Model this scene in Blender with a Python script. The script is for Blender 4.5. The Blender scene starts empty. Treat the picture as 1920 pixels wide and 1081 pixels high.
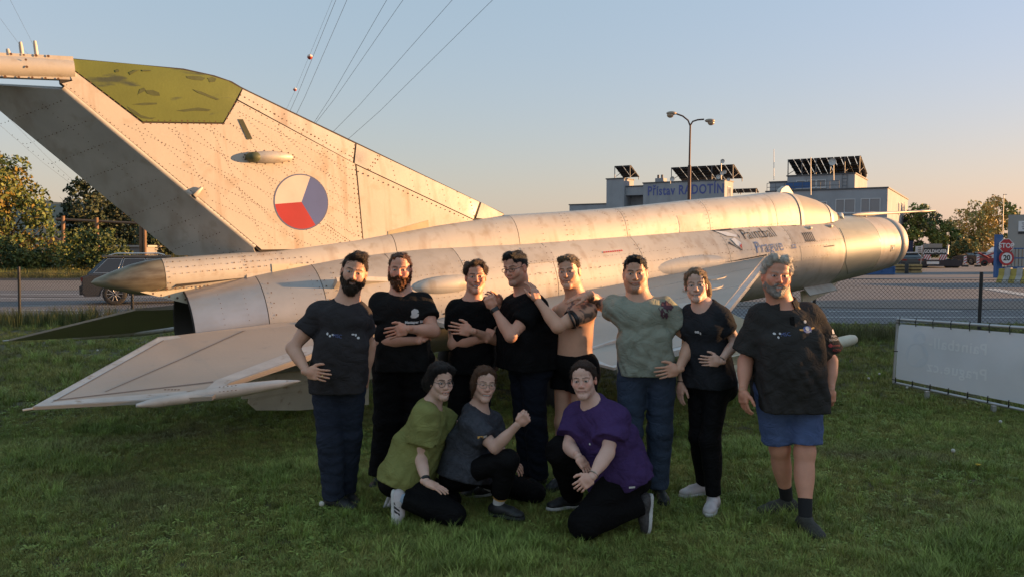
import bpy, bmesh, math, random, time
import numpy as np
from mathutils import Vector, Matrix, geometry
from mathutils.bvhtree import BVHTree
T0 = time.time()
random.seed(7); RNG = np.random.default_rng(7)
scene = bpy.context.scene
COL = scene.collection

# ------------------------------------------------------------------ camera, sky, sun, exposure
FPX, YH, CAMH = 1500.0, 462.0, 1.75
PITCH = math.atan((540.5 - YH) / FPX)
cam = bpy.data.cameras.new("camera"); cam.sensor_width = 36.0; cam.lens = FPX / 1920 * 36
cam.clip_end = 3000; cam.clip_start = .05
camo = bpy.data.objects.new("camera", cam); COL.objects.link(camo)
camo.location = (0, 0, CAMH); camo.rotation_euler = (math.pi / 2 - PITCH, 0, 0)
scene.camera = camo

SUN_EL = math.radians(5.2)
SUN_AZ = math.radians(80.0)             # clockwise from +Y
TO_SUN = Vector((math.sin(SUN_AZ) * math.cos(SUN_EL), math.cos(SUN_AZ) * math.cos(SUN_EL), math.sin(SUN_EL)))
w = bpy.data.worlds.new("World"); scene.world = w; w.use_nodes = True
nt = w.node_tree; bg = nt.nodes["Background"]
sky = nt.nodes.new("ShaderNodeTexSky"); sky.sky_type = 'NISHITA'; sky.sun_disc = False
sky.sun_elevation = SUN_EL; sky.sun_rotation = SUN_AZ
sky.altitude = 200; sky.air_density = 1.6; sky.dust_density = 0.4; sky.ozone_density = 2.0
# the evening's thin even haze: the whole sky a little warmer and paler
tint = nt.nodes.new("ShaderNodeMix"); tint.data_type = 'RGBA'; tint.blend_type = 'MULTIPLY'; tint.inputs[0].default_value = 1; tint.inputs[7].default_value = (.314, .21, .405, 1)
veil = nt.nodes.new("ShaderNodeMix"); veil.data_type = 'RGBA'; veil.blend_type = 'ADD'; veil.inputs[0].default_value = 1; veil.inputs[7].default_value = (.48, .75, .74, 1)
nt.links.new(sky.outputs[0], tint.inputs[6]); nt.links.new(tint.outputs[2], veil.inputs[6]); nt.links.new(veil.outputs[2], bg.inputs[0]); bg.inputs[1].default_value = 0.15
sl = bpy.data.lights.new("sun", 'SUN'); sl.energy = 3.8; sl.angle = math.radians(0.6); sl.color = (1.0, .54, .22)
so = bpy.data.objects.new("sun", sl); COL.objects.link(so); so.location = (60, 5, 40)
so.rotation_euler = TO_SUN.to_track_quat('Z', 'Y').to_euler()
vs = scene.view_settings; vs.view_transform = 'Standard'; vs.look = 'None'; vs.exposure = 1.74; vs.gamma = 1; vs.use_curve_mapping = False
scene.cycles.max_bounces = 6; scene.cycles.diffuse_bounces = 3; scene.cycles.glossy_bounces = 3
scene.cycles.transparent_max_bounces = 8
scene.cycles.use_denoising = True

# ------------------------------------------------------------------ pixel -> world helpers (pinhole of the camera above)
CT, ST = math.cos(PITCH), math.sin(PITCH)
def ray(px, py):
    x = (px - 960) / FPX; v = (py - 540.5) / FPX
    return np.array([x, CT - ST * v, -ST - CT * v])
C0 = np.array([0, 0, CAMH])
def W(px, py, Y):
    d = ray(px, py); return C0 + d * (Y / d[1])
def XZ(px, z, Y):
    """point at depth Y, height z, in the column px"""
    dep = Y * CT - (z - CAMH) * ST
    return np.array([(px - 960) / FPX * dep, Y, z])
GROUND_DROP = .2
def gz(y, x=0):
    t = min(max((y - 5.7) / 2.6, 0), 1); return -GROUND_DROP * t * t * (3 - 2 * t)
def G(px, py):
    """point on the ground seen at a pixel (the field drops a little behind the group)"""
    d = ray(px, py); z = 0
    for _ in range(6):
        p = C0 + d * ((z - CAMH) / d[2]); z = gz(p[1])
    return p

# ------------------------------------------------------------------ objects
def nrm(v):
    v = np.asarray(v, float); return v / (np.linalg.norm(v) + 1e-12)
def link(o, parent=None):
    COL.objects.link(o)
    if parent is not None: o.parent = parent
    return o
def tag(o, label=None, cat=None, group=None, kind=None):
    if label: o['label'] = label
    if cat: o['category'] = cat
    if group: o['group'] = group
    if kind: o['kind'] = kind
    return o
def empty(name, loc=(0, 0, 0), label=None, cat=None, group=None, rz=0):
    o = bpy.data.objects.new(name, None); o.location = loc; o.rotation_euler = (0, 0, rz); o.empty_display_size = .2
    return tag(link(o), label, cat, group)
def meshdata(name, V, Fs, mat=None, smooth=False, col=None):
    V = np.asarray(V, np.float32)
    me = bpy.data.meshes.new(name)
    if isinstance(Fs, np.ndarray):
        n, k = Fs.shape
        me.vertices.add(len(V)); me.vertices.foreach_set('co', V.ravel())
        me.loops.add(n * k); me.loops.foreach_set('vertex_index', Fs.astype(np.int32).ravel())
        me.polygons.add(n); me.polygons.foreach_set('loop_start', np.arange(0, n * k, k, dtype=np.int32))
        me.polygons.foreach_set('loop_total', np.full(n, k, np.int32))
        me.update(calc_edges=True); me.validate()
    else:
        me.from_pydata([tuple(map(float, v)) for v in V], [], [tuple(f) for f in Fs]); me.update()
    for m in (mat if isinstance(mat, (list, tuple)) else [mat]):
        if m: me.materials.append(m)
    if smooth: me.polygons.foreach_set('use_smooth', np.ones(len(me.polygons), bool))
    if col is not None:
        a = me.color_attributes.new('Col', 'FLOAT_COLOR', 'POINT')
        c = np.ones((len(V), 4), np.float32); c[:, :3] = col; a.data.foreach_set('color', c.ravel())
    return me
def mk(name, V, Fs, mat=None, parent=None, smooth=False, col=None, **tags):
    o = bpy.data.objects.new(name, meshdata(name, V, Fs, mat, smooth, col))
    link(o, parent); tag(o, **tags); return o

class MB:
    """collects simple solids into one mesh"""
    def __init__(s): s.V = []; s.F = []; s.M = []; s.S = []; s.mi = 0
    def add(s, V, F, smooth=False):
        b = len(s.V); s.V += [tuple(map(float, v)) for v in V]; s.F += [tuple(i + b for i in f) for f in F]
        s.M += [s.mi] * len(F); s.S += [smooth] * len(F); return s
    def box(s, c, size, R=None):
        h = np.array(size) / 2; P = np.array([[x, y, z] for x in (-1, 1) for y in (-1, 1) for z in (-1, 1)]) * h
        if R is not None: P = P @ np.asarray(R)          # rows of R: local axes
        return s.add(P + np.array(c), [(0, 1, 3, 2), (4, 6, 7, 5), (0, 4, 5, 1), (2, 3, 7, 6), (0, 2, 6, 4), (1, 5, 7, 3)])
    def tube(s, a, b, ra, rb=None, n=8, cap=True, smooth=True):
        a = np.array(a, float); b = np.array(b, float); rb = ra if rb is None else rb
        d = nrm(b - a); u = nrm(np.cross(d, [0, 0, 1] if abs(d[2]) < .9 else [1, 0, 0])); v = np.cross(d, u)
        an = np.arange(n) * 2 * math.pi / n; ring = np.outer(np.cos(an), u) + np.outer(np.sin(an), v)
        V = np.vstack([a + ring * ra, b + ring * rb])
        s.add(V, [(i, (i + 1) % n, n + (i + 1) % n, n + i) for i in range(n)], smooth)
        if cap: s.add(V, [tuple(range(n))[::-1], tuple(range(n, 2 * n))])
        return s
    def path(s, pts, r, n=6, closed=False):
        pts = [np.array(p, float) for p in pts]; m = len(pts)
        r = r if hasattr(r, '__len__') else [r] * m
        V = []; u = None
        for i, p in enumerate(pts):
            d = nrm(pts[(i + 1) % m if closed else min(i + 1, m - 1)] - pts[(i - 1) % m if closed else max(i - 1, 0)])
            u = nrm(np.cross(d, [0, 0, 1] if abs(d[2]) < .9 else [1, 0, 0])) if u is None else nrm(u - d * (u @ d))
            v = np.cross(d, u)
            V += [p + r[i] * (math.cos(k * 2 * math.pi / n) * u + math.sin(k * 2 * math.pi / n) * v) for k in range(n)]
        F = [(i * n + k, i * n + (k + 1) % n, ((i + 1) % m) * n + (k + 1) % n, ((i + 1) % m) * n + k) for i in range(m if closed else m - 1) for k in range(n)]
        s.add(V, F, True)
        if not closed: s.add(V, [tuple(range(n))[::-1], tuple(range((m - 1) * n, m * n))])
        return s
    def lathe(s, prof, o=(0, 0, 0), ax=(0, 0, 1), n=24, smooth=True, u=None):
        o = np.array(o, float); ax = nrm(ax); u = nrm(np.cross(ax, [0, 0, 1] if abs(ax[2]) < .9 else [1, 0, 0])) if u is None else u; v = np.cross(ax, u)
        an = np.arange(n) * 2 * math.pi / n; ring = np.outer(np.cos(an), u) + np.outer(np.sin(an), v)
        V = np.vstack([o + ax * h + ring * max(r, 1e-4) for h, r in prof])
        return s.add(V, [(i * n + k, i * n + (k + 1) % n, (i + 1) * n + (k + 1) % n, (i + 1) * n + k) for i in range(len(prof) - 1) for k in range(n)], smooth)
    def sphere(s, c, r, n=10, m=7):
        r = np.array(r if hasattr(r, '__len__') else (r, r, r))
        V = [np.array(c) + r * np.array([math.sin(math.pi * j / m) * math.cos(2 * math.pi * i / n), math.sin(math.pi * j / m) * math.sin(2 * math.pi * i / n), math.cos(math.pi * j / m)]) for j in range(m + 1) for i in range(n)]
        return s.add(V, [(j * n + i, (j + 1) * n + i, (j + 1) * n + (i + 1) % n, j * n + (i + 1) % n) for j in range(m) for i in range(n)], True)
    def prism(s, poly, d):
        """3-D polygon extruded by vector d"""
        P = np.array(poly, float); n = len(P)
        return s.add(np.vstack([P, P + np.array(d)]), [tuple(range(n))[::-1], tuple(range(n, 2 * n))] + [(i, (i + 1) % n, n + (i + 1) % n, n + i) for i in range(n)])
    def build(s, name, mat, parent=None, off=None, **tags):
        V = np.array(s.V, float)
        if off is not None: V = V - np.array(off)
        me = bpy.data.meshes.new(name); me.from_pydata([tuple(v) for v in V], [], s.F); me.update()
        for m in (mat if isinstance(mat, (list, tuple)) else [mat]): me.materials.append(m)
        me.polygons.foreach_set('material_index', s.M); me.polygons.foreach_set('use_smooth', s.S)
        bm = bmesh.new(); bm.from_mesh(me); bmesh.ops.recalc_face_normals(bm, faces=bm.faces); bm.to_mesh(me); bm.free()
        o = bpy.data.objects.new(name, me); link(o, parent); tag(o, **tags); return o

# ------------------------------------------------------------------ materials
MATS = {}
def mat(name, color, rough=.6, metal=0., var=0., vscale=4., bump=0., bscale=60., detail=4, color2=None, spots=None, attr=False, rnd=0., sss=0., spec=None, streak=None, coat=0., emit=None, wrinkle=0):
    if name in MATS: return MATS[name]
    m = bpy.data.materials.new(name); m.use_nodes = True; n = m.node_tree; N = n.nodes; L = n.links
    b = N["Principled BSDF"]; b.inputs['Roughness'].default_value = rough; b.inputs['Metallic'].default_value = metal
    if spec is not None: b.inputs['Specular IOR Level'].default_value = spec
    if coat: b.inputs['Coat Weight'].default_value = coat
    b.inputs['Base Color'].default_value = (*color, 1)
    tc = N.new('ShaderNodeTexCoord'); co = tc.outputs['Object']
    src = None
    if attr:
        a = N.new('ShaderNodeAttribute'); a.attribute_name = 'Col'; src = a.outputs['Color']
    def mixc(fac, A, B, mode='MIX'):
        x = N.new('ShaderNodeMix'); x.data_type = 'RGBA'; x.blend_type = mode
        for sock, val in ((x.inputs[0], fac), (x.inputs[6], A), (x.inputs[7], B)):
            if hasattr(val, 'is_output'): L.new(val, sock)
            elif hasattr(val, '__len__'): sock.default_value = (*val, 1)
            else: sock.default_value = val
        return x.outputs[2]
    def noise(sc, det=detail, vec=None, dist=0):
        t = N.new('ShaderNodeTexNoise'); t.inputs['Scale'].default_value = sc; t.inputs['Detail'].default_value = det; t.inputs['Distortion'].default_value = dist
        L.new(vec if vec is not None else co, t.inputs['Vector']); return t.outputs['Fac']
    def ramp(f, a, bb):
        r = N.new('ShaderNodeMapRange'); r.inputs[1].default_value = a; r.inputs[2].default_value = bb; L.new(f, r.inputs[0]); return r.outputs[0]
    if var or color2:
        c2 = color2 if color2 else tuple(max(0, c * (1 - var)) for c in color)
        f = ramp(noise(vscale), .3, .7)
        base = src if src is not None else color
        if src is not None and not color2:
            src = mixc(f, base, mixc(1.0, src, (1 - var,) * 3, 'MULTIPLY'))
        else: src = mixc(f, base, c2)
    if streak:   # (colour, scale xyz, low, high, strength)
        mp = N.new('ShaderNodeMapping'); mp.inputs['Scale'].default_value = streak[1]; L.new(co, mp.inputs['Vector'])
        f = ramp(noise(1.0, 5, mp.outputs[0]), streak[2], streak[3])
        mm = N.new('ShaderNodeMath'); mm.operation = 'MULTIPLY'; mm.inputs[1].default_value = streak[4]; L.new(f, mm.inputs[0])
        src = mixc(mm.outputs[0], src if src is not None else color, streak[0])
    if spots:    # (colour, scale, low, high)
        f = ramp(noise(spots[1], 6), spots[2], spots[3])
        src = mixc(f, src if src is not None else color, spots[0])
    if rnd:
        oi = N.new('ShaderNodeObjectInfo'); r = N.new('ShaderNodeMapRange'); r.inputs[3].default_value = 1 - rnd; r.inputs[4].default_value = 1 + rnd
        L.new(oi.outputs['Random'], r.inputs[0]); cx = N.new('ShaderNodeCombineXYZ')
        for i in range(3): L.new(r.outputs[0], cx.inputs[i])
        src = mixc(1.0, src if src is not None else color, cx.outputs[0], 'MULTIPLY')
    if src is not None: L.new(src, b.inputs['Base Color'])
    if bump:
        bp = N.new('ShaderNodeBump'); bp.inputs['Strength'].default_value = bump; bp.inputs['Distance'].default_value = .02
        L.new(noise(bscale, 5), bp.inputs['Height']); L.new(bp.outputs[0], b.inputs['Normal'])
        if wrinkle:      # creases: ridged, stretched noise
            mp = N.new('ShaderNodeMapping'); mp.inputs['Scale'].default_value = (7, 7, 10); mp.inputs['Rotation'].default_value = (.5, .6, .3); L.new(co, mp.inputs['Vector'])
            f = noise(1.0, 3, mp.outputs[0], 1.6); a1 = N.new('ShaderNodeMath'); a1.operation = 'SUBTRACT'; a1.inputs[1].default_value = .5; L.new(f, a1.inputs[0]); a2 = N.new('ShaderNodeMath'); a2.operation = 'ABSOLUTE'; L.new(a1.outputs[0], a2.inputs[0]); a3 = N.new('ShaderNodeMath'); a3.operation = 'POWER'; a3.inputs[1].default_value = .6; L.new(a2.outputs[0], a3.inputs[0])
            b2 = N.new('ShaderNodeBump'); b2.inputs['Strength'].default_value = wrinkle; b2.inputs['Distance'].default_value = .035; L.new(a3.outputs[0], b2.inputs['Height']); L.new(bp.outputs[0], b2.inputs['Normal']); L.new(b2.outputs[0], b.inputs['Normal'])
    if sss:
        b.inputs['Subsurface Weight'].default_value = sss; b.inputs['Subsurface Radius'].default_value = (.012, .004, .002); b.inputs['Subsurface Scale'].default_value = 1
    if emit: b.inputs['Emission Color'].default_value = (*emit[0], 1); b.inputs['Emission Strength'].default_value = emit[1]
    m.diffuse_color = (*color, 1)
    MATS[name] = m; return m

def text_mesh(txt, size=1.0, spacing=1.0, bold=0.0):
    cu = bpy.data.curves.new('t', 'FONT'); cu.body = txt; cu.size = size; cu.space_character = spacing; cu.align_x = 'CENTER'; cu.align_y = 'CENTER'
    cu.offset = bold; cu.resolution_u = 3
    o = bpy.data.objects.new('t', cu); COL.objects.link(o)
    dg = bpy.context.evaluated_depsgraph_get(); me = bpy.data.meshes.new_from_object(o.evaluated_get(dg))
    V = [tuple(v.co)[:2] for v in me.vertices]; F = [tuple(p.vertices) for p in me.polygons]
    bpy.data.objects.remove(o); bpy.data.curves.remove(cu); bpy.data.meshes.remove(me)
    return V, F
def flat(name, V2, F, origin, right, up, mat_, parent=None, off=None, lift=0.004, **tags):
    """flat lettering / print on a plane (origin, right, up)"""
    r = nrm(right); u = nrm(up); n = np.cross(r, u)
    P = np.array([np.array(origin) + r * a + u * b + n * lift for a, b in V2])
    if off is not None: P = P - np.array(off)
    return mk(name, P, F, mat_, parent, **tags)
def disc2(r=1, n=24, cx=0, cy=0, ry=None):
    ry = ry or r
    return [(cx + r * math.cos(2 * math.pi * i / n), cy + ry * math.sin(2 * math.pi * i / n)) for i in range(n)], [tuple(range(n))]
# ================================================================== THE JET ON DISPLAY
PK = 1.08
PF = np.array([.82678882, .55795288, .07147612]); PS = np.array([.56068665, -.82765469, -.02486344]); PU = np.array([-.04528492, -.06063253, .99713237])
PO = (np.array([6.60985833, 14.18373903, 1.86826154]) - [0, 0, 1.8]) * PK + [0, 0, CAMH]
def m2w(q): return PO + PK * (-PF * q[0] + PS * q[1] + PU * q[2])      # model (s aft, y starboard, z up) -> world
def onp(px, py, p0, n):
    """where the sight line through a pixel meets a plane of the aircraft (model coordinates)"""
    nw = -PF * n[0] + PS * n[1] + PU * n[2]; pw = m2w(p0); d = ray(px, py)
    w_ = C0 + d * (((pw - C0) @ nw) / (d @ nw)) - PO
    return np.array([-(w_ @ PF), w_ @ PS, w_ @ PU]) / PK
def ony(px, py, y=0.): return onp(px, py, (0, y, 0), (0, 1, 0))
def lo(q): q = np.asarray(q, float); return q * np.array([-1, -1, 1])

jet = empty('jet_fighter', label="weathered bare-metal jet fighter standing on the grass behind the group", cat="aircraft")
Mw = Matrix.Identity(4)
for i in range(3):
    Mw[i][0] = PF[i] * PK; Mw[i][1] = -PS[i] * PK; Mw[i][2] = PU[i] * PK; Mw[i][3] = PO[i]
jet.matrix_world = Mw

RUST = (.16, .07, .025)
ALU = mat('bare_aluminium', (.57, .525, .46), .55, .18, .14, 2.2, .05, 30, streak=((.26, .15, .08), (7, 7, .8), .54, .76, .46), spots=((.40, .33, .25), 7, .58, .78))
ALU2 = mat('bare_aluminium_worn', (.50, .46, .41), .55, .16, .20, 3, .06, 24, streak=((.24, .17, .11), (6, 6, 1.2), .50, .76, .5), spots=((.36, .31, .25), 8, .56, .78))
STEEL = mat('heat_stained_steel', (.50, .49, .50), .33, .65, .25, 2.5, .04, 30, streak=((.40, .30, .2), (3, 6, 6), .5, .8, .5))
STEEL2 = mat('dull_steel', (.46, .44, .42), .45, .5, .2, 3, .04, 30)
WINGM = mat('oxidised_wing_skin', (.47, .40, .335), .55, .15, .18, 1.1, .06, 40, streak=((.40, .36, .34), (1.5, 14, 6), .48, .8, .45), spots=((.35, .31, .28), 9, .62, .8))
LEADM = mat('pale_leading_edge', (.58, .56, .53), .5, .15, .25, 6, .08, 30, spots=((.30, .22, .15), 14, .6, .75))
CORE = mat('seam_dark', (.035, .028, .022), .8)
RIV = mat('rivet_rust', (.11, .055, .03), .7)
FINGREEN = mat('green_fin_tip', (.135, .165, .028), .6, 0, .22, 2.5, .05, 40, streak=((.035, .05, .035), (2.5, 2.5, 9), .62, .70, .9))
CREAM = mat('cream_paint', (.66, .60, .46), .5, 0, .2, 4, .05, 40, spots=((.35, .25, .15), 16, .62, .78))
RUBBER = mat('rubber', (.02, .02, .02), .8, bump=.1)
WHEELG = mat('wheel_green', (.09, .13, .09), .6, 0, .3, 6)
GREYG = mat('grey_green_paint', (.42, .41, .33), .42, .1, .25, 2.5, .05, 20, streak=((.30, .30, .26), (.8, 8, 8), .45, .75, .7))
GLASSP = mat('clouded_canopy', (.40, .36, .30), .55, .0, .2, 3)

RV = []
def row(surf, a, b, sp=.055, r=.0062, jit=.003):
    a = np.array(a, float); b = np.array(b, float)
    n = max(1, int(np.linalg.norm(np.array(surf(*b, 0)) - np.array(surf(*a, 0))) / sp))
    for i in range(n + 1):
        u, v = a + (b - a) * i / n
        p = np.array(surf(u, v, .0055)); e = 1e-3
        nn = nrm(np.array(surf(u, v, .02)) - np.array(surf(u, v, 0)))
        RV.append((p + RNG.normal(0, jit * .4, 3) * [1, 0, 1], nn, r * RNG.uniform(.75, 1.3)))
def rowpath(surf, pts, **k):
    for a, b in zip(pts[:-1], pts[1:]): row(surf, a, b, **k)

def skin(name, poly, surf, m, th=.004, step=.14, parent=jet, **tags):
    """a sheet-metal panel: polygon in the (u, v) of a surface, lifted th off it, with turned-down edges"""
    poly = [tuple(map(float, p)) for p in poly]; n = len(poly)
    bp = []                                            # subdivided boundary
    for i in range(n):
        a = np.array(poly[i]); b = np.array(poly[(i + 1) % n]); k = max(1, int(np.linalg.norm(b - a) / step))
        bp += [tuple(a + (b - a) * j / k) for j in range(k)]
    arr = np.array(bp); lo_, hi = arr.min(0), arr.max(0); pts = list(bp)
    for x in np.arange(lo_[0] + step / 2, hi[0], step):
        for y in np.arange(lo_[1] + step / 2, hi[1], step): pts.append((x, y))
    nb = len(bp)
    V2, E_, F_, ov, oe, of = geometry.delaunay_2d_cdt([Vector(p) for p in pts], [(i, (i + 1) % nb) for i in range(nb)], [], 1, 1e-5)
    V = [surf(p[0], p[1], th) for p in V2]; Fs = [tuple(f) for f in F_]; b0 = len(V)
    V += [surf(p[0], p[1], -.002) for p in bp]
    inv = {}
    for i, o_ in enumerate(ov):
        for j in o_: inv[j] = i
    for i in range(nb):
        j = (i + 1) % nb
        if i in inv and j in inv: Fs.append((inv[i], inv[j], b0 + j, b0 + i))
    o = mk(name, [lo(v) for v in V], Fs, m, parent, True, **tags)
    fixn(o); o.data.set_sharp_from_angle(angle=math.radians(40)); return o
def fixn(o):
    bm = bmesh.new(); bm.from_mesh(o.data); bmesh.ops.recalc_face_normals(bm, faces=bm.faces); bm.to_mesh(o.data); bm.free()
def plate3(name, pts, n, th, m, parent=jet, tht=None, **tags):
    """a tapering plate: 3-D polygon in model space, thickness th[i] per corner along n"""
    P = np.array(pts, float); n = nrm(n); t = np.array(th if hasattr(th, '__len__') else [th] * len(P))[:, None] / 2
    A = P + n * t; B = P - n * t; k = len(P)
    V = [lo(v) for v in np.vstack([A, B])]
    Fs = [tuple(range(k)), tuple(range(k, 2 * k))[::-1]] + [(i, i + k, (i + 1) % k + k, (i + 1) % k) for i in range(k)]
    o = mk(name, V, Fs, m, parent, **tags); fixn(o); return o
def jb(mb, name, m, parent=jet, **tags):
    o = mb.build(name, m, None, **tags); o.data.transform(Matrix.Diagonal((-1, -1, 1, 1))); o.parent = parent; return o

# ---- fuselage rings
FS = np.array([0, .12, .3, .95, 1.6, 2.2, 3, 4, 9.3, 10.2, 11, 11.78]); FR = np.array([.430, .452, .468, .515, .55, .575, .60, .615, .615, .585, .53, .455]); FZ = np.array([0, 0, 0, 0, 0, 0, 0, 0, 0, -.015, -.04, -.075])
def fr(s): return np.interp(s, FS, FR)
def fz(s): return np.interp(s, FS, FZ)
def fsurf(s, th, off):
    r = fr(s) + off; return (s, r * math.cos(th), fz(s) + r * math.sin(th))
def ringloft(name, s0, s1, m, off=0., n=56, ns=None, cap=False, **tags):
    ns = ns or max(2, int((s1 - s0) / .25) + 1); ss = np.linspace(s0, s1, ns)
    V = []; 
    for s in ss: V += [lo(fsurf(s, 2 * math.pi * k / n, off)) for k in range(n)]
    if off > -.005:
        V = [lo(fsurf(s0, 2 * math.pi * k / n, -.012)) for k in range(n)] + V + [lo(fsurf(s1, 2 * math.pi * k / n, -.012)) for k in range(n)]; ns += 2
    Fq = np.array([(i * n + k, i * n + (k + 1) % n, (i + 1) * n + (k + 1) % n, (i + 1) * n + k) for i in range(ns - 1) for k in range(n)])
    o = mk(name, V, Fq, m, jet, True, **tags); fixn(o); o.data.set_sharp_from_angle(angle=math.radians(35)); return o
ringloft('fuselage_frame', .3, 11.5, CORE, -.012)
seams = [.30, .98, 2.05, 3.35, 4.75, 6.35, 7.75, 8.95, 9.75, 10.55, 11.12, 11.78]
fm = [ALU2, GREYG, ALU2, ALU, ALU, ALU, ALU, ALU2, ALU2, STEEL2, STEEL]
for a, b, m in zip(seams[:-1], seams[1:], fm): ringloft('fuselage_panel', a + .004, b - .004, m)
for s in seams[3:-2]:
    for d in (-.035, .035): row(fsurf, (s + d, -.9), (s + d, .75), .06)
for s in (4.0, 5.5, 7.1, 8.4): row(fsurf, (s, -.3), (s, .7), .07, .005)
for th in (.34, -.12): row(fsurf, (3.4, th), (9.7, th), .075)
row(fsurf, (1.9, .38), (3.3, .38), .06); row(fsurf, (10.4, -.5), (10.4, 1.0), .06); row(fsurf, (11.05, -.4), (11.05, .9), .1, .008)
# intake lip, duct and cone
MB_ = MB()
lip = MB(); lip.lathe([(.31, .455), (.31, .468), (.1, .452), (.03, .437), (0, .423), (.02, .408), (.12, .398), (1.2, .40), (1.2, .01)], ax=(1, 0, 0), n=56)
jb(lip, 'intake_ring', ALU2)
cone = MB(); cone.lathe([(.9, .3), (.5, .27), (.2, .17), (.02, .06), (-.12, .002)], ax=(1, 0, 0), n=32); jb(cone, 'intake_cone', mat('cone_green', (.12, .14, .05), .5))
# jet pipe
pipe = MB(); pipe.lathe([(11.78, .452), (11.79, .445), (11.78, .432), (11.3, .40), (10.6, .33), (10.6, .01)], o=(0, 0, -.075), ax=(1, 0, 0), n=48)
jb(pipe, 'jet_nozzle', [mat('burnt_nozzle', (.03, .027, .025), .6, .3)])
# nose suction panel and painted patches on the side
skin('side_door', [(.98, .1), (1.05, .34), (1.5, .55), (2.0, .72), (2.03, .3), (2.02, -.3), (1.75, -.75), (1.2, -.6), (1.0, -.3)], fsurf, mat('grey_dielectric', (.34, .34, .29), .52, .0, .3, 1.5, streak=((.22, .24, .22), (.6, 7, 7), .42, .6, .8)), .006)
skin('warning_plate', [(.52, .02), (.66, .02), (.66, -.2), (.52, -.2)], fsurf, mat('plate_grey', (.2, .19, .17), .5), .006)
skin('warning_light', [(.56, -.05), (.61, -.05), (.61, -.13), (.56, -.13)], fsurf, mat('plate_white', (.7, .7, .68), .5), .011)
for a, b, c, d in ((3.25, 3.95, .33, -.05), (2.5, 3.2, .3, -.05), (6.6, 7.6, -.28, -.62), (7.7, 8.1, .95, .55)):
    skin('access_panel', [(a, c), (b, c), (b, d), (a, d)], fsurf, ALU2, .004)
    for th in (c - .04, d + .04): row(fsurf, (a + .04, th), (b - .04, th), .07, .006)
# side bulges and scoops
def blob(name, c, rad, m, ax=None, parent=jet, **t):
    mb = MB(); mb.sphere((0, 0, 0), 1, 20, 12); V = np.array(mb.V) * np.array(rad)
    if ax is not None:
        f = nrm(ax); z = nrm(np.cross(f, [0, 1, 0])) ; y = np.cross(z, f); V = V[:, :1] * f + V[:, 1:2] * y + V[:, 2:] * z
    mb.V = [tuple(v) for v in V + np.array(c)]; return jb(mb, name, m, parent, **t)
blob('gear_bulge', fsurf(5.5, .14, -.085), (.95, .115, .16), ALU)
blob('side_blister', fsurf(9.2, .34, -.03), (.42, .10, .10), ALU)
for s, th in ((10.15, .62), (10.45, .05)):
    q = np.array(fsurf(s, th, 0)); nn = nrm(np.array(fsurf(s, th, 1)) - q)
    m3 = MB(); m3.prism([q + nn * .0 + [-.34, 0, 0], q + nn * .10 + [.12, 0, 0.0], q + nn * .11 + [.30, 0, 0], q - nn * .02 + [.30, 0, 0]], np.cross(nn, [1, 0, 0]) * .05 )
    jb(m3, 'air_scoop', ALU2)

# ---- spine and fairing
zt_px = [(1555, 397), (1543, 391), (1530, 382), (1512, 372), (1480, 363), (1446, 360), (1400, 366), (1300, 374), (1150, 390), (1050, 397), (950, 403)]
ZT = np.array([ony(*p)[[0, 2]] for p in zt_px] + [(9.0, .82), (10., .72), (11.0, .66), (11.9, .64)])
SW = np.array([(1.5, .05), (1.65, .22), (2.0, .33), (2.8, .36), (4, .345), (6, .33), (8, .30), (9, .25), (10, .19), (11, .165), (11.9, .165)])
SB = np.array([(1.5, .50), (2.8, .44), (4, .40), (8.4, .40), (9.5, .42), (11, .44), (12, .40)])
def spsurf(s, t, off):
    """t 0 starboard foot .. 1 port foot"""
    zt = np.interp(s, ZT[:, 0], ZT[:, 1]); wd = np.interp(s, SW[:, 0], SW[:, 1]); zb = np.interp(s, SB[:, 0], SB[:, 1])
    a = math.pi * t; c, sn = math.cos(a), math.sin(a)
    y = math.copysign(abs(c) ** .8, c) * wd; z = zb + (zt - zb) * sn ** .8
    n = nrm([0, c * (zt - zb), sn * wd]) * off
    return (s, y + n[1], z + n[2])
def spine(name, s0, s1, m, off=0., n=26):
    ss = np.linspace(s0, s1, max(3, int((s1 - s0) / .12)))
    V = []; cols = len(ss)
    for k, s in enumerate(ss): V += [lo(spsurf(s, j / n, off)) for j in range(n + 1)]
    V = [lo(spsurf(s0, j / n, off - .015)) for j in range(n + 1)] + V + [lo(spsurf(s1, j / n, off - .015)) for j in range(n + 1)]; cols += 2
    Fq = np.array([(i * (n + 1) + j, i * (n + 1) + j + 1, (i + 1) * (n + 1) + j + 1, (i + 1) * (n + 1) + j) for i in range(cols - 1) for j in range(n)])
    o = mk(name, V, Fq, m, jet, True); o.data.set_sharp_from_angle(angle=math.radians(35)); return o
spine('spine_frame', 1.66, 11.85, CORE, -.012)
for a, b, m in ((3.42, 4.85, ALU), (4.85, 6.38, ALU), (6.38, 8.05, ALU), (8.05, 9.6, ALU)): spine('spine_panel', a + .004, b - .004, m)
spine('spine_panel', 9.604, 11.2, FINM if 'FINM' in globals() else ALU)
spine('windscreen', 1.56, 2.02, GLASSP, .001); spine('canopy', 2.06, 2.80, GLASSP, .002)
for s in (2.04, 2.83): spine('canopy_frame', s - .035, s + .035, ALU, .012)
spine('canopy_rear_panel', 2.87, 3.416, ALU)
for s in (4.85, 6.38, 7.3): 
    for d in (-.04, .04): row(spsurf, (s + d, .02), (s + d, .38), .05)
row(spsurf, (3.0, .04), (9.4, .04), .08)
row(spsurf, (6.6, .28), (6.75, .40), .03, .005)
skin('access_panel', [(4.95, .20), (5.45, .20), (5.45, .05), (4.95, .05)], spsurf, ALU2, .004)
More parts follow.
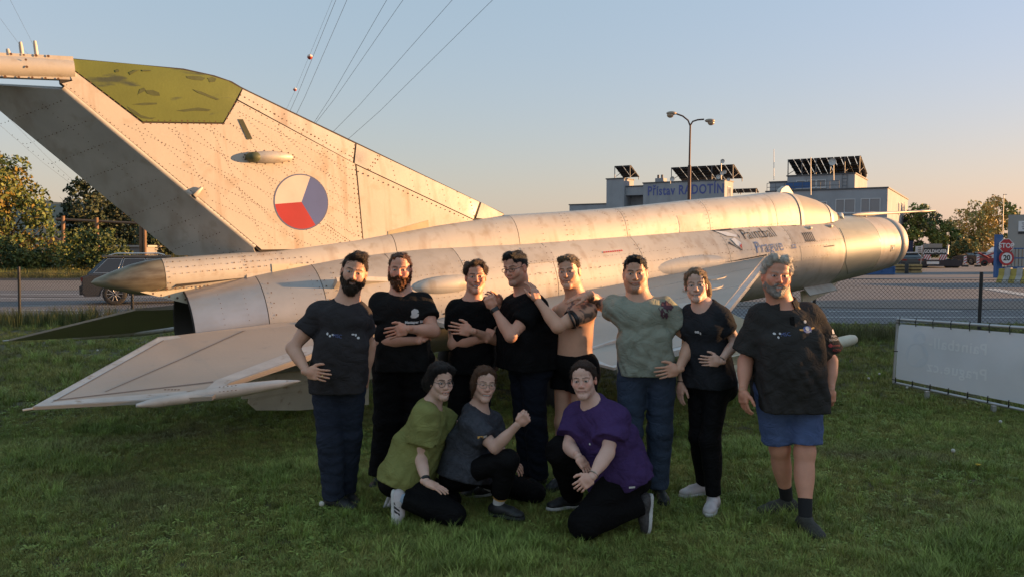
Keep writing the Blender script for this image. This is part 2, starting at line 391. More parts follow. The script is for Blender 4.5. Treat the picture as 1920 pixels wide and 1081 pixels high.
per = MB(); per.prism([(2.62, -.04, .95), (2.95, -.04, .96), (2.90, -.04, 1.03), (2.80, -.04, 1.075), (2.74, -.04, 1.07)], (0, .08, 0)); jb(per, 'periscope', ALU)
fr_ = MB(); fr_.path([(1.62, .2, .5), (1.50, .12, .55), (1.38, .05, .565)], [.05, .04, .03]); jb(fr_, 'windscreen_frame', ALU)
# brake-parachute fairing at the fin root
cf = MB(); cz = .505
cf.lathe([(9.9, .155), (10.8, .168), (11.93, .168)], (0, 0, cz), (1, 0, 0), 28)
jb(cf, 'parachute_fairing', ALU)
ct = MB(); ct.lathe([(11.935, .166), (12.05, .162), (12.2, .135), (12.38, .075), (12.5, .03), (12.53, .002)], (0, 0, cz), (1, 0, 0), 28)
jb(ct, 'parachute_door', mat('dirty_cone', (.36, .31, .22), .38, .35, .4, 4, streak=((.09, .06, .035), (2, 9, 9), .5, .7, .85)))
def cfs(s, th, off): return (s, (.168 + off) * math.cos(th), cz + (.168 + off) * math.sin(th))
for th in (.15, .5, 0.9): row(cfs, (10.4, th), (11.85, th), .06, .006)
for s in (10.2, 10.55, 11.2, 11.9): row(cfs, (s, -.3), (s, 1.2), .04, .006)
skin('access_panel', [(10.62, .1), (10.95, .25), (10.95, -.65), (10.55, -.7), (10.45, -.3)], cfs, CREAM, .006, .06)
und = MB(); und.prism([(10.1, .13, .28), (10.9, .13, .22), (11.55, .13, .16), (12.15, .10, .39), (11.3, .14, .42), (10.1, .14, .45)], (0, -.26, 0)); jb(und, 'tail_fillet', CREAM)
def unds(s, z, off): return (s, .133 + off, z)
for a, b in (((11.5, .20), (12.05, .37)), ((10.5, .30), (11.5, .22)), ((11.2, .38), (12.0, .40)), ((10.4, .40), (11.2, .38))): row(unds, a, b, .07, .010)

# ---- fin
hinge0, hinge1 = ony(485, 470), ony(112, 157)
tippx = [(455, 165), (430, 150), (390, 138), (340, 128), (250, 118), (165, 111), (108, 107)]
LEc = [(8.6, .60), tuple(ony(950, 403)[[0, 2]])] + [tuple(ony(*p)[[0, 2]]) for p in tippx] + [(13.2, 2.49)]
LEc = np.array(LEc); LEc[0] = (LEc[1][0] - .05, .45)
def fle(z): return np.interp(z, LEc[:, 1], LEc[:, 0])
def fh(s, z):
    d = max(s - fle(z), 0); h = .062 * math.sqrt(min(1, d / .7)) * (1 - .25 * z / 2.4)
    return max(.006, h * math.sqrt(max(0.02, min(1, (2.53 - z) / .25))))
def fsf(s, z, off): return (s, fh(s, z) + off, z)
def fsp(s, z, off): return (s, -fh(s, z) - off, z)
def hin(z): return np.interp(z, [hinge0[2], hinge1[2]], [hinge0[0], hinge1[0]])
zs = list(np.linspace(.42, hinge1[2], 16)) + list(np.linspace(hinge1[2] + .03, 2.475, 5))
V = []; nu = 14
for z in zs:
    a, b = fle(z), (hin(z) if z <= hinge1[2] else hinge1[0]); b = max(b, a + .01)
    us = a + (b - a) * np.linspace(0, 1, nu) ** 1.6
    V += [lo((u, fh(u, z) - .004, z)) for u in us] + [lo((u, -fh(u, z) + .004, z)) for u in us[::-1]]
k = 2 * nu; Fq = np.array([(i * k + j, i * k + (j + 1) % k, (i + 1) * k + (j + 1) % k, (i + 1) * k + j) for i in range(len(zs) - 1) for j in range(k)])
fin = mk('fin', V, Fq, CORE, jet, True); fixn(fin); fin.data.set_sharp_from_angle(angle=math.radians(40))
def pz(pts): return [tuple(ony(x, y, .05)[[0, 2]]) for x, y in pts]
FINM = mat('fin_skin', (.60, .535, .45), .52, .15, .10, 2.0, .05, 26, streak=((.38, .22, .11), (8, 8, .9), .54, .74, .60), spots=((.46, .36, .26), 4.5, .56, .78))
panels = {
    'green': [(109, 108), (165, 112.5), (250, 119.5), (340, 129.5), (390, 139.5), (430, 151.5), (455, 166), (418, 230), (268, 228)],
    'main': [(124, 122), (266, 231), (419, 233), (446, 189), (665.5, 307.5), (680.5, 466), (490, 468), (116, 157), (136, 152)],
    'le1': [(457, 167), (668, 269), (661.5, 304.3), (447, 186.8)], 'le2': [(671, 270), (902, 379), (887.5, 411), (665, 306.5)],
    'le3': [(906, 380), (948, 402), (930, 412), (893, 409)],
    'fillet': [(668.5, 310.3), (887, 412.6), (901, 440), (905, 462), (800, 473), (697, 488), (682, 465)]}
for kx, m in (('green', FINGREEN), ('main', FINM), ('le1', ALU), ('le2', ALU), ('le3', ALU), ('fillet', FINM)):
    P = pz(panels[kx]); nm = 'fin_tip_cover' if kx == 'green' else 'fin_panel'
    lab = {'green': 'olive green scraped dielectric cover at the top of the fin'}.get(kx)
    skin(nm, P, fsf, m, .005, .16, label=lab); skin(nm, P, fsp, m, .005, .16, label=lab)
# top cap (runs on past the rudder) with three little antennas
cap = pz([(0, 105), (108, 107), (132, 125), (138, 152), (112, 154)])
z0c, z1c = hinge1[2], 2.475; s1c = 13.55
cm = MB(); cm.path([(hinge1[0] - .12, 0, 2.37), (12.9, 0, 2.37), (s1c, 0, 2.37)], [.085, .095, .085], 14)
cm.box(((hinge1[0] + s1c) / 2 - .02, 0, (z0c + .03 + z1c) / 2), (s1c - hinge1[0] + .2, .09, z1c - z0c - .03)); jb(cm, 'fin_cap', ALU)
def caps(s, z, off): return (s, .05 + off, z)
row(caps, (12.62, 2.28), (13.4, 2.28), .09, .010); row(caps, (12.68, 2.465), (13.4, 2.465), .09, .010)
def caps2(s, z, off): return (s, .095 + off, z)
row(caps2, (12.85, 2.36), (12.85, 2.42), .06, .010); row(caps2, (13.08, 2.3), (13.08, 2.44), .05, .011)
for px, top in ((16, 92), (40, 79), (67, 77)):
    a = ony(px + 2, 107); b = ony(px - 2, top); am = MB(); am.path([a, a * .3 + b * .7, b], [.017, .016, .012], 8); jb(am, 'fin_antenna', ALU2)
# rivets on the fin: lattice parallel to the hinge and the leading edge, plus panel edges
hz = hinge1 - hinge0; hv = nrm(hz[[0, 2]])
def px2(*p): return [tuple(ony(x, y, .05)[[0, 2]]) for x, y in p]
def inpoly(p, P):
    c = False; j = len(P) - 1
    for i in range(len(P)):
        if (P[i][1] > p[1]) != (P[j][1] > p[1]) and p[0] < (P[j][0] - P[i][0]) * (p[1] - P[i][1]) / (P[j][1] - P[i][1]) + P[i][0]: c = not c
        j = i
    return c
mainP = pz([(150, 165), (264, 238), (425, 238), (450, 200), (655, 312), (668, 460), (497, 462)])
leD = nrm(np.array(px2((668, 305))[0]) - np.array(px2((447, 187))[0])); pD = np.array([-hv[1], hv[0]]); lD = np.array([-leD[1], leD[0]])
cen = np.array(px2((500, 330))[0])
for fam, (dr, sp, dens) in enumerate(((hv, .145, .036), (leD, .15, .034), (np.array([.35, .94]), .30, .034))):
    nrl = np.array([-dr[1], dr[0]])
    for i in range(-12, 13):
        for j in range(-60, 60):
            p = cen + nrl * i * sp + dr * j * dens
            if inpoly(p, mainP): RV.append((np.array(fsf(p[0], p[1], .0065)), np.array([0, 1, 0]), RNG.uniform(.0034, .0052)))
for pts, sp, r in (([(452, 178), (662, 296)], .045, .0075), ([(447, 192), (662, 311)], .06, .006), ([(671, 322), (884, 415)], .06, .0075), ([(666, 310), (680, 462)], .05, .0085), ([(660, 318), (673, 460)], .05, .007),
                   ([(270, 231), (418, 233)], .05, .0075), ([(112, 111), (268, 231)], .055, .0075), ([(420, 232), (452, 175)], .05, .0075), ([(275, 226), (414, 228)], .05, .006), ([(125, 160), (480, 462)], .04, .0045),
                   ([(668, 272), (656, 300)], .04, .007), ([(710, 292), (690, 318)], .04, .008), ([(714, 293), (694, 319)], .04, .008), ([(735, 303), (742, 338)], .05, .005), ([(770, 317), (776, 350)], .05, .005), ([(800, 331), (806, 364)], .05, .005), ([(830, 345), (836, 377)], .05, .005), ([(860, 360), (862, 392)], .05, .005), ([(884, 372), (889, 405)], .04, .007),
                   ([(500, 185), (486, 208)], .05, .005), ([(540, 205), (524, 232)], .05, .005), ([(580, 225), (566, 250)], .05, .005), ([(620, 245), (606, 272)], .05, .005),
                   ([(700, 482), (900, 456)], .075, .006), ([(732, 436), (800, 414)], .05, .007), ([(732, 436), (737, 472)], .05, .006), ([(745, 434), (749, 470)], .06, .005), ([(768, 428), (772, 468)], .06, .005), ([(793, 420), (797, 462)], .06, .005), ([(420, 330), (500, 398)], .03, .005), ([(610, 420), (680, 470)], .022, .006), ([(606, 424), (676, 472)], .03, .006)):
    rowpath(fsf, px2(*pts), sp=sp, r=r)
# patch plate on the fillet, small dark vent, camera blister
skin('patch_plate', pz([(726, 434), (802, 413), (807, 472), (730, 478)]), lambda s, z, o: fsf(s, z, o + .004), mat('bright_patch', (.75, .62, .38), .30, .45, .2, 6, .05, 20, streak=((.45, .2, .07), (6, 6, 2), .55, .75, .7)), .005)
skin('fin_vent', pz([(446, 224), (455, 224), (473, 261), (463, 262)]), lambda s, z, o: fsf(s, z, o + .004), mat('vent_dark', (.05, .055, .03), .7), .006)
bc = ony(505, 295, .06); fw = nrm(ony(550, 295, .06) - ony(455, 295, .06))
skin('blister_base', [tuple((bc + fw * math.cos(a) * .275 + np.array([0, 0, 1]) * math.sin(a) * .078)[[0, 2]]) for a in np.linspace(0, 2 * math.pi, 24, endpoint=False)], lambda s, z, o: fsf(s, z, o + .004), FINM, .006, .09)
blob('camera_blister', bc + [0, .0, 0], (.24, .085, .062), ALU, fw); blob('blister_tail', bc - fw * .155 + [0, .012, 0], (.085, .075, .052), mat('dark_olive', (.08, .09, .04), .6), fw)
for a in np.linspace(0, 2 * math.pi, 18, endpoint=False):
    p = bc + fw * math.cos(a) * .255 + np.array([0, 0, 1]) * math.sin(a) * .066; RV.append((np.array(fsf(p[0], p[2], .012)), np.array([0, 1, 0]), .0075))
SCR = mat('scraped_olive', (.075, .095, .03), .7, 0, .3, 20)
for pts in ([(350, 143), (362, 142), (378, 143), (386, 146), (380, 151), (366, 150), (352, 147)], [(390, 146), (400, 144), (407, 147), (404, 153), (394, 154)], [(258, 178), (262, 168), (270, 165), (274, 170), (266, 174)], [(272, 170), (286, 169), (298, 174), (300, 180), (288, 180), (276, 176)], [(247, 196), (270, 193), (294, 193), (294, 196), (268, 198)], [(238, 200), (250, 206), (264, 216), (280, 221), (292, 221), (284, 224), (266, 222), (248, 212)],
            [(362, 168), (378, 172), (396, 180), (412, 186), (408, 188), (390, 182), (372, 175)], [(330, 208), (350, 205), (372, 202), (396, 206), (390, 209), (366, 208), (346, 210)], [(242, 136), (254, 131), (262, 131), (252, 136), (244, 141)], [(266, 131), (282, 131), (284, 133), (268, 134)], [(216, 132), (223, 130), (224, 134), (217, 136)]):
    skin('scrape', pz(pts), lambda s, z, o: fsf(s, z, o + .0045), SCR, .002, .3)
# roundel (three sectors with a thin rim), printed on the skin of both sides
rc = ony(565, 379, .055); rr = .285
def sector(a0, a1, r0, r1, n=16):
    A = np.radians(np.linspace(a0, a1, n))
    return [(rc[0] - r1 * math.cos(a), rc[2] + r1 * math.sin(a)) for a in A] + ([(rc[0] - r0 * math.cos(a), rc[2] + r0 * math.sin(a)) for a in A[::-1]] if r0 else [(rc[0], rc[2])])
for sf in (fsf, fsp):
    for (a0, a1), c, nm in (((66, 182), (.62, .56, .50), 'white'), ((182, 298), (.40, .030, .032), 'red'), ((-62, 66), (.085, .125, .32), 'blue')):
        skin('roundel_sector', sector(a0, a1, 0, rr - .012), lambda s, z, o, sf=sf: sf(s, z, o + .005), mat('roundel_' + nm, c, .5, 0, .12, 5), .002, .09, label=nm + ' sector of the roundel')
    skin('roundel_rim', sector(40, 399, rr - .012, rr, 40), lambda s, z, o, sf=sf: sf(s, z, o + .005), mat('roundel_rimblue', (.10, .12, .22), .5), .002, .09)
# rudder, swung to port about its hinge
ang = math.radians(33); ax = nrm(hinge1 - hinge0); nr = np.array([0, 1., 0])
aft = nrm(np.cross(nr, ax)); aft = aft if aft[0] > 0 else -aft
da = aft * math.cos(ang) - nr * math.sin(ang); dn = nr * math.cos(ang) + aft * math.sin(ang)
hp = hinge0 - ax * .02 + aft * .035
RPX = [(118, 166), (476, 463), (481, 472), (470, 481), (330, 478), (0, 207), (-70, 150), (-40, 156)]
RP = [onp(x, y, hp, dn) for x, y in RPX]
dist = [max(0, (p - hp) @ da) for p in RP]; dm = max(dist)
rud = plate3('rudder', RP, dn, [.085 - .07 * d / dm for d in dist], ALU2)
nose = MB(); nose.path([RP[0] + da * .0, RP[1]], [.043, .043], 14); jb(nose, 'rudder_nose', ALU, rud).parent = rud
def rsf(u, v, off): 
    p = hp + da * u + ax * v; t = (.085 - .07 * max(0, u) / dm) / 2; return p + dn * (t + off)
L_ = np.linalg.norm(hinge1 - hinge0)
for v in np.linspace(.15, L_ - .1, 9): row(rsf, (.06, v + .02), (.60, v + .22), .035, .0045)
for u in (.2, .62): row(rsf, (u, .1), (u, L_), .05, .004)
br = MB(); q = onp(366, 362, hp, dn); br.path([q + dn * .045 - da * .03, q + dn * .09, ony(378, 352, .08)], [.022, .03, .016], 8); jb(br, 'rudder_bracket', ALU2)
# ventral fin
plate3('ventral_fin', [ony(*p) for p in ((468, 735), (690, 695), (690, 757), (655, 760), (560, 768), (480, 768), (465, 755))], (0, 1, 0), [.05, .05, .04, .03, .02, .015, .015], CREAM)
plate3('ventral_fin_root', [(9.2, 0, -.55), (11.3, 0, -.5), (11.3, 0, -.78), (9.0, 0, -.82)], (0, 1, 0), .045, CREAM)

# ---- tailplanes: a plane through three traced corners, mirrored to port
sa, sb, sc_ = -.434, .0443, -.1643
sn_ = nrm([-sb, -sc_, 1]); sp0 = (0, 0, sa)
def stab(px, py): return onp(px, py, sp0, sn_)
TPX = [(60, 765), (398, 746), (430, 722), (575, 672), (705, 622), (690, 606), (540, 612), (335, 631), (297, 633)]
for sgn in (1, -1):
    root = []
    P = np.array([stab(*p) for p in TPX]); P[:, 1] = np.maximum(P[:, 1], .42)
    def drp(Q):
        Q = np.array(Q, float)
        if sgn < 0: Q[..., 2] = Q[..., 2] + .115 * (1.88 - Q[..., 1])
        return Q
    P = drp(P)
    mir = np.array([1, sgn, 1]); n_ = sn_ * mir if sgn > 0 else nrm([-sb, .1643 + .115, 1]) * np.array([1, -1, 1]) * np.array([1, -1, 1])
    tp = plate3('tailplane', P * mir, n_, [.02, .03, .035, .05, .09, .10, .10, .035, .022], WINGM)
    tb = BVHTree.FromPolygons([v.co.copy() for v in tp.data.vertices], [tuple(p_.vertices) for p_ in tp.data.polygons])
    def laid(name, pts, m, lift=.003):
        V_ = []
        for q_ in drp(np.array(pts)) * mir:
            a_ = Vector(lo(q_ + n_ * .3)); h_ = tb.ray_cast(a_, Vector(lo(n_)) * -1)[0]; V_.append((np.array(h_) if h_ is not None else lo(q_ + n_ * .01)) + lo(n_) * lift)
        return mk(name, V_, [tuple(range(len(V_)))], m, tp)
    def strip(name, A_, B_, m, nseg=14):
        for i_ in range(nseg):
            t0, t1 = i_ / nseg, (i_ + 1) / nseg; A_ = np.array(A_, float); B_ = np.array(B_, float)
            laid(name, [stab(*(A_[0] + (A_[1] - A_[0]) * t0)), stab(*(A_[0] + (A_[1] - A_[0]) * t1)), stab(*(B_[0] + (B_[1] - B_[0]) * t1)), stab(*(B_[0] + (B_[1] - B_[0]) * t0))], m)
    SEAM = mat('seam_brown', (.20, .165, .145), .7)
    strip('skin_seam', ((196, 737), (474, 617)), ((199, 737), (478, 617)), SEAM); strip('skin_seam', ((96, 757), (306, 640)), ((98, 757), (308, 640)), SEAM, 8); strip('skin_seam', ((100, 752), (400, 718)), ((100, 753.5), (400, 720)), SEAM, 10)
    e1 = np.array([stab(*p) for p in ((60, 765), (297, 633), (335, 631), (343, 637), (302, 641), (90, 762))])
    off = sn_ * .012
    laid('tailplane_edge', [stab(*p) for p in ((64, 763), (297, 635), (333, 632), (340, 636), (303, 641), (92, 760))], LEADM, .0015)
    0 and plate3('tailplane_edge', drp(e1 + off * .6) * mir, n_, [.024, .026, .04, .044, .03, .026], LEADM, tp)
    e2 = np.array([stab(*p) for p in ((60, 765), (398, 746), (430, 722), (575, 672), (640, 648), (628, 640), (560, 660), (405, 716), (385, 733), (100, 754))])
    laid('tailplane_edge', [stab(*p) for p in ((64, 764), (398, 744), (430, 720), (573, 671), (640, 646), (628, 640), (560, 660), (405, 716), (385, 733), (100, 755))], LEADM, .0015)
    0 and plate3('tailplane_edge', drp(e2 + off * .8) * mir, n_, [.022, .034, .04, .05, .06, .07, .065, .05, .045, .028], LEADM, tp)
    a, b = drp(stab(552, 715)) * mir, drp(stab(385, 740)) * mir; fwd = nrm(a - b)
    rod = MB(); rod.lathe([(-.12, .012), (0, .035), (.4, .047), (.62, .05), (.9, .035), (1.05, .012), (1.08, .002)], b - fwd * .35, fwd, 14, u=nrm(np.cross(fwd, [0, 1, 0]))); jb(rod, 'balance_weight', LEADM)
    tipp = MB(); q = drp(stab(62, 765)) * mir; tipp.tube(q, q + np.array([.06, 0, 0]), .008); jb(tipp, 'static_wick', LEADM)
    if sgn == 1:
        ssf = lambda u, v, off_: stab(u, v) + sn_ * (.03 + off_)
        for t in np.linspace(0, 1, 5):
            RV.append((stab(310 + 25 * t, 742 - 0 * t) + sn_ * .05, sn_, .011)); 
        for t in np.linspace(0, 1, 5):
            for dy in (0, 9): RV.append((stab(412 + 30 * t, 738 + dy - 3 * t) + sn_ * .055, sn_, .008))
        pass
        mk_ = MB(); 
# ---- dark gaps where the spine and the wing meet the fuselage
for sg in (0, 1):
    mb = MB(); mb.path([spsurf(s, .012 if sg == 0 else .988, .006) for s in np.linspace(3.0, 9.6, 40)], .009, 5); jb(mb, 'spine_joint', CORE)
    mb = MB(); mb.path([(s, (.60 if sg == 0 else -.60), .03 - .04 * (s - 4.1) + .075) for s in np.linspace(4.0, 9.3, 12)], .012, 5); jb(mb, 'wing_joint', CORE)
for s in (5.2, 5.9, 6.7, 7.4, 8.0): row(fsurf, (s, .36), (s, .60), .05, .005); row(spsurf, (s + .3, .03), (s + .3, .30), .06, .0045)
for th in (.55, .12, -.3): row(fsurf, (4.8, th), (9.7, th), .07, .0042)
for s in np.arange(9.1, 11.7, .22): row(fsurf, (s, -.1), (s, .9), .05, .0036)
# ---- wings
WP = [(3.75, .50), (8.45, 3.47), (9.10, 3.50), (9.42, 3.47), (9.43, .52)]
def wz(s, y): return .03 - .04 * (s - 4.1) - .02 * (y - .6)
wn = nrm([.04, .02, 1])
for sgn in (1, -1):
    mir = np.array([1, sgn, 1])
    P = np.array([(s, y, wz(s, y)) for s, y in WP]); n_ = wn * mir
    wg = plate3('wing', P * mir, n_, [.05, .03, .03, .02, .05], LEADM)
    def wpan(name, pts, th, m, dz=0, par=wg):
        Q = np.array([(s, y, wz(s, y) + dz) for s, y in pts]); return plate3(name, Q * mir, n_, th, m, par)
    le = lambda y: 3.75 + (y - .50) * (8.45 - 3.75) / 2.97
    wpan('wing_edge', [(3.75, .505), (8.46, 3.475), (8.60, 3.46), (3.98, .505)], [.055, .04, .06, .10], mat('blue_grey_edge', (.46, .45, .44), .5, .1, .2, 5))
    for y0, y1 in ((.53, 1.15), (1.16, 1.9), (1.91, 2.7), (2.71, 3.40)):
        wpan('wing_panel', [(le(y0) + .12, y0), (min(le(y1) + .12, 9.0), y1), (8.42 if y1 < 3.3 else 9.02, y1), (8.42, y0)], [.14 - .025 * y0, .14 - .025 * y1, .10 - .02 * y1, .10 - .02 * y0], WINGM)
    wpan('wing_tip', [(8.60, 3.41), (8.47, 3.475), (9.09, 3.495), (9.30, 3.48), (9.12, 3.41)], .05, LEADM)
    for y0, y1, nm in ((.53, 2.05, 'flap'), (2.06, 3.42, 'aileron')):
        fl = wpan(nm, [(8.43, y0), (8.43, y1), (9.42, y1), (9.42, y0)], [.085, .07, .02, .025], WINGM, -.0)
    plate3('wing_fence', np.array([(8.3, 2.9, wz(8.3, 2.9)), (9.1, 2.9, wz(9.1, 2.9)), (9.2, 2.9, wz(9.2, 2.9) + .03), (8.6, 2.9, wz(8.6, 2.9) + .08)]) * mir, (0, 1, 0), .03, LEADM)
    wsf = lambda u, v, off_: (np.array([u, v, wz(u, v)]) * mir + n_ * (.055 + off_))
    if sgn == 1:
        for y in (1.15, 1.9, 2.7): row(wsf, (le(y) + .5, y + .03), (8.4, y + .03), .09, .005)
        for c in ((5.9, 1.3, .12), (6.5, 1.7, .16), (7.5, 2.3, .13)):
            Q = [(c[0] + c[2] * 1.8 * math.cos(a), c[1] + c[2] * math.sin(a)) for a in np.linspace(0, 2 * math.pi, 14, endpoint=False)]
            wpan('wing_hatch', Q, .125, ALU2)
# ---- missile on its rail under each wing
for sgn in (1, -1):
    mir = np.array([1, sgn, 1]); my, mz = 2.3, -.83
    ms = MB(); ms.lathe([(4.46, .002), (4.47, .035), (4.50, .055), (4.56, .066), (4.62, .068), (7.0, .068), (7.02, .05)], (0, my * sgn, mz), (1, 0, 0), 18); miss = jb(ms, 'missile', CREAM)
    for a in (45, 135, 225, 315):
        d = np.array([0, math.cos(math.radians(a)), math.sin(math.radians(a))]); fm_ = MB(); c_ = np.array([0, my * sgn, mz])
        fm_.prism([c_ + [6.55, 0, 0] + d * .06, c_ + [7.0, 0, 0] + d * .06, c_ + [7.0, 0, 0] + d * .26, c_ + [6.8, 0, 0] + d * .26], np.cross(d, [1, 0, 0]) * .012); jb(fm_, 'missile_fin', CREAM, miss)
    rl = MB(); rl.prism([np.array((5.4, my * sgn, mz + .07)), np.array((7.2, my * sgn, mz + .07)), np.array((7.2, my * sgn, mz + .2)), np.array((5.2, my * sgn, mz + .2))], (0, .09 * sgn, 0)); jb(rl, 'launch_rail', CREAM)
    py = MB(); py.prism([np.array((5.9, my * sgn, mz + .2)), np.array((7.0, my * sgn, mz + .2)), np.array((8.3, my * sgn, -.15)), np.array((7.0, my * sgn, -.15))], (0, .1 * sgn, 0)); jb(py, 'pylon', CREAM)
# ---- undercarriage
def ground_z(q):    # model z that touches the ground below model point
    w_ = m2w(q); return q[2] - (w_[2] - gz(w_[1])) / PK
for s, y, r, nm in ((8.1, 1.15, .33, 'main'), (8.1, -1.15, .33, 'main'), (2.9, 0, .25, 'nose')):
    zg = ground_z((s, y, -1.0)); zc = zg + r - .03
    wm = MB(); wm.lathe([(-.08, .55 * r), (-.1, .8 * r), (-.075, .97 * r), (0, r), (.075, .97 * r), (.1, .8 * r), (.08, .55 * r)], (s, y, zc), (0, 1, 0), 28); wl = jb(wm, 'wheel', RUBBER)
    hm = MB(); hm.lathe([(-.07, .01), (-.075, .55 * r), (.075, .55 * r), (.07, .2 * r), (.09, .01)], (s, y, zc), (0, 1, 0), 20); jb(hm, 'wheel_hub', WHEELG, wl)
    for a in range(6):
        hm = MB(); c_ = np.array([s + .36 * r * math.cos(a * 1.047), y + .072, zc + .36 * r * math.sin(a * 1.047)]); hm.tube(c_, c_ + [0, .008, 0], .035, n=10); jb(hm, 'hub_hole', CORE, wl)
    lg = MB(); lg.tube((s, y + (.13 if y >= 0 else -.13), zc), (s - .05, y * .95 + (.13 if y >= 0 else -.13), -.25), .05); lg.tube((s, y, zc), (s, y + (.15 if y >= 0 else -.15), zc), .04); jb(lg, 'landing_leg', GREYG)
# nose-gear doors, belly strake
plate3('gear_door', [(1.95, .24, -.52), (2.75, .30, -.50), (2.75, .42, -.62), (1.95, .36, -.62)], (0, .7, .7), .02, ALU)
plate3('gear_door', [(1.5, .05, -.55), (2.5, .08, -.60), (2.5, .10, -.82), (1.75, .06, -.70)], (0, 1, 0), .03, CREAM)
# pitot boom above the nose ring
pb = MB(); a = np.array([1.15, .10, .545]); fwd = nrm(np.array([-1, 0, -.02]))
pb.lathe([(0, .004), (.12, .028), (.35, .035), (.62, .035), (.7, .026), (1.7, .02), (2.1, .02), (2.12, .028), (2.3, .024), (2.62, .006)], a, fwd, 12, u=np.array([0, 1., 0])); pb.tube((.8, .1, .45), (.75, .1, .53), .02); jb(pb, 'pitot_boom', ALU2)
for s, th in ((2.75, .78), (2.2, .80)): blob('step_light', fsurf(s, th, .005), (.05, .035, .03), ALU)
# ---- lettering and badge on the side of the nose
fus_bvh = {}
def wrap_decal(name, V2, Fs, s0, th0, m, scale=1., slant=0., lift=.008, parent=jet, **tags):
    V = []
    for a, b in V2:
        s = s0 - a * scale; V.append(lo(fsurf(s, th0 + (b + slant * a) * scale / .615, lift)))
    return mk(name, V, Fs, m, parent, **tags)
DARKP = mat('print_dark', (.05, .05, .055), .6); BLUEP = mat('print_blue', (.16, .24, .42), .6); WHITEP = mat('print_white', (.75, .74, .72), .6); REDP = mat('print_red', (.5, .06, .06), .6)
V2, F2 = text_mesh("Paintball", .20, 1.08, -.001); wrap_decal('lettering', [(a, b * 1.35) for a, b in V2], F2, 3.98, .735, DARKP)
V2, F2 = text_mesh("Prague", .21, 1.08, .0); wrap_decal('lettering', [(a, b * 1.2) for a, b in V2], F2, 3.90, .365, BLUEP)
V2, F2 = text_mesh(".cz", .13, 1.0, .002); wrap_decal('lettering', V2, F2, 3.36, .32, BLUEP)
V2, F2 = text_mesh("Paintball", .001); 
sh = [(-.26, .2), (.2, .2), (.24, 0), (.16, -.26), (-.08, -.12)]; wrap_decal('badge', sh, [tuple(range(5))], 4.62, .70, DARKP, .85, 0, .006)
wrap_decal('badge_print', [(-.22, .17), (.02, .12), (.19, .03), (.16, -.01), (-.04, .03)], [(0, 1, 2, 3, 4)], 4.62, .70, WHITEP, .85, 0, .010)
wrap_decal('badge_print', [(.0, -.04), (.10, -.02), (.19, -.12), (.15, -.22), (.05, -.15)], [(0, 1, 2, 3, 4)], 4.62, .70, WHITEP, .85, 0, .010)
wrap_decal('badge_print', [(.12, -.17), (.19, -.14), (.155, -.235)], [(0, 1, 2)], 4.62, .70, REDP, .85, 0, .012)
for i in range(6): wrap_decal('vent_slot', [(-.01, -.08), (.012, -.08), (.012, .08), (-.01, .08)], [(0, 1, 2, 3)], 3.02 - i * .045, .52, DARKP, 1, -.8, .006)
for s, th, n_ in ((6.95, .62, 9), (2.62, .2, 8)):
    for i in range(n_): wrap_decal('stencil', [(0, 0), (.025, 0), (.025, .02), (0, .02)], [(0, 1, 2, 3)], s - i * .036, th, REDP if s > 6 else DARKP, 1, 0, .006)
# ---- all rivets: far too small and many to pick apart
hexa = [(math.cos(k * math.pi / 3), math.sin(k * math.pi / 3)) for k in range(6)]
V = []; Fs = []
for p, n_, r in RV:
    n_ = nrm(n_); u = nrm(np.cross(n_, [0.1, 0, 1])); v = np.cross(n_, u); b = len(V)
    V += [lo(p + u * r * a + v * r * c) for a, c in hexa]; Fs.append(tuple(range(b, b + 6)))
rv = mk('rivet', V, Fs, RIV, jet, kind='stuff')
# ================================================================== SETTING
SOIL = mat('lawn_soil', (.065, .070, .026), .95, 0, .45, .8, .5, 25, color2=(.085, .065, .032))
ASPH = mat('asphalt', (.145, .145, .155), .85, 0, .2, .35, .12, 90, streak=((.18, .165, .16), (.02, .5, 1), .45, .7, .6), spots=((.08, .08, .082), .7, .6, .75))
PAVE = mat('pavement', (.21, .17, .145), .9, 0, .2, .5, .1, 60)
LINE = mat('road_paint', (.55, .54, .52), .7, 0, .35, 3)
VERGE = mat('verge_soil', (.11, .095, .035), .95, 0, .4, .5, .4, 12, color2=(.07, .075, .025))
ZG = -GROUND_DROP
xs = np.unique(np.concatenate([np.linspace(-14, 14, 85), np.geomspace(14, 900, 22), -np.geomspace(14, 900, 22)]))
ys = np.unique(np.concatenate([np.linspace(-60, 2, 12), np.linspace(2, 21, 96), np.geomspace(21, 2400, 40)]))
bump = lambda x, y: (.022 * math.sin(x * 1.9 + .7 * y) + .018 * math.sin(y * 2.3 - x * .8 + 1) + .012 * math.sin(3.7 * x + 2.2) * math.sin(3.1 * y)) * min(1, max(0, (20 - y) / 3)) * (1 if abs(x) < 40 else 0)
def gzz(x, y): return gz(y) + .6 * bump(x, y)
V = [(x, y, gzz(x, y)) for y in ys for x in xs]; nx = len(xs)
Fq = np.array([(j * nx + i, j * nx + i + 1, (j + 1) * nx + i + 1, (j + 1) * nx + i) for j in range(len(ys) - 1) for i in range(nx - 1)])
mk('ground', V, Fq, SOIL, None, True, kind='structure')
def sheet(name, P, z, m): return mk(name, [(x, y, z) for x, y in P], [tuple(range(len(P)))], m, kind='structure')
sheet('road', [(-260, 20.9), (260, 19.4), (260, 46), (-260, 46)], ZG + .012, ASPH)
sheet('yard', [(6, 46), (240, 46), (240, 130), (6, 130)], ZG + .012, ASPH)
sheet('pavement', [(-260, 35.5), (2, 35.5), (2, 46), (-260, 46)], ZG + .016, PAVE)
sheet('pavement_strip', [(5.5, 25.0), (60, 24.4), (60, 28.2), (5.5, 28.6)], ZG + .016, PAVE)
sheet('roadside_verge', [(-260, 46), (6, 46), (6, 75), (-260, 75)], ZG + .014, VERGE)
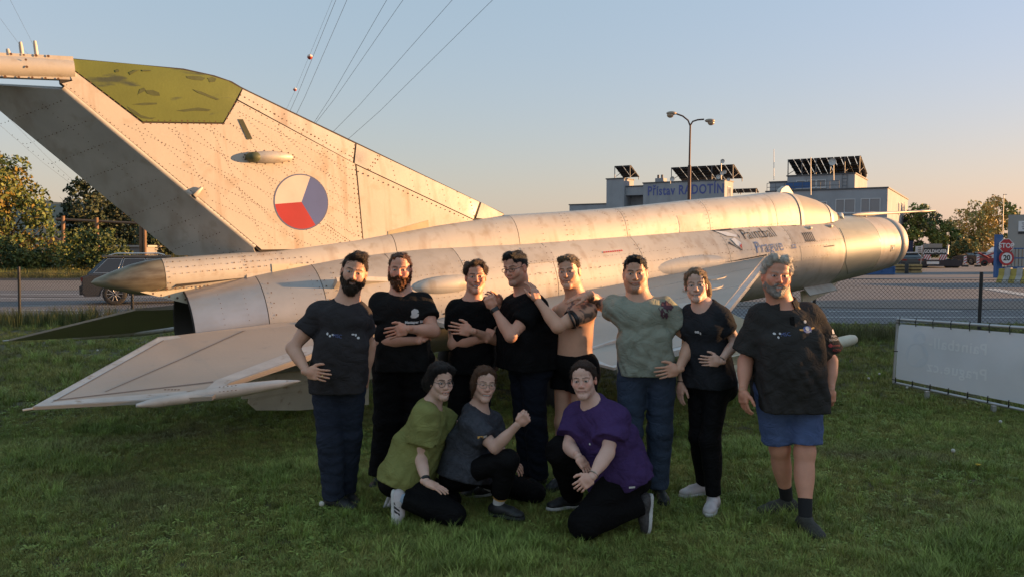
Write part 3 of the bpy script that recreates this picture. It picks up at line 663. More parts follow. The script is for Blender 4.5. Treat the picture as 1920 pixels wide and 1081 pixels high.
kb = MB(); kb.box((-129, 46.1, ZG + .06), (262, .22, .12)); kb.build('kerb', PAVE, kind='structure')
def lineseg(x0, x1, y, wd, slope=-.0029):
    return mk('road_marking', [(x0, y + slope * x0, ZG + .021), (x1, y + slope * x1, ZG + .021), (x1, y + wd + slope * x1, ZG + .021), (x0, y + wd + slope * x0, ZG + .021)], [(0, 1, 2, 3)], LINE, kind='structure')
lineseg(-120, -3, 29.6, .28); lineseg(-120, -3, 32.2, .28)
for x in np.arange(-44, 0, 5.6): lineseg(x, x + 3, 26.0, .2)
for x in (-15.5, -11.5, -7.5): lineseg(x, x + 2.4, 24.3, .18)
lineseg(-13.5, -6.5, 23.0, .16); lineseg(5, 60, 21.9, .2); lineseg(9.5, 13.5, 23.9, .2); lineseg(14.5, 40, 24.2, .16)
sheet('stop_line', [(20.2, 31.5), (20.9, 31.5), (22.4, 37), (21.7, 37)], ZG + .021, LINE)

# ---- distant hill
hp_ = []; rr_ = random.Random(3)
for i, px in enumerate(range(-700, 760, 20)):
    top = 378 + 0.00022 * (px - 90) ** 2 + 3 * math.sin(px * .06) + rr_.uniform(-1.5, 1.5) ; top = min(top, 458)
    hp_.append((W(px, top, 900), W(px, 470, 800)))
V = [a for a, b in hp_] + [np.array([b[0], 800, ZG]) for a, b in hp_]; n = len(hp_)
mk('hill', V, [(i, i + 1, n + i + 1, n + i) for i in range(n - 1)], mat('hazy_hill', (.17, .165, .13), 1, 0, .25, .02), None, True, kind='structure')  # distance haze is put into the hill's base colour

# ---- trees
LEAFM = mat('leaf', (.1, .1, .03), .7, 0, attr=True); BARK = mat('bark', (.10, .075, .05), .9, 0, .3, 3, .4, 20)
def leafcloud(name, clumps, n, size, cols, parent, seed, off=(0, 0, 0), flat_=1.0):
    r = np.random.default_rng(seed); vol = np.array([c[1][0] * c[1][1] * c[1][2] for c in clumps]) ** .7; vol /= vol.sum()
    ci = r.choice(len(clumps), n, p=vol); c = np.array([np.array(k[0], float) for k in clumps])[ci]; rad = np.array([k[1] for k in clumps])[ci]
    d = r.normal(size=(n, 3)); d /= np.linalg.norm(d, axis=1)[:, None]; q = r.uniform(.25, 1.08, n) ** .5
    p = c + d * rad * q[:, None]
    a = r.normal(size=(n, 3)); a /= np.linalg.norm(a, axis=1)[:, None]; b = np.cross(a, r.normal(size=(n, 3))); b /= np.linalg.norm(b, axis=1)[:, None]
    s = (size * r.uniform(.55, 1.3, n))[:, None]
    V = np.stack([p - a * s, p + b * s * .55, p + a * s, p - b * s * .55], 1).reshape(-1, 3) - np.array(off)
    cols = np.array(cols); cc = cols[r.integers(0, len(cols), len(clumps))][ci] * r.uniform(.6, 1.35, n)[:, None]
    k = r.random(n) < .25; cc[k] = cols[r.integers(0, len(cols), k.sum())]
    return mk(name, V, np.arange(4 * n).reshape(-1, 4), LEAFM, parent, False, np.repeat(cc, 4, 0))
def tree(name, label, base, h, rad, cols, n, leaf, seed, cat='tree', group=None, crown0=.25, nclump=16, airy=1., trunk=None, conic=False, parts=('trunk', 'crown')):
    r = random.Random(seed); base = np.array(base, float); t = empty(name, base, label, cat, group)
    mb = MB(); top = np.array([0, 0, h * .8]); tr = trunk or h * .022
    spine_ = [np.array([0, 0, -.1]), np.array([r.uniform(-.1, .1), r.uniform(-.1, .1), h * .25]), np.array([r.uniform(-.25, .25), r.uniform(-.2, .2), h * .55]), top]
    mb.path(spine_, [tr * 1.3, tr, tr * .65, tr * .15], 7); clumps = []
    for i in range(nclump):
        f = (i + .5) / nclump; z = h * (crown0 + (1 - crown0) * f)
        prof = (1 - f) ** .9 + .08 if conic else math.sin(math.pi * min(1, .12 + .86 * f)) ** .6
        a = i * 2.4 + r.uniform(-.5, .5); R_ = rad * prof * r.uniform(.35, .8)
        c = np.array([math.cos(a) * R_, math.sin(a) * R_, z * r.uniform(.96, 1.02)])
        cr = rad * r.uniform(.26, .46) * (.5 + .6 * prof) * airy
        clumps.append((c, (cr, cr, cr * .8)))
        s = np.array([0, 0, max(h * .12, z - R_ * .9 - .1 * h)]); mb.path([s, (s + c) / 2 + [0, 0, .04 * h], c], [tr * .45, tr * .28, tr * .08], 5)
        for _ in range(3):
            e = c + np.array([r.uniform(-1, 1), r.uniform(-1, 1), r.uniform(-.5, 1)]) * cr; mb.path([c * .7 + s * .3, e], [tr * .14, tr * .04], 4)
    mb.build(parts[0], BARK, t)
    leafcloud(parts[1], clumps, n, leaf, cols, t, seed); return t
def gp(px, D): return np.array([(px - 960) / FPX * D * CT, D, ZG])
GOLD = [(.17, .15, .02), (.12, .14, .025), (.075, .11, .022), (.22, .15, .02), (.05, .085, .02)]
DKG = [(.028, .046, .02), (.04, .06, .024), (.022, .036, .016), (.05, .065, .026)]
OLIV = [(.085, .12, .028), (.06, .095, .024), (.11, .125, .03), (.045, .07, .02)]
AUT = [(.25, .18, .05), (.20, .17, .05), (.28, .19, .05), (.14, .14, .045)]
tree('autumn_tree', 'golden and green autumn tree at the left edge behind the road', gp(15, 60), 8.6, 3.5, GOLD, 7500, .17, 1, crown0=.06, nclump=26)
tree('dark_tree', 'dark green tree with a pointed top behind the timber frame', gp(165, 68), 7.6, 2.6, DKG, 6000, .17, 2, crown0=.04, nclump=24)
tree('dark_tree', 'dark green tree half hidden behind the rudder of the jet', gp(232, 70), 5.9, 3.2, DKG, 5500, .18, 3, crown0=.02, nclump=22)
tree('dark_tree', 'dark low tree beside the foot of the rudder', gp(310, 66), 4.6, 3.2, DKG, 4500, .17, 4, crown0=.02, nclump=20)
bsh = [(-6, 2.6, 'dark bush under the golden tree'), (55, 1.6, 'low dull bush right of the golden tree'), (100, 2.0, 'small bush below the tiled roof'), (150, 3.0, 'tall olive bush left of the car'), (196, 3.1, 'yellowish bush directly behind the car'), (236, 1.5, 'low bush at the start of the yellow fence')]
for i, (px, h, lb) in enumerate(bsh):
    tree('bush', lb, gp(px, 53 + .8 * (i % 3)), h, 1.1 + .15 * h, [OLIV, OLIV + GOLD[:2]][i % 2], 1700 + 500 * (h > 2.5), .12, 20 + i, 'bush', 'bushes along the far side of the road', .03, 14, 1.15, .03, parts=('stem', 'foliage'))
# right-hand trees behind the yard
rt = [(1722, 7.6, 3.2, OLIV + DKG[:1], 4200, 'dark green dense tree right beside the office block', 98, 1.), (1772, 5.2, 2.8, OLIV, 3000, 'dark low tree behind the trailer board', 100, .9), (1802, 6.9, 3.2, AUT, 1500, 'thin half bare autumn tree behind the trailer', 104, 1.0),
      (1838, 8.0, 3.4, AUT, 2300, 'airy yellowing tree in the middle of the tree row', 100, 1.0), (1868, 8.6, 3.4, AUT + OLIV[:1], 2600, 'tallest airy yellow tree left of the blue gate', 103, 1.), (1898, 7.2, 2.8, OLIV, 2000, 'green tree behind the grey container', 106, 1.), (1812, 3.0, 2.6, DKG + AUT, 1800, 'bushy undergrowth right of the trailer', 92, 1.)]
for i, (px, h, rd, cl, n, lb, D, ai) in enumerate(rt): tree('tree', lb, gp(px, D), h * .94, rd, [tuple(1.7 * q for q in c) for c in cl], n, .2, 40 + i, group='trees at the back of the yard', crown0=.12, nclump=18, airy=ai * .8, trunk=.10)  # leaf colours brightened: haze and missing light put into the colour
for px in (1042, 1058, 1080, 1005):
    pass

# ---- left background: picket fence, timber frame, house
WOODY = mat('yellow_wood', (.30, .20, .04), .7, 0, .3, 3); WOODB = mat('brown_wood', (.22, .13, .075), .8, 0, .3, 2)
for a, b, lb in ((228, 352, 'yellow picket fence behind the car, running under the rudder'), (12, 62, 'short yellow picket fence between the bushes at the left')):
    p0, p1 = gp(a, 55), gp(b, 55); t = empty('picket_fence', p0, lb, 'fence'); mp = MB(); L_ = np.linalg.norm(p1 - p0)
    for x in np.arange(0, L_, .13): mp.box((x, 0, .72), (.085, .02, 1.35 + .05 * math.sin(x * 7)))
    mp.build('picket', WOODY, t, kind='stuff'); mr = MB()
    for z in (.35, 1.1): mr.box((L_ / 2, .04, z), (L_, .04, .09))
    mr.build('rail', WOODB, t)
    for x in np.arange(0, L_ + .1, 2.2): MB().box((x, .09, .7), (.09, .09, 1.5)).build('post', WOODB, t)
t = empty('timber_frame', gp(118, 58), 'tall bare timber frame of posts and a long crossbeam', 'frame')
o0 = gp(118, 58)
for px, top in ((118, 405), (184, 408), (264, 423), (271, 423)):
    p = gp(px, 58) - o0; tp = W(px - (3 if px == 184 else 0), top, 58) - o0; MB().path([p, tp], .13, 8).build('post', WOODB, t)
MB().path([W(105, 411, 58.2) - o0, W(262, 419, 58.2) - o0], .09, 8).build('crossbeam', WOODB, t)
t = empty('house', gp(120, 80), 'small far house with an orange tiled roof', 'house')
mb = MB(); mb.box((0, 0, 1.0), (3.2, 3, 2.0)); mb.build('wall', mat('house_wall', (.55, .5, .42), .9), t)
mb = MB(); mb.prism([(-1.9, -1.8, 1.9), (1.9, -1.8, 1.9), (0, -1.8, 2.9)], (0, 3.6, 0)); mb.build('roof', mat('roof_tile', (.30, .13, .07), .8, 0, .3, 6), t)
for x in (-.8, .8): MB().box((x, -1.52, 1.1), (.7, .06, .8)).build('window', mat('dark_glass', (.03, .035, .04), .15), t)
t = empty('shed', gp(226, 64), 'low grey flat shed behind the bushes', 'shed'); MB().box((0, 0, .95), (5.5, 3, 1.9)).build('wall', mat('shed_grey', (.22, .22, .23), .8), t); MB().box((0, 0, 1.97), (5.9, 3.4, .14)).build('roof', mat('shed_roof', (.35, .33, .31), .8), t)

# ---- buildings on the right
FD, SD = np.array([-.86, .51, 0]), np.array([.51, .86, 0]); RB = np.array([-FD, SD, [0, 0, 1]])     # along facade to the right, depth, up
CONC = mat('grey_render', (.36, .37, .39), .85, 0, .14, .5, .1, 20, streak=((.24, .24, .25), (1.2, 1.2, .25), .5, .75, .6)); PINK = CONC
FRAMEW = mat('window_frame', (.6, .6, .6), .5); PANE = mat('window_pane', (.22, .23, .25), .12, 0, .1, .6); CAPM = mat('roof_edge', (.08, .08, .085), .6); PVB = mat('solar_back', (.035, .033, .035), .6, 0, .3, 3); STRUT = mat('strut_steel', (.12, .12, .125), .5, .3); BLUES = mat('blue_paint', (.035, .115, .30), .5, 0, .2, 3, streak=((.10, .09, .08), (5, 5, 1), .6, .8, .4))
def along(Cp, d, px):
    k = (px - 960) / FPX * CT; return (Cp[0] - k * Cp[1]) / (k * d[1] - d[0])
def zpx(px, py, P): return W(px, py, P[1])[2]
class Bld:
    """a block whose nearest corner C is seen; fronts run along FD, sides along SD"""
    def __init__(s, name, C, label): s.C = np.array(C, float); s.t = empty(name, s.C, label, 'building')
    def P(s, u, v, z): return FD * u + SD * v + np.array([0, 0, z])          # u leftwards along the front, v along the side
    def block(s, name, m, u0, u1, v0, v1, z0, z1, cap=True):
        mb = MB(); mb.prism([s.P(u0, v0, z0), s.P(u1, v0, z0), s.P(u1, v1, z0), s.P(u0, v1, z0)], (0, 0, z1 - z0)); o = mb.build(name, m, s.t)
        if cap:
            mb = MB(); mb.prism([s.P(u0 - .1, v0 - .1, z1 + .003), s.P(u1 + .1, v0 - .1, z1 + .003), s.P(u1 + .1, v1 + .1, z1 + .003), s.P(u0 - .1, v1 + .1, z1 + .003)], (0, 0, .14)); mb.build('roof_edge', CAPM, s.t)
        return o
    def window(s, u, v, z0, z1, wd, side=False, panes=2):
        e = SD if side else FD; n = -FD if side else -SD; b = s.P(u, v, 0)
        mb = MB()
        def rect(a0, a1, b0, b1, d0, d1): mb.prism([b + e * a0 + n * d0 + [0, 0, b0], b + e * a1 + n * d0 + [0, 0, b0], b + e * a1 + n * d0 + [0, 0, b1], b + e * a0 + n * d0 + [0, 0, b1]], n * (d1 - d0))
        f = .07
        rect(0, wd, z0, z0 + f, .005, .06); rect(0, wd, z1 - f, z1, .005, .06); rect(0, f, z0 + f, z1 - f, .005, .06); rect(wd - f, wd, z0 + f, z1 - f, .005, .06)
        xs_ = [0, wd] if panes == 1 else [0, wd * .55, wd]
        if panes == 2: rect(wd * .55 - f / 2, wd * .55 + f / 2, z0 + f, z1 - f, .005, .06)
        fr_ = mb.build('window', FRAMEW, s.t)
        for a, c in zip(xs_[:-1], xs_[1:]):
            mb = MB(); rect(a + f, c - f, z0 + f, z1 - f, .006, .022); o = mb.build('pane', PANE, fr_)
        mb = MB(); rect(-.05, wd + .05, z0 - .08, z0 - .01, .004, .14); mb.build('sill', FRAMEW, fr_)
# office block
C = gp(1662, 84); B1 = Bld('office_block', C, 'grey flat-roofed office block with its lit end wall, right of the cockpit')
zt = zpx(1662, 353, C) - ZG; uL = along(C, FD, 1435); vR = along(C, SD, 1700)
B1.block('wall', CONC, 0, uL, 0, vR, 0, zt)
for a, b in ((1649, 1612), (1602, 1565)):
    u = along(C, FD, a); u1 = along(C, FD, b); B1.window(u, 0, zpx(1640, 398, C) - ZG, zpx(1640, 371, C) - ZG, u1 - u)
u = along(C, FD, 1549); B1.window(u, 0, zpx(1640, 396, C) - ZG, zpx(1640, 375, C) - ZG, 1.1, panes=1)
for a in (1682, 1688):
    v = along(C, SD, a); B1.window(0, v, zpx(1686, 401, C + SD * v) - ZG, zpx(1686, 380, C + SD * v) - ZG, 1.0, True, 1)
v = along(C, SD, 1691); B1.window(0, v, zpx(1691, 452, C + SD * v) - ZG, zpx(1691, 431, C + SD * v) - ZG, .9, True, 1)
v = along(C, SD, 1693); MB().box(B1.P(-.25, v, zpx(1693, 414, C + SD * v) - ZG), (.4, .9, .6), RB).build('air_conditioner', mat('ac_dark', (.12, .1, .09), .6), B1.t)
# its set-back upper storey
v2 = 3.4; C2 = C + SD * v2; u2 = along(C2, FD, 1600); u3 = along(C2, FD, 1474); u4 = along(C2, FD, 1440); z2 = zpx(1600, 323, C2) - ZG; v3 = v2 + 10.5
B1.block('upper_wall', CONC, u2, u3, v2, v3, zt - .2, z2); B1.block('upper_wall', CONC, u3 + .01, u4, v2 + .4, v3, zt - .2, z2 - .6)
for a in (1546, 1528, 1508):
    u = along(C2, FD, a); B1.window(u, v2, zt + .55, zt + 1.45, 1.0, panes=1)
MB().box(B1.P(u3 - 1.2, v2 - .05, zt + .9), (2.6, .06, .7), RB).build('blue_board', BLUES, B1.t)
mb = MB()
for i in range(9):
    u = along(C, FD, 1570) + i * .95; mb.tube(B1.P(u, .3, zt + .1), B1.P(u, .3, zt + 1.0), .03, n=5)
for z in (.55, 1.0): mb.tube(B1.P(along(C, FD, 1570), .3, zt + z), B1.P(along(C, FD, 1570) + 8 * .95, .3, zt + z), .03, n=5)
mb.build('railing', STRUT, B1.t)
mb = MB()
for du in (0, .5): mb.tube(B1.P(along(C2, FD, 1586) + du, v2 - .15, zt + .1), B1.P(along(C2, FD, 1586) + du, v2 - .15, z2), .03, n=5)
for i in range(7): mb.tube(B1.P(along(C2, FD, 1586), v2 - .15, zt + .3 + i * .38), B1.P(along(C2, FD, 1586) + .5, v2 - .15, zt + .3 + i * .38), .02, n=5)
mb.build('ladder', STRUT, B1.t)
# solar arrays on frames
def solar(label, o_, ulen, n_u, rows, tilt_h, depth, base):
    t = empty('solar_array', o_, label, 'solar panels', 'solar arrays on the roofs')
    P = lambda u, v, z: FD * u + SD * v + np.array([0, 0, z])
    for r_ in range(rows):
        f0, f1 = r_ / rows, (r_ + .95) / rows
        a, b = (depth * (1 - f0), base + tilt_h * f0), (depth * (1 - f1), base + tilt_h * f1)
        du = -r_ * .0
        for i in range(n_u):
            u0, u1 = ulen * i / n_u + .03 + du, ulen * (i + 1) / n_u - .03 + du
            mb = MB(); q = [P(u0, depth - a[0], a[1]), P(u1, depth - a[0], a[1]), P(u1, depth - b[0], b[1]), P(u0, depth - b[0], b[1])]
            nn = nrm(np.cross(q[1] - q[0], q[3] - q[0])); mb.prism(q, nn * .06); mb.build('panel', PVB, t)
    mb = MB()
    for u in np.linspace(.1, ulen - .1, 4):
        mb.tube(P(u, depth * .92, -.1), P(u, depth * .92, base + tilt_h * .90), .07, n=6); mb.tube(P(u, depth * .08, -.1), P(u, depth * .92, base + tilt_h * .88), .05, n=6); mb.tube(P(u, .1, -.1), P(u, .1, base + .1), .06, n=6)
    for u0, u1 in ((.1, ulen * .5), (ulen - .1, ulen * .5)): mb.tube(P(u0, depth * .85, base), P(u1, depth * .85, base + tilt_h * .7), .045, n=5)
    for f in (.15, .5, .85): mb.tube(P(0, depth * f - .12, base + tilt_h * f - .08), P(ulen, depth * f - .12, base + tilt_h * f - .08), .06, n=5)
    mb.build('support_frame', STRUT, t); return t
def solar2(label, o_, ulen, n_u, rows, h, lean, base):
    """back side seen: top edge leans over towards the viewer"""
    t = empty('solar_array', o_, label, 'solar panels', 'solar arrays on the roofs'); P = lambda u, v, z: FD * u + SD * v + np.array([0, 0, z])
    for r_ in range(rows):
        f0, f1 = r_ / rows, (r_ + .94) / rows
        for i in range(n_u):
            u0, u1 = ulen * i / n_u + .04, ulen * (i + 1) / n_u - .04
            q = [P(u0, lean * (1 - f0), base + h * f0), P(u1, lean * (1 - f0), base + h * f0), P(u1, lean * (1 - f1), base + h * f1), P(u0, lean * (1 - f1), base + h * f1)]
            mb = MB(); mb.prism(q, nrm(np.cross(q[1] - q[0], q[3] - q[0])) * .05); mb.build('panel', PVB, t)
    mb = MB()
    for u in np.linspace(.15, ulen - .15, max(2, n_u // 2 + 1)):
        mb.tube(P(u, -.05, -.05), P(u, -.05, base + h * .97), .06, n=6); mb.tube(P(u, lean, -.05), P(u, lean, base + .05), .06, n=6); mb.tube(P(u, lean * .98, base + .02), P(u, -.03, base + h - .06), .05, n=5)
        mb.tube(P(u, -.05, .1), P(u, lean * .6, base + h * .4), .04, n=5)
    for f in (.2, .55, .9): mb.tube(P(0, lean * (1 - f) - .1, base + h * f), P(ulen, lean * (1 - f) - .1, base + h * f), .05, n=5)
    mb.build('support_frame', STRUT, t); return t
uu = along(C2, FD, 1611); Lp = along(C2, FD, 1466) - uu - .4
hh = zpx(1592, 289, C2) - ZG - z2
solar2('large dark solar array on the roof above the office block', C2 + FD * (u2 - .6) + np.array([0, 0, z2 + .15]), Lp, 11, 3, hh - .4, 6.0, .25)
solar2('small lower solar array at the right end of the office roof', C2 + FD * (u2 - .1) + SD * 5 + np.array([0, 0, z2 + .15]), 3.2, 3, 2, hh * .62, 4.5, .15)
# harbour building with the lettering
D3 = 104; C3 = gp(1357, D3); B2 = Bld('harbour_building', C3, 'grey building lettered in blue along its roof wall, behind the spine of the jet')
z3 = zpx(1357, 338, C3) - ZG; uT = along(C3, FD, 1205); vE = along(C3, SD, 1373)
B2.block('wall', CONC, 0, uT, 0, vE, 0, z3)
u5 = along(C3, FD, 1171); B2.block('canopy_roof', CONC, uT + .01, u5, .3, 3, z3 - 1.5, z3 - .35); B2.block('back_wall', CONC, uT + .02, u5, 2.2, 3.2, 0, z3 - 1.51, False)
u6 = along(C3, FD, 1138); B2.block('stair_tower', CONC, u5 + .01, u6, -.3, 3.2, 0, zpx(1138, 337, C3 + FD * u6) - ZG)
u7 = along(C3, FD, 1088); B2.block('low_wing', CONC, u6 + .01, u7 + 2, .5, 6, 0, zpx(1090, 384, C3 + FD * u7) - ZG)
B2.window(0, vE * .35, z3 - 2.6, z3 - .7, vE * .35, True, 1)
uc = along(C3, FD, 1219); zc_ = zpx(1219, 334, C3 + FD * uc) - ZG
ch = MB(); ch.prism([B2.P(uc - .7, 3, z3 - .3), B2.P(uc + .5, 3, z3 - .3), B2.P(uc + .5, 4.4, z3 - .3), B2.P(uc - .7, 4.4, z3 - .3)], (0, 0, zc_ - z3 + .5)); chm = ch.build('chimney', CONC, B2.t)
for du in (-.3, .25): MB().tube(B2.P(uc + du, 3.6, zc_ + .2), B2.P(uc + du, 3.6, zc_ + .7), .16, n=8).build('chimney_pot', CAPM, chm)
tl = along(C3, FD, 1283); V2, F2 = text_mesh("Přístav RADOTÍN", 1.75, 1.12, .035); wd = max(v[0] for v in V2) - min(v[0] for v in V2); want = along(C3, FD, 1212) - along(C3, FD, 1353); V2 = [(a * want / wd, b) for a, b in V2]
flat('lettering', V2, F2, B2.P(tl, 0, z3 - 1.1), -FD, (0, 0, 1), mat('letter_blue', (.10, .12, .33), .7), B2.t, lift=.03)
dish = mat('dish_white', (.6, .58, .55), .5)
solar2('solar array on the lettered building, behind the lamp post', C3 + FD * (along(C3, FD, 1372)) + np.array([0, 0, z3 + .2]) + SD * .6, along(C3, FD, 1252) - along(C3, FD, 1371), 7, 3, zpx(1357, 309, C3) - ZG - z3 - .5, 4.6, .35)
ct_ = C3 + FD * u5; solar2('small solar array on the stair tower at the far left of the roofs', C3 + FD * (u5 - .8) + np.array([0, 0, zpx(1150, 336, ct_) - ZG + .2]) + SD * .2, u6 - u5 - .1, 2, 3, zpx(1160, 313, ct_) - zpx(1160, 336, ct_) - .3, 3.2, .3)
solar2('low flat solar array right of the lettered building', gp(1418, 108) + np.array([0, 0, zpx(1400, 362, gp(1400, 108)) - ZG]), 5.0, 5, 1, .5, 1.2, .15)
# antennas and dishes on the roofs
def mast(label, px, py0, py1, D, r=.05, dishes=(), name='antenna_mast', cat='antenna'):
    b = W(px, py0, D); t = empty(name, b, label, cat, 'antennas on the roofs'); tp = W(px, py1, D) - b
    MB().path([(0, 0, 0), tp], [r, r * .7], 6).build('pole', mat('mast_grey', (.35, .33, .31), .5, .3), t)
    for dx, dy, s in dishes:
        c = W(px + dx, dy, D) - b; mb = MB(); mb.lathe([(-.12, .02), (-.1, s * .6), (0, s), (.02, s)], c + np.array([0, -.25, 0]), (-.5, -.86, 0), 12); mb.tube(c, c + np.array([0, .3, 0]) * .5 - np.array([dx * D / FPX, 0, 0]) * .9, .03, n=5); mb.build('dish', dish, t)
mast('thin tall antenna left of the office block', 1451, 338, 280, 88, .035)
mast('pale flagpole in front of the office roof', 1520, 366, 295, 70, .05)
mast('mast carrying small round dishes at the end of the lettered wall', 1352, 337, 300, 102, .09, ((2, 303, .28), (-6, 332, .3), (1, 325, .28), (6, 323, .25), (13, 337, .25)))
mast('floodlight bracket on the upper wall of the office', 1563, 338, 304, 87, .06, ((-4, 304, .4),), 'floodlight', 'light')
mast('small dish at the left end of the solar array', 1257, 345, 335, 102, .05, ((3, 336, .32),))

# ---- street lamp with two arms
SL = 40; b = gp(1291, SL); t = empty('street_lamp', b, 'double-armed street lamp behind the spine of the jet', 'street lamp')
LM = mat('lamp_post_rust', (.10, .055, .04), .6, .3, .3, 3)
mb = MB(); zt_ = W(1294, 234, SL)[2] - ZG; zm = W(1291, 310, SL)[2] - ZG; mb.tube((0, 0, 0), (0, 0, zm), .085, .08, n=10); mb.tube((0, 0, zm), (.02, 0, zt_), .05, .045, n=10); mb.build('pole', LM, t)
LH = mat('lamp_head', (.34, .27, .2), .4, .2)
for pts, hd in ([((1294, 236), (1290, 226), (1280, 218), (1266, 213)), (1259, 215)], [((1294, 236), (1299, 228), (1308, 225), (1320, 224)), (1331, 229)]):
    pts = [(W(x, y, SL) - b) for x, y in pts]; arm = MB().path(pts, .04, 7).build('arm', LM, t)
    c = W(*hd, SL) - b; mb = MB(); mb.sphere(c + [0, 0, .06], (.26, .13, .10)); mb.build('lamp_head', LH, t)
    mb = MB(); mb.sphere(c + [-.06 if hd[0] < 1290 else .06, 0, -.04], (.17, .12, .13)); mb.build('lamp_glass', mat('lamp_glass', (.35, .25, .16), .2), t)

# ---- power cables
CAB = mat('cable', (.07, .08, .10), .6, .2)
cabs = [((627, -10), (530, 220)), ((634, -10), (533, 232)), ((655, -10), (545, 236)), ((731, -10), (585, 236)), ((764, -12), (588, 236)), ((857, -10), (618, 254)), ((932, -8), (645, 268)), ((-40, -20), (62, 112)), ((-75, 130), (150, 350)), ((-110, 140), (140, 350)), ((14, -10), (80, 112))]
CLAB = ['very thin power cable carrying the two marker balls', 'power cable running just right of the marker balls', 'third power cable from the left, next to the marker balls', 'left one of the two cables that meet at the fin edge', 'right one of the two cables that meet at the fin edge', 'second power cable from the right in the middle of the sky', 'rightmost power cable, the longest slanting line in the sky', 'thin cable in the top left corner passing behind the fin antennas', 'upper faint cable below the rudder at the left edge', 'lower faint cable below the rudder at the left edge', 'steep thin cable just left of the tallest fin antenna']
for i, (a, bb) in enumerate(cabs):
    p0 = W(*a, 70); p1 = W(*bb, 230); mid = (p0 + p1) / 2 - [0, 0, .5]
    o = MB().path([p0, mid, p1], [.018, .03, .05] if i not in (0, 7, 8, 9, 10) else [.010, .016, .028], 5).build('power_cable', CAB)
    tag(o, CLAB[i], 'cable', 'power cables across the sky')
rw = [mat('ball_red', (.40, .06, .04), .5), mat('ball_white', (.65, .6, .55), .5)]
for (px, py), lb in (((581, 107), 'upper red and white marker ball on the power cable'), ((553, 168), 'lower red and white marker ball on the power cable')):
    D = 130 if py < 120 else 165; c = W(px, py, D); t = empty('marker_ball', c, lb, 'marker ball'); r_ = 5.0 / 1500 * D if py < 120 else 3.4 / 1500 * D
    for k, m in ((1, rw[1]), (-1, rw[0])):
        mb = MB(); mb.lathe([(0, r_), (.5 * r_, .866 * r_), (.87 * r_, .5 * r_), (r_, .001)], (0, 0, 0), (0, 0, k), 14); mb.build('half_shell', m, t)

# ---- chain-link fence between the lawn and the road
FA, FB = np.array([-9.6, 20.2, ZG]), np.array([9.75, 16.6, ZG]); fd = nrm(FB - FA); FA2 = FA - fd * 6.6; L_ = 40.0
t = empty('chain_link_fence', FA2, 'chain-link fence on black posts between the lawn and the road', 'fence')
WIRE = mat('fence_wire', (.05, .05, .05), .6, .3); PST = mat('fence_post', (.018, .018, .018), .6)
for i in range(13): MB().tube(fd * (i * 3.28 + .02), fd * (i * 3.28 + .02) + np.array([.02, 0, 1.42]), .035, n=8).build('post', PST, t)
mb = MB(); s_ = .085; Hf = 1.22
for x in np.arange(-Hf, L_, s_):
    for k in (1, -1):
        a, c = (x, x + Hf) if k == 1 else (x + Hf, x)
        mb.tube(fd * a + [0, 0, .04], fd * c + [0, 0, .04 + Hf], .0035, n=3, cap=False)
mb.build('wire_mesh', WIRE, t, kind='stuff')
mb = MB()
for z in (.05, .65, 1.26): mb.tube(np.array([0, 0, z]), fd * L_ + [0, 0, z], .005, n=4)
mb.build('tension_wire', WIRE, t)

# ---- banner on a steel frame
A0, A1 = W(1683, 598, 10.6), W(1675, 716, 10.6); K0, K1 = W(1985, 618, 8.75), W(1985, 782, 8.75)
t = empty('banner', (A1[0], A1[1], gz(10.6)), 'grey back of a vinyl banner stretched in a low tube frame', 'banner'); o0 = np.array(t.location)
TUBE = mat('galvanised_tube', (.5, .5, .5), .4, .5, .2, 4); VIN = mat('vinyl_back', (.80, .80, .82), .5, 0, .12, 1.6, .12, 5, spots=((.73, .74, .77), 4, .5, .8)); TIE = mat('cable_tie', (.015, .015, .015), .6)
q = lambda u, v: (A0 + (K0 - A0) * u) * (1 - v) + (A1 + (K1 - A1) * u) * v - o0
mb = MB(); mb.path([q(0, 1), q(0, 0)], .016, 8); mb.path([q(0, 0), q(1, 0)], .02, 8); mb.path([q(0, 1), q(1, 1)], .018, 8); mb.path([q(1, 0), q(1, 1)], .016, 8); mb.build('frame', TUBE, t)
nu, nv = 30, 12; V = []; bn = nrm(np.cross(q(1, .5) - q(0, .5), [0, 0, 1]))
for j in range(nv + 1):
    for i in range(nu + 1):
        u, v = .014 + .98 * i / nu, .07 + .86 * j / nv
        V.append(q(u, v) + bn * (.012 * math.sin(u * 9 + v * 3) * math.sin(math.pi * v) + .004 * math.sin(u * 31 + 7 * v)))
V = np.array(V); n = len(V); F2 = [(j * (nu + 1) + i, j * (nu + 1) + i + 1, (j + 1) * (nu + 1) + i + 1, (j + 1) * (nu + 1) + i) for j in range(nv) for i in range(nu)]
mk('vinyl_sheet', V, np.array(F2), VIN, t, True); bb_ = BVHTree.FromPolygons([Vector(v) for v in V], F2)
GHOST = mat('ghost_print', (.86, .86, .86), .5)
def ghost(V2, Fs, c, m=GHOST, lift=.003, name='show_through'):
    r = nrm(q(1, .5) - q(0, .5)); u = nrm(q(0, 0) - q(0, 1)); P = []
    for a, b_ in V2:
        p = c + r * a + u * b_; hit = bb_.ray_cast(Vector(p - bn * .3), Vector(bn))[0]; hit = np.array(hit) if hit is not None else p
        P.append(hit - bn * lift)
    mk(name, P, Fs, m, t)
if bn[1] < 0: bn = -bn
for s_, v_ in (("Paintball-", .32), ("Prague.cz", .66)):
    V2, F2 = text_mesh(s_, .19, 1.1, .003); V2 = [(-a, b_) for a, b_ in V2]; ghost(V2, F2, q(.42, v_))
DG = mat('ghost_dark', (.72, .735, .77), .5)
for V2, c_ in ((disc2(.16, 20), q(.155, .52)), (disc2(.09, 16), q(.17, .26)), (disc2(.15, 24), q(.88, .52))): ghost(V2[0], V2[1], c_, DG, .002)
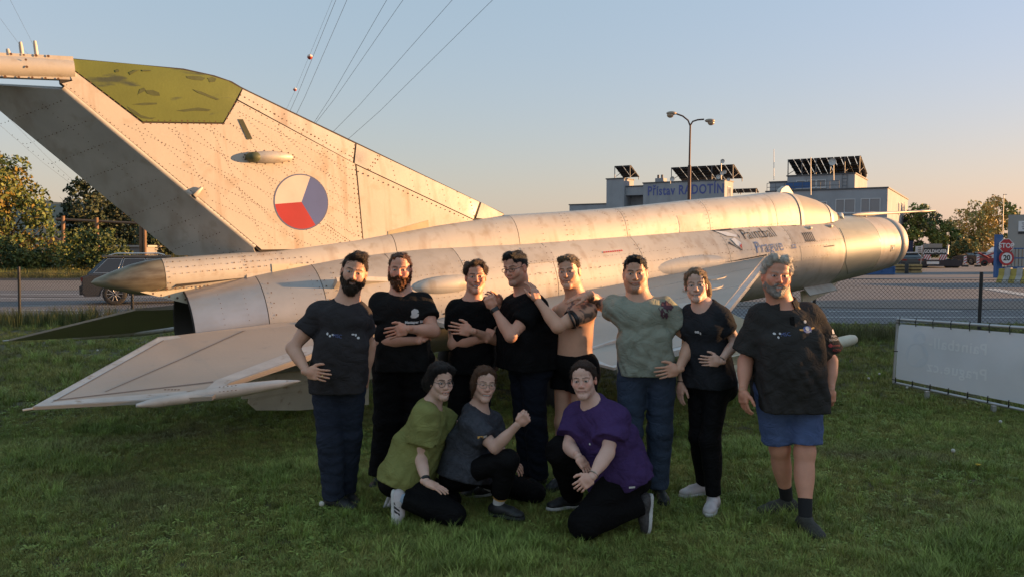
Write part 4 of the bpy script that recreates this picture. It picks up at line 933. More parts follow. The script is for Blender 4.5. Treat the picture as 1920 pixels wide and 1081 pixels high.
for i in range(9):
    for v in (0, 1):
        p = q(.02 + i * .12, v); p2 = q(.02 + i * .12, .09 if v == 0 else .91); mb = MB(); mb.path([p + [0, 0, .03], p - bn * .022, p2 - bn * .012], .006, 5); mb.build('cable_tie', TIE, t)
for v in (.05, .5, .95): p = q(0, v); mb = MB(); mb.path([p - (q(.02, v) - p) * .6, p - bn * .02, q(.022, v) - bn * .01], .006, 5); mb.build('cable_tie', TIE, t)
for u in (.245, .66):
    p = q(u, 1); MB().box(p + np.array([0, .03, 0]) - [0, 0, (p[2] + .15) / 2], (.045, .045, p[2] + .1)).build('leg', TUBE, t)

# ---- gate, signs, barriers, yard clutter on the right
b = gp(1872, 50); t = empty('blue_gate', b, 'blue steel gate with vertical bars behind the two road signs', 'gate')
pw = 11 / 1500 * 50; zt_ = W(1872, 440, 50)[2] - ZG
MB().box((0, 0, zt_ / 2), (pw, .3, zt_)).build('gate_post', BLUES, t)
z0, z1, z2_ = W(1900, 516, 50)[2] - ZG, W(1900, 502, 50)[2] - ZG, W(1900, 466, 50)[2] - ZG; x0, x1 = pw / 2 + .15, 4.2
MB().box(((x0 + x1) / 2, .05, (max(z0, .08) + z1) / 2), (x1 - x0, .08, z1 - max(z0, .08))).build('gate_plate', BLUES, t)
mb = MB()
for z in (z1 + .03, z2_, (z1 + z2_) / 2): mb.box(((x0 + x1) / 2, .05, z), (x1 - x0, .07, .07))
mb.build('gate_rail', BLUES, t)
for x in np.arange(x0 + .1, x1, .22): MB().tube((x, .05, z1), (x, .05, z2_), .02, n=5).build('gate_bar', PST, t)
SGR, SGW, BLK = mat('sign_red', (.42, .03, .035), .45), mat('sign_white', (.68, .68, .68), .45), mat('sign_black', (.02, .02, .02), .5)
def signat(name, px, py, label, D=49.6):
    c = W(px, py, D); return empty(name, c, label, 'road sign'), c
def face(o, V2, Fs, m, lift, nm): return flat(nm, V2, Fs, (0, 0, 0), (1, 0, 0), (0, 0, 1), m, o, lift=lift)
t, c = signat('stop_sign', 1887, 461, 'red octagonal STOP sign on the blue gate'); R_ = .47
oc = [(R_ * math.cos(math.pi / 8 + i * math.pi / 4), R_ * math.sin(math.pi / 8 + i * math.pi / 4)) for i in range(8)]
mb = MB(); mb.prism([(a, 0, b_) for a, b_ in oc], (0, .03, 0)); mb.build('plate', SGW, t); face(t, [(a * .92, b_ * .92) for a, b_ in oc], [tuple(range(8))], SGR, .006, 'red_field')
V2, F2 = text_mesh("STOP", .40, 1.0, .012); face(t, V2, F2, SGW, .012, 'lettering')
mb = MB(); mb.box((-.2, .2, 0), (.06, .36, .06)); mb.build('bracket', PST, t)
t, c = signat('speed_sign', 1887.5, 484, 'round 20 speed-limit sign under the STOP sign')
mb = MB(); mb.prism([(a, 0, b_) for a, b_ in disc2(.46, 28)[0]], (0, .03, 0)); mb.build('plate', SGR, t); face(t, *disc2(.33, 28), SGW, .006, 'white_field')
V2, F2 = text_mesh("20", .46, .95, .014); face(t, V2, F2, BLK, .012, 'lettering'); mb = MB(); mb.box((-.2, .2, 0), (.06, .36, .06)); mb.build('bracket', PST, t)
b = gp(1942, 58); t = empty('container_office', b, 'beige container office behind the gate', 'container', rz=-.575)
zc = W(1888, 402, 58)[2] - ZG; MB().box((.2, 1.5, zc / 2), (3.9, 3, zc)).build('wall', mat('container_beige', (.34, .32, .29), .7, 0, .1, 1), t)
zz = W(1912, 424, 58)[2] - ZG; MB().box((-.45, -.03, zz), (1.3, .05, .75)).build('notice_board', SGW, t); MB().box((-.45, -.035, zz - .48), (1.3, .05, .16)).build('notice_board', BLK, t)
for i in range(4): MB().box((-.45, -.06, zz + .22 - i * .14), (.9 - .1 * (i % 2), .01, .05)).build('notice_line', STRUT, t)
CY, CWH = mat('barrier_yellow', (.42, .33, .08), .9, 0, .3, 4, .3, 20), mat('barrier_grey', (.42, .40, .36), .9, 0, .25, 4, .3, 20)
p0 = np.array([gp(1876, 43)[0], 43, ZG]); d = nrm([.50, -.87, 0]); t = empty('concrete_barrier', p0, 'concrete barrier painted in yellow and grey stripes beside the blue gate post', 'barrier')
pr = [(-.34, 0), (.34, 0), (.34, .12), (.14, .42), (.09, .82), (-.09, .82), (-.14, .42), (-.34, .12)]
for i in range(16):
    k_ = .93 + .07 * (i % 2); mb = MB(); mb.prism([d * .31 * i + np.cross(d, [0, 0, 1]) * a * k_ + np.array([0, 0, z * k_]) for a, z in pr], d * .30); mb.build('painted_segment', CY if i % 2 == 0 else CWH, t)
# dumpster, pallets, bollard, delineators
def boxthing(name, label, cat, px0, px1, pyt, pyb, D, m, depth=1.2, group=None, rim=True):
    a, c = W(px0, pyb, D), W(px1, pyt, D); t = empty(name, ((a[0] + c[0]) / 2, D, ZG), label, cat, group); wd = c[0] - a[0]; h = c[2] - ZG
    mb = MB(); mb.prism([(-wd / 2, 0, 0), (wd / 2, 0, 0), (wd / 2, 0, h), (-wd / 2, 0, h)], (0, depth, 0)); mb.build('body', m, t)
    if rim:
        mb = MB()
        for z in (.08, h - .06): mb.box((0, -.03, z), (wd + .08, .06, .10))
        for x in np.linspace(-wd / 2, wd / 2, 5): mb.box((x, -.025, h / 2), (.08, .05, h - .24))
        mb.build('rib', m, t)
    return t, wd, h
boxthing('dumpster', 'blue open steel dumpster under the nose of the jet', 'dumpster', 1590, 1677, 499, 515, 55, BLUES, 2)
boxthing('shipping_container', 'dark blue container beside the end wall of the office block', 'container', 1686, 1711, 452, 490, 76, mat('navy_paint', (.02, .03, .08), .5), 4)
PALW = mat('pallet_wood', (.45, .30, .12), .8, 0, .3, 4)
for px0, px1, lb in ((1677, 1696, 'pale striped wooden crate left of the black bollard'), (1705, 1725, 'yellow lit striped wooden crate right of the black bollard')):
    a = W(px0, 510, 58); wd = (px1 - px0) / 1500 * 58; t = empty('crate', (a[0] + wd / 2, 58, ZG), lb, 'crate', 'crates in the yard')
    for z in (.12, .36, .58): MB().box((0, 0, z), (wd, .6, .15)).build('slat', PALW, t)
    MB().box((0, 0, .33), (wd - .1, .5, .5)).build('filling', mat('crate_dark', (.05, .04, .03), .9), t)
t = empty('bollard', gp(1701, 57), 'black bollard between the two wooden crates', 'bollard'); mb = MB(); mb.lathe([(0, .13), (.7, .13), (.76, .08), (.78, .001)], n=14); mb.build('post', PST, t); MB().lathe([(0, .18), (.05, .18), (.05, .12)], n=12).build('base', PST, t)
for px, lb in ((1810.5, 'left red and white lane delineator in the yard'), (1834.5, 'right red and white lane delineator in the yard')):
    b = gp(px, 76); t = empty('delineator', b, lb, 'delineator', 'lane delineators'); MB().box((0, 0, .08), (.5, .3, .16)).build('foot', PST, t); MB().box((0, 0, .62), (.25, .05, .82)).build('plate', SGW, t)
    for k in (-1, 0, 1): flat('stripe', [(-.125, -.10), (.125, .03), (.125, .13), (-.125, .0)], [(0, 1, 2, 3)], (0, -.03, (.60 + k * .26)), (1, 0, 0), (0, 0, 1), SGR, t, lift=.004)
# low-loader trailer and its rear board
DT = 72; b = gp(1760, DT); t = empty('trailer', b, 'dark low-loader trailer with a lettered black board across its rear', 'trailer'); sx = DT / FPX
TD = mat('trailer_dark', (.035, .028, .035), .6, 0, .3, 3)
zb = lambda py: W(1760, py, DT)[2] - ZG
MB().box((-.2, 2.5, (zb(500) + zb(489)) / 2 + .05), (100 * sx, 5, zb(489) - zb(500))).build('deck', TD, t)
MB().box((0, .6, (zb(478) + zb(465)) / 2), (46 * sx, .1, zb(465) - zb(478))).build('board', BLK, t)
V2, F2 = text_mesh("GOLDHOFER", .44, 1.0, .012); wd = max(v[0] for v in V2) - min(v[0] for v in V2); V2 = [(a * 43 * sx / wd, b_) for a, b_ in V2]; flat('lettering', V2, F2, (0, .54, (zb(478) + zb(465)) / 2 - .02), (1, 0, 0), (0, 0, 1), SGW, t)
MB().box((.1, 1.2, (zb(465) + zb(457)) / 2), (26 * sx, .9, zb(457) - zb(465))).build('load', mat('load_grey', (.28, .25, .22), .7), t)
for x in (-1, 1): mb = MB(); mb.path([(x * 23 * sx, .6, zb(477)), (x * 25 * sx, .6, zb(460))], [.1, .05], 6); mb.build('upright', SGW, t)
for x in (-.75, .72):
    MB().box((x, .5, zb(483)), (.62, .04, .5)).build('hatch_board', SGW, t)
    for k in (-1, 0, 1): flat('stripe', [(-.1 + k * .22 - .12, -.24), (.0 + k * .22 - .12, -.24), (.2 + k * .22 - .06, .24), (.1 + k * .22 - .06, .24)], [(0, 1, 2, 3)], (x, .475, zb(483)), (1, 0, 0), (0, 0, 1), SGR, t, lift=.004)
MB().box((-.5, -.04, zb(493)), (1.1, .05, .24)).build('number_plate', SGW, t)
for x in (-1.9, -1.2, 1.1, 1.7):
    mb = MB(); mb.lathe([(-.14, .2), (-.16, .42), (.16, .42), (.14, .2)], (x, .3, .40), (0, 1, 0), 18); wl = mb.build('wheel', RUBBER, t)
t = empty('site_sign', gp(1727, 74), 'white notice board on two legs left of the trailer', 'sign'); zs_ = W(1727, 468, 74)[2] - ZG
MB().box((0, 0, zs_), (20 / 1500 * 74, .06, .62)).build('board', SGW, t)
for i in range(3): MB().box((0, -.04, zs_ + .15 - i * .16), (.6, .01, .05)).build('notice_line', STRUT, t)
for x in (-.35, .35): MB().tube((x, .05, 0), (x, .05, zs_), .04, n=6).build('leg', STRUT, t)
t = empty('barrier_pole', gp(1725, 60), 'thin leaning pole beside the yellow lit crate', 'pole'); MB().path([(0, 0, 0), (.28, 0, W(1730, 458, 60)[2] - ZG)], .05, 7).build('pole', mat('pole_pinkish', (.4, .26, .2), .6), t); MB().lathe([(0, .16), (.06, .14)], n=10).build('base', STRUT, t)
mastp = gp(1879, 95); t = empty('flagpole', mastp, 'thin tall pole behind the blue gate post', 'pole'); MB().path([(0, 0, 0), (0, 0, W(1879, 364, 95)[2] - ZG)], [.06, .04], 6).build('pole', mat('mast_grey', (.35, .33, .31), .5, .3), t); MB().box((.15, 0, W(1879, 365, 95)[2] - ZG), (.4, .08, .06)).build('head', STRUT, t)
t = empty('boat', gp(1862, 84), 'white motor boat parked in the yard left of the gate', 'boat')
mb = MB(); zq = W(1862, 478, 84)[2] - ZG; V = [(-1.9, 0, zq + .3), (1.6, -.6, zq + .25), (1.6, .6, zq + .25), (-1.4, 0, zq - .45), (1.5, -.4, zq - .5), (1.5, .4, zq - .5)]; mb.add(V, [(0, 1, 2), (0, 3, 4, 1), (0, 2, 5, 3), (1, 4, 5, 2), (3, 5, 4)]); mb.build('hull', SGW, t)
mb = MB(); mb.prism([(-.4, -.4, zq + .3), (1.2, -.4, zq + .3), (1.1, -.4, zq + .85), (.1, -.4, zq + .8)], (0, .8, 0)); mb.build('cabin', SGW, t)
mb = MB(); mb.box((0, 0, (zq - .5) / 2), (2.2, .9, .12)); mb.tube((-.6, -.4, 0), (-.6, -.4, zq - .3), .06); mb.tube((.9, -.4, 0), (.9, -.4, zq - .4), .06); mb.build('cradle', STRUT, t)
REDM = mat('machine_red', (.30, .04, .04), .5, 0, .3, 3)
t = empty('red_machine', gp(1852, 79), 'red farm machine behind the delineators', 'machine'); mb = MB(); mb.box((0, 0, .55), (1.4, .7, .5)); mb.build('body', REDM, t)
mb = MB(); mb.path([(-.9, 0, 1.3), (-.1, 0, .9), (.7, 0, .35)], .11, 6); mb.path([(-.2, .2, .9), (.8, .2, 1.3)], .08, 6); mb.build('boom', REDM, t)
for x in (-.5, .6): MB().lathe([(-.1, .15), (-.12, .3), (.12, .3), (.1, .15)], (x, -.35, .3), (0, 1, 0), 14).build('wheel', RUBBER, t)
# ---- vehicles
TYRE, RIMM, GLASSD = RUBBER, mat('alloy_rim', (.45, .45, .46), .3, .8), mat('car_glass', (.02, .022, .028), .05, coat=.5)
CHROME = mat('chrome_trim', (.6, .6, .6), .2, .9); TAIL = mat('tail_light', (.25, .015, .01), .25)
def car(label, loc, rz, body, L=4.7, Wd=1.86, H=1.64, group=None, detail=True, suv=True, rimspokes=10):
    t = empty('parked_car' if not detail else 'suv_car', loc, label, 'car', group, rz)
    wr = .37; wb = L * .29
    side = [(-L / 2, .42), (-L / 2 + .03, .95), (-L / 2 + .22, 1.02), (L / 2 - 1.15, 1.0), (L / 2 - .15, .84), (L / 2, .6), (L / 2 - .05, .34)]
    low = []
    for cx in (wb, -wb): low += [(cx + (wr + .06) * math.cos(a), .30 + (wr + .05) * max(0, math.sin(a))) for a in np.linspace(0, math.pi, 9)]
    prof = side + [(wb + wr + .07, .26)] + low[:9] + low[9:] + [(-L / 2 + .1, .3)]
    mb = MB(); P = [(x, -Wd / 2, z) for x, z in prof]; mb.prism(P, (0, Wd, 0)); o = mb.build('body', body, t)
    bm = bmesh.new(); bm.from_mesh(o.data); bmesh.ops.bevel(bm, geom=[e for e in bm.edges if abs(e.verts[0].co.y - e.verts[1].co.y) < 1e-4], offset=.09, segments=3, affect='EDGES', clamp_overlap=True); bm.to_mesh(o.data); bm.free(); o.data.shade_smooth(); o.data.set_sharp_from_angle(angle=math.radians(35))
    r0, r1 = (-L / 2 + .16, -L / 2 + .74), (L / 2 - 1.25, L / 2 - 2.05)
    w0, w1 = Wd / 2 - .03, Wd / 2 - .22
    lowv = [(r0[0], -w0, 1.0), (r1[0], -w0, 1.0), (r1[0], w0, 1.0), (r0[0], w0, 1.0)]; up = [(r0[1], -w1, H - .07), (r1[1], -w1, H - .07), (r1[1], w1, H - .07), (r0[1], w1, H - .07)]
    mb = MB(); mb.add(lowv + up, [(0, 3, 2, 1), (4, 5, 6, 7), (0, 1, 5, 4), (1, 2, 6, 5), (2, 3, 7, 6), (3, 0, 4, 7)]); cb = mb.build('cabin', body, t); bm = bmesh.new(); bm.from_mesh(cb.data); bmesh.ops.bevel(bm, geom=[e for e in bm.edges if max(v.co.z for v in e.verts) > 1.2], offset=.05, segments=3, affect='EDGES', clamp_overlap=True); bm.to_mesh(cb.data); bm.free(); cb.data.shade_smooth(); cb.data.set_sharp_from_angle(angle=math.radians(35))
    mb = MB(); mb.prism([(r0[1] - .12, -w1 - .02, H - .07), (r1[1] + .1, -w1 - .02, H - .07), (r1[1] + .1, w1 + .02, H - .07), (r0[1] - .12, w1 + .02, H - .07)], (0, 0, .06)); mb.build('roof', body, t)
    lv, uv = np.array(lowv), np.array(up); cen_ = np.vstack([lv, uv]).mean(0)
    def win(i, j, a0, a1, b0=.1, b1=.92, nm='window'):
        f = lambda a, b_: (lv[i] * (1 - a) + lv[j] * a) * (1 - b_) + (uv[i] * (1 - a) + uv[j] * a) * b_
        Q = [f(a0, b0), f(a1, b0), f(a1, b1), f(a0, b1)]; nn = nrm(np.cross(Q[1] - Q[0], Q[3] - Q[0])); nn = nn if nn @ (Q[0] - cen_) > 0 else -nn
        mb = MB(); mb.prism([p + nn * .003 for p in Q], nn * .012); w_ = mb.build(nm, GLASSD, t)
        if detail and nm == 'window' and i != j: MB().path([p + nn * .014 for p in Q], .010, 5, True).build('chrome_trim', CHROME, w_)
    win(0, 3, .06, .94, nm='rear_window'); win(1, 2, .06, .94, nm='windscreen')
    for i, j in ((0, 1), (3, 2)):
        for a, c in ((.05, .27), (.30, .60), (.63, .93)): win(i, j, a, c)
    for x in (wb, -wb):
        for y in (-1, 1):
            yy = y * (Wd / 2 - .10); mb = MB(); mb.lathe([(-.10, .24), (-.115, .33), (-.08, wr), (.08, wr), (.115, .33), (.10, .24)], (x, yy, wr), (0, 1, 0), 28); wl = mb.build('wheel', TYRE, t)
            mb = MB(); mb.lathe([(-.02, .05), (-.02, .25), (.02, .25), (.02, .05)], (x, yy + y * .05, wr), (0, 1, 0), 20); mb.build('rim_disc', BLK, wl)
            mb = MB()
            for k in range(rimspokes):
                a = k * 2 * math.pi / rimspokes; d = np.array([math.cos(a), 0, math.sin(a)]); c_ = np.array([x, yy + y * .085, wr]); mb.path([c_ + d * .03, c_ + d * .245], [.016, .020], 4)
            mb.lathe([(-.01, .235), (-.01, .255), (.01, .255), (.01, .235)], (x, yy + y * .09, wr), (0, 1, 0), 24); mb.build('rim', RIMM, wl)
    mb = MB(); mb.box((-L / 2 + .02, 0, .5), (.14, Wd - .1, .28)); mb.build('rear_bumper', mat('bumper_black', (.02, .02, .022), .6), t)
    mb = MB(); mb.box((L / 2 - .04, 0, .48), (.14, Wd - .1, .24)); mb.build('front_bumper', mat('bumper_black', (.02, .02, .022), .6), t)
    for y in (-1, 1):
        MB().box((-L / 2 + .03, y * (Wd / 2 - .22), .86), (.06, .36, .14)).build('tail_light', TAIL, t); MB().box((L / 2 - .08, y * (Wd / 2 - .25), .72), (.1, .36, .12)).build('headlight', SGW, t)
        if detail: MB().path([(r0[1] + .1, y * (w1 - .02), H + .0), (r0[1] + .3, y * (w1 - .02), H + .06), (r1[1] - .3, y * (w1 - .02), H + .06), (r1[1] - .1, y * (w1 - .02), H)], .02, 6).build('roof_rail', CHROME, t)
    return t
p = gp(213, 26.6); rz_ = math.radians(24); wheel = np.array([-4.7 * .29, -.83, 0]); cR = np.array([[math.cos(rz_), -math.sin(rz_), 0], [math.sin(rz_), math.cos(rz_), 0], [0, 0, 1]])
car('dark grey SUV on the road behind the tail of the jet', np.array([p[0], p[1], ZG + .012]) - cR @ wheel, rz_, mat('car_grey', (.055, .06, .072), .25, .4, coat=.8))
car('white car parked beside the dark blue container', gp(1698, 70) + [0, 0, .012], math.radians(80), mat('car_white', (.6, .6, .6), .3, coat=.4), 4.2, 1.7, 1.45, 'cars parked in the yard', False, rimspokes=5)
car('dark car standing in front of the white car', gp(1694, 66) + [0, 0, .012], math.radians(84), mat('car_black', (.03, .03, .035), .3, coat=.4), 4.0, 1.7, 1.4, 'cars parked in the yard', False, rimspokes=5)
car('small black car between the delineators', gp(1822, 84) + [0, 0, .012], math.radians(95), mat('car_black2', (.015, .015, .017), .3, coat=.4), 4.0, 1.7, 1.3, 'cars parked in the yard', False, rimspokes=5)
# ---- unseen block and trees, added right of the frame to shade the lawn
WH = mat('sunblock_wall', (.35, .33, .3), .8, 0, .1, 1)
t = empty('sunblock', (74, 8, ZG), 'long low warehouse to the right of the field', 'building')
MB().box((0, 0, 3.75), (10, 62, 7.5)).build('wall', WH, t)
mb = MB(); mb.prism([(-5.4, -31.4, 7.5), (5.4, -31.4, 7.5), (5.4, -31.4, 7.62), (0, -31.4, 7.9), (-5.4, -31.4, 7.62)], (0, 62.8, 0)); mb.build('roof', CAPM, t)
for i, y in enumerate(np.linspace(-16, 27, 12)):
    tree('tree', 'dense tree in the row along the warehouse, outside the view', (66 + 1.2 * (i % 2), y, ZG), 6.7 + .7 * math.sin(i * 2.1) + .25 * (i % 3), 3.1, OLIV, 1800, .24, 70 + i, group='trees along the warehouse', crown0=.1, nclump=18, airy=1.1)
# ================================================================== FIGURES: one smooth surface grown from a skeleton
def smin(a, b, k):
    h = np.maximum(k - np.abs(a - b), 0) / k
    return np.minimum(a, b) - h * h * k * .25
class Field:
    FAR = .08
    def __init__(s, lo, hi, h):
        s.lo = np.array(lo, float); s.h = h; s.n = np.maximum(4, np.ceil((np.array(hi) - s.lo) / h).astype(int) + 1)
        s.f = np.full(tuple(s.n), s.FAR, np.float32)
        s.ax = [(s.lo[i] + h * np.arange(s.n[i])).astype(np.float32) for i in range(3)]
    def win(s, lo, hi):
        a = np.clip(np.floor((np.array(lo) - s.lo) / s.h).astype(int), 0, s.n); b = np.clip(np.ceil((np.array(hi) - s.lo) / s.h).astype(int) + 1, 0, s.n)
        return None if (b <= a).any() else tuple(slice(i, j) for i, j in zip(a, b))
    def pts(s, sl): return s.ax[0][sl[0]][:, None, None], s.ax[1][sl[1]][None, :, None], s.ax[2][sl[2]][None, None, :]
    def add(s, prim, k=.03, grow=0., cut=None):
        fn, lo, hi = prim; m = k + 2.5 * s.h + max(grow, 0)
        sl = s.win(lo - m, hi + m)
        if sl is None: return s
        X, Y, Z = s.pts(sl); d = fn(X, Y, Z) - grow
        if cut is not None:
            for o, n in cut: d = np.maximum(d, (X - o[0]) * n[0] + (Y - o[1]) * n[1] + (Z - o[2]) * n[2])
        s.f[sl] = smin(s.f[sl], d.astype(np.float32), k); return s
    def sub(s, prim, k=.01, grow=0.):
        fn, lo, hi = prim; m = k + 2.5 * s.h + max(grow, 0); sl = s.win(lo - m, hi + m)
        if sl is None: return s
        d = -(fn(*s.pts(sl)) - grow); s.f[sl] = -smin(-s.f[sl], -d.astype(np.float32), k); return s
    def cut(s, o, n):
        X, Y, Z = s.ax[0][:, None, None], s.ax[1][None, :, None], s.ax[2][None, None, :]
        s.f = np.maximum(s.f, ((X - o[0]) * n[0] + (Y - o[1]) * n[1] + (Z - o[2]) * n[2]).astype(np.float32)); return s
    def union(s, o, k=.004): s.f = smin(s.f, o.f, k); return s
    def func(s, fn):
        X, Y, Z = s.ax[0][:, None, None], s.ax[1][None, :, None], s.ax[2][None, None, :]; s.f = fn(s.f, X, Y, Z).astype(np.float32); return s
    def mesh(s):
        f = s.f; ins = f < 0
        c = [ins[i:f.shape[0] - 1 + i, j:f.shape[1] - 1 + j, k:f.shape[2] - 1 + k] for i in (0, 1) for j in (0, 1) for k in (0, 1)]
        cnt = sum(x.astype(np.int8) for x in c); act = np.argwhere((cnt > 0) & (cnt < 8))
        if len(act) == 0: return np.zeros((0, 3)), np.zeros((0, 4), int)
        off = np.array([(i, j, k) for i in (0, 1) for j in (0, 1) for k in (0, 1)])
        val = np.stack([f[act[:, 0] + o[0], act[:, 1] + o[1], act[:, 2] + o[2]] for o in off], 1)
        ed = [(a, b) for a in range(8) for b in range(a + 1, 8) if abs(off[a] - off[b]).sum() == 1]
        P = np.zeros((len(act), 3)); w_ = np.zeros(len(act))
        for a, b in ed:
            m = (val[:, a] < 0) != (val[:, b] < 0); t = val[m, a] / (val[m, a] - val[m, b])
            P[m] += off[a] + (off[b] - off[a]) * t[:, None]; w_[m] += 1
        P = s.lo + s.h * (act + P / w_[:, None])
        idx = -np.ones(tuple(np.array(f.shape) - 1), np.int64); idx[act[:, 0], act[:, 1], act[:, 2]] = np.arange(len(act)); Q = []
        for a in range(3):
            sl0 = [slice(None)] * 3; sl1 = [slice(None)] * 3; sl0[a] = slice(0, -1); sl1[a] = slice(1, None)
            s0, s1 = ins[tuple(sl0)], ins[tuple(sl1)]; e = np.argwhere(s0 != s1)
            b, c_ = (a + 1) % 3, (a + 2) % 3
            e = e[(e[:, b] > 0) & (e[:, c_] > 0) & (e[:, b] < f.shape[b] - 1) & (e[:, c_] < f.shape[c_] - 1)]
            q = []
            for db, dc in ((-1, -1), (0, -1), (0, 0), (-1, 0)):
                k_ = e.copy(); k_[:, b] += db; k_[:, c_] += dc; q.append(idx[k_[:, 0], k_[:, 1], k_[:, 2]])
            q = np.stack(q, 1); flip = ~s0[e[:, 0], e[:, 1], e[:, 2]]; q[flip] = q[flip][:, ::-1]; Q.append(q)
        Q = np.vstack(Q); Q = Q[(Q >= 0).all(1)]
        return P, Q
def cone(a, b, ra, rb=None, sq=None):
    a = np.array(a, float); b = np.array(b, float); rb = ra if rb is None else rb; d = b - a; L2 = max(d @ d, 1e-9); r = max(ra, rb)
    def fn(X, Y, Z):
        x, y, z = X - a[0], Y - a[1], Z - a[2]; t = np.clip((x * d[0] + y * d[1] + z * d[2]) / L2, 0, 1)
        return np.sqrt((x - t * d[0]) ** 2 + (y - t * d[1]) ** 2 + (z - t * d[2]) ** 2) - (ra + (rb - ra) * t)
    return fn, np.minimum(a, b) - r, np.maximum(a, b) + r
def ell(c, r, R=None):
    c = np.array(c, float); r = np.array(r, float); R = np.eye(3) if R is None else np.array(R); e = np.abs(R.T) @ r
    def fn(X, Y, Z):
        x, y, z = X - c[0], Y - c[1], Z - c[2]
        q = [(R[i][0] * x + R[i][1] * y + R[i][2] * z) for i in range(3)]
        k0 = np.sqrt(sum((q[i] / r[i]) ** 2 for i in range(3))) + 1e-6; k1 = np.sqrt(sum((q[i] / r[i] ** 2) ** 2 for i in range(3))) + 1e-6
        return k0 * (k0 - 1) / k1
    return fn, c - e, c + e
def rbox(c, hs, R, rad):
    c = np.array(c, float); hs = np.array(hs, float); R = np.array(R); e = np.abs(R.T) @ (hs + rad)
    def fn(X, Y, Z):
        x, y, z = X - c[0], Y - c[1], Z - c[2]
        q = [np.abs(R[i][0] * x + R[i][1] * y + R[i][2] * z) - hs[i] for i in range(3)]
        return np.sqrt(sum(np.maximum(t, 0) ** 2 for t in q)) + np.minimum(np.maximum(np.maximum(q[0], q[1]), q[2]), 0) - rad
    return fn, c - e, c + e
def bounds(prims, m): return np.min([p[1] for p in prims], 0) - m, np.max([p[2] for p in prims], 0) + m
def fold(seed, amp, n=7, lo=9, hi=30, dirs=None, jit=.45):
    r = np.random.default_rng(seed); K = []
    for i in range(n):
        d = r.normal(size=3) if dirs is None else np.array(dirs) + r.normal(size=3) * jit
        K.append((nrm(d) * r.uniform(lo, hi), r.uniform(0, 6.3), r.uniform(.5, 1)))
    sw = sum(k[2] for k in K)
    def fn(f, X, Y, Z):
        s_ = 0
        for k, ph, a in K: s_ = s_ + a * (1 - 2.2 * np.abs(np.sin(.5 * (k[0] * X + k[1] * Y + k[2] * Z) + ph + 1.1 * np.sin(.35 * (k[1] * X + k[2] * Y - k[0] * Z) + ph))))
        return f + amp * s_ / sw * 2.0
    return fn

# ---- head in its own frame: l (person's left), f (forward), u (up), metres
def head_prims(p):
    w_, jw, ch = p.get('w', 1.), p.get('jaw', 1.), p.get('chin', 1.); sm = p.get('smile', 0.); fm = p.get('fem', False); nz_ = p.get('nose', .93 if fm else 1.); jr = .018 if fm else .022; br_ = .0065 if fm else .010
    A = [(ell((0, -.014, .036), (.075 * w_, .094, .084)), .02), (ell((0, .018, -.030), (.060 * w_, .066, .078)), .03),
         (cone((.044 * w_ * jw, .0, -.062), (.012, .064, -.100 * ch), jr, .018), .03), (cone((-.044 * w_ * jw, .0, -.062), (-.012, .064, -.100 * ch), jr, .018), .03),
         (ell((0, .068, -.100 * ch), (.022, .018, .017)), .02), (ell((0, .060, .060), (.050, .024, .034)), .03)]
    for s in (-1, 1):
        A += [(ell((s * .042 * w_, .056, -.024 + .006 * sm), (.023, .021, .019 + .003 * sm)), .022), (cone((s * .044, .064, .027), (s * .012, .079, .024), br_, br_ + .001), .015),
              (cone((s * .026, .076, -.052), (s * .037, .066, -.040 + .004 * sm), .008, .012), .02)]
    A += [(cone((0, .080, .018), (0, .101 * nz_, -.024), .0075, .0115), .012), (ell((0, .099 * nz_, -.028), (.0125, .011, .010)), .008), (ell((.0125, .088, -.031), (.0075, .009, .007)), .006), (ell((-.0125, .088, -.031), (.0075, .009, .007)), .006)]
    return A
def head_field(p, lo, hi, h, neck=None, grow=0., ears=True, face=True):
    F = Field(lo, hi, h)
    for pr, k in head_prims(p): F.add(pr, k, grow)
    if face:
        for s in (-1, 1):
            F.sub(ell((s * .0315, .094, .005), (.0175, .017, .0105)), .012)
            F.add(ell((s * .031, .0705, .004), (.0145, .0135, .0115)), .003)
            F.add(cone((s * .019, .0815, .0125), (s * .043, .0735, .0115), .0030, .0030), .004)
            F.add(cone((s * .020, .0795, -.0068), (s * .042, .0725, -.0058), .0026, .0026), .005)
        sm = p.get('smile', 0.); mo = p.get('open', 0.); mw = .020 + .006 * sm; uc = .0045 * sm
        for a, b in (((-mw, .074, -.0585 + uc), (-.006, .0845, -.0575)), ((-.006, .0845, -.0575), (.006, .0845, -.0575)), ((.006, .0845, -.0575), (mw, .074, -.0585 + uc))): F.add(cone(a, b, .0042, .0048), .006)
        for a, b in (((-mw, .073, -.0605 + uc - .2 * mo), (-.008, .0835, -.0675 - mo)), ((-.008, .0835, -.0675 - mo), (.008, .0835, -.0675 - mo)), ((.008, .0835, -.0675 - mo), (mw, .073, -.0605 + uc - .2 * mo))): F.add(cone(a, b, .0045, .0055), .006)
        F.sub(ell((0, .090, -.0625 - mo * .5 + uc * .3), (mw * .9, .010, .0016 + mo * .5)), .003)
    if ears:
        for s in (-1, 1):
            R = np.array([[1, .25 * s, 0], [-.25 * s, 1, -.15], [0, .15, 1]]); R = R / np.linalg.norm(R, axis=1)[:, None]
            F.add(ell((s * .078 * p.get('w', 1), -.006, -.004), (.008, .019, .031), R), .008); F.sub(ell((s * .086 * p.get('w', 1), -.004, -.002), (.006, .011, .018), R), .006)
    if neck is not None:
        for pr in neck: F.add(pr, .03, grow)
    return F
def hairline(p):
    F_ = np.array([-.12, -.07, -.035, -.015, .004, .02, .045, .075, .12]); U_ = np.array([-.075, -.065, -.045, -.012, .004, .022, .045, .078, .088]) + p.get('hl', 0)
    if p.get('recede'): U_[6:] += p['recede']
    return F_, U_
def smooth(a, b, x): t = np.clip((x - a) / (b - a), 0, 1); return t * t * (3 - 2 * t)
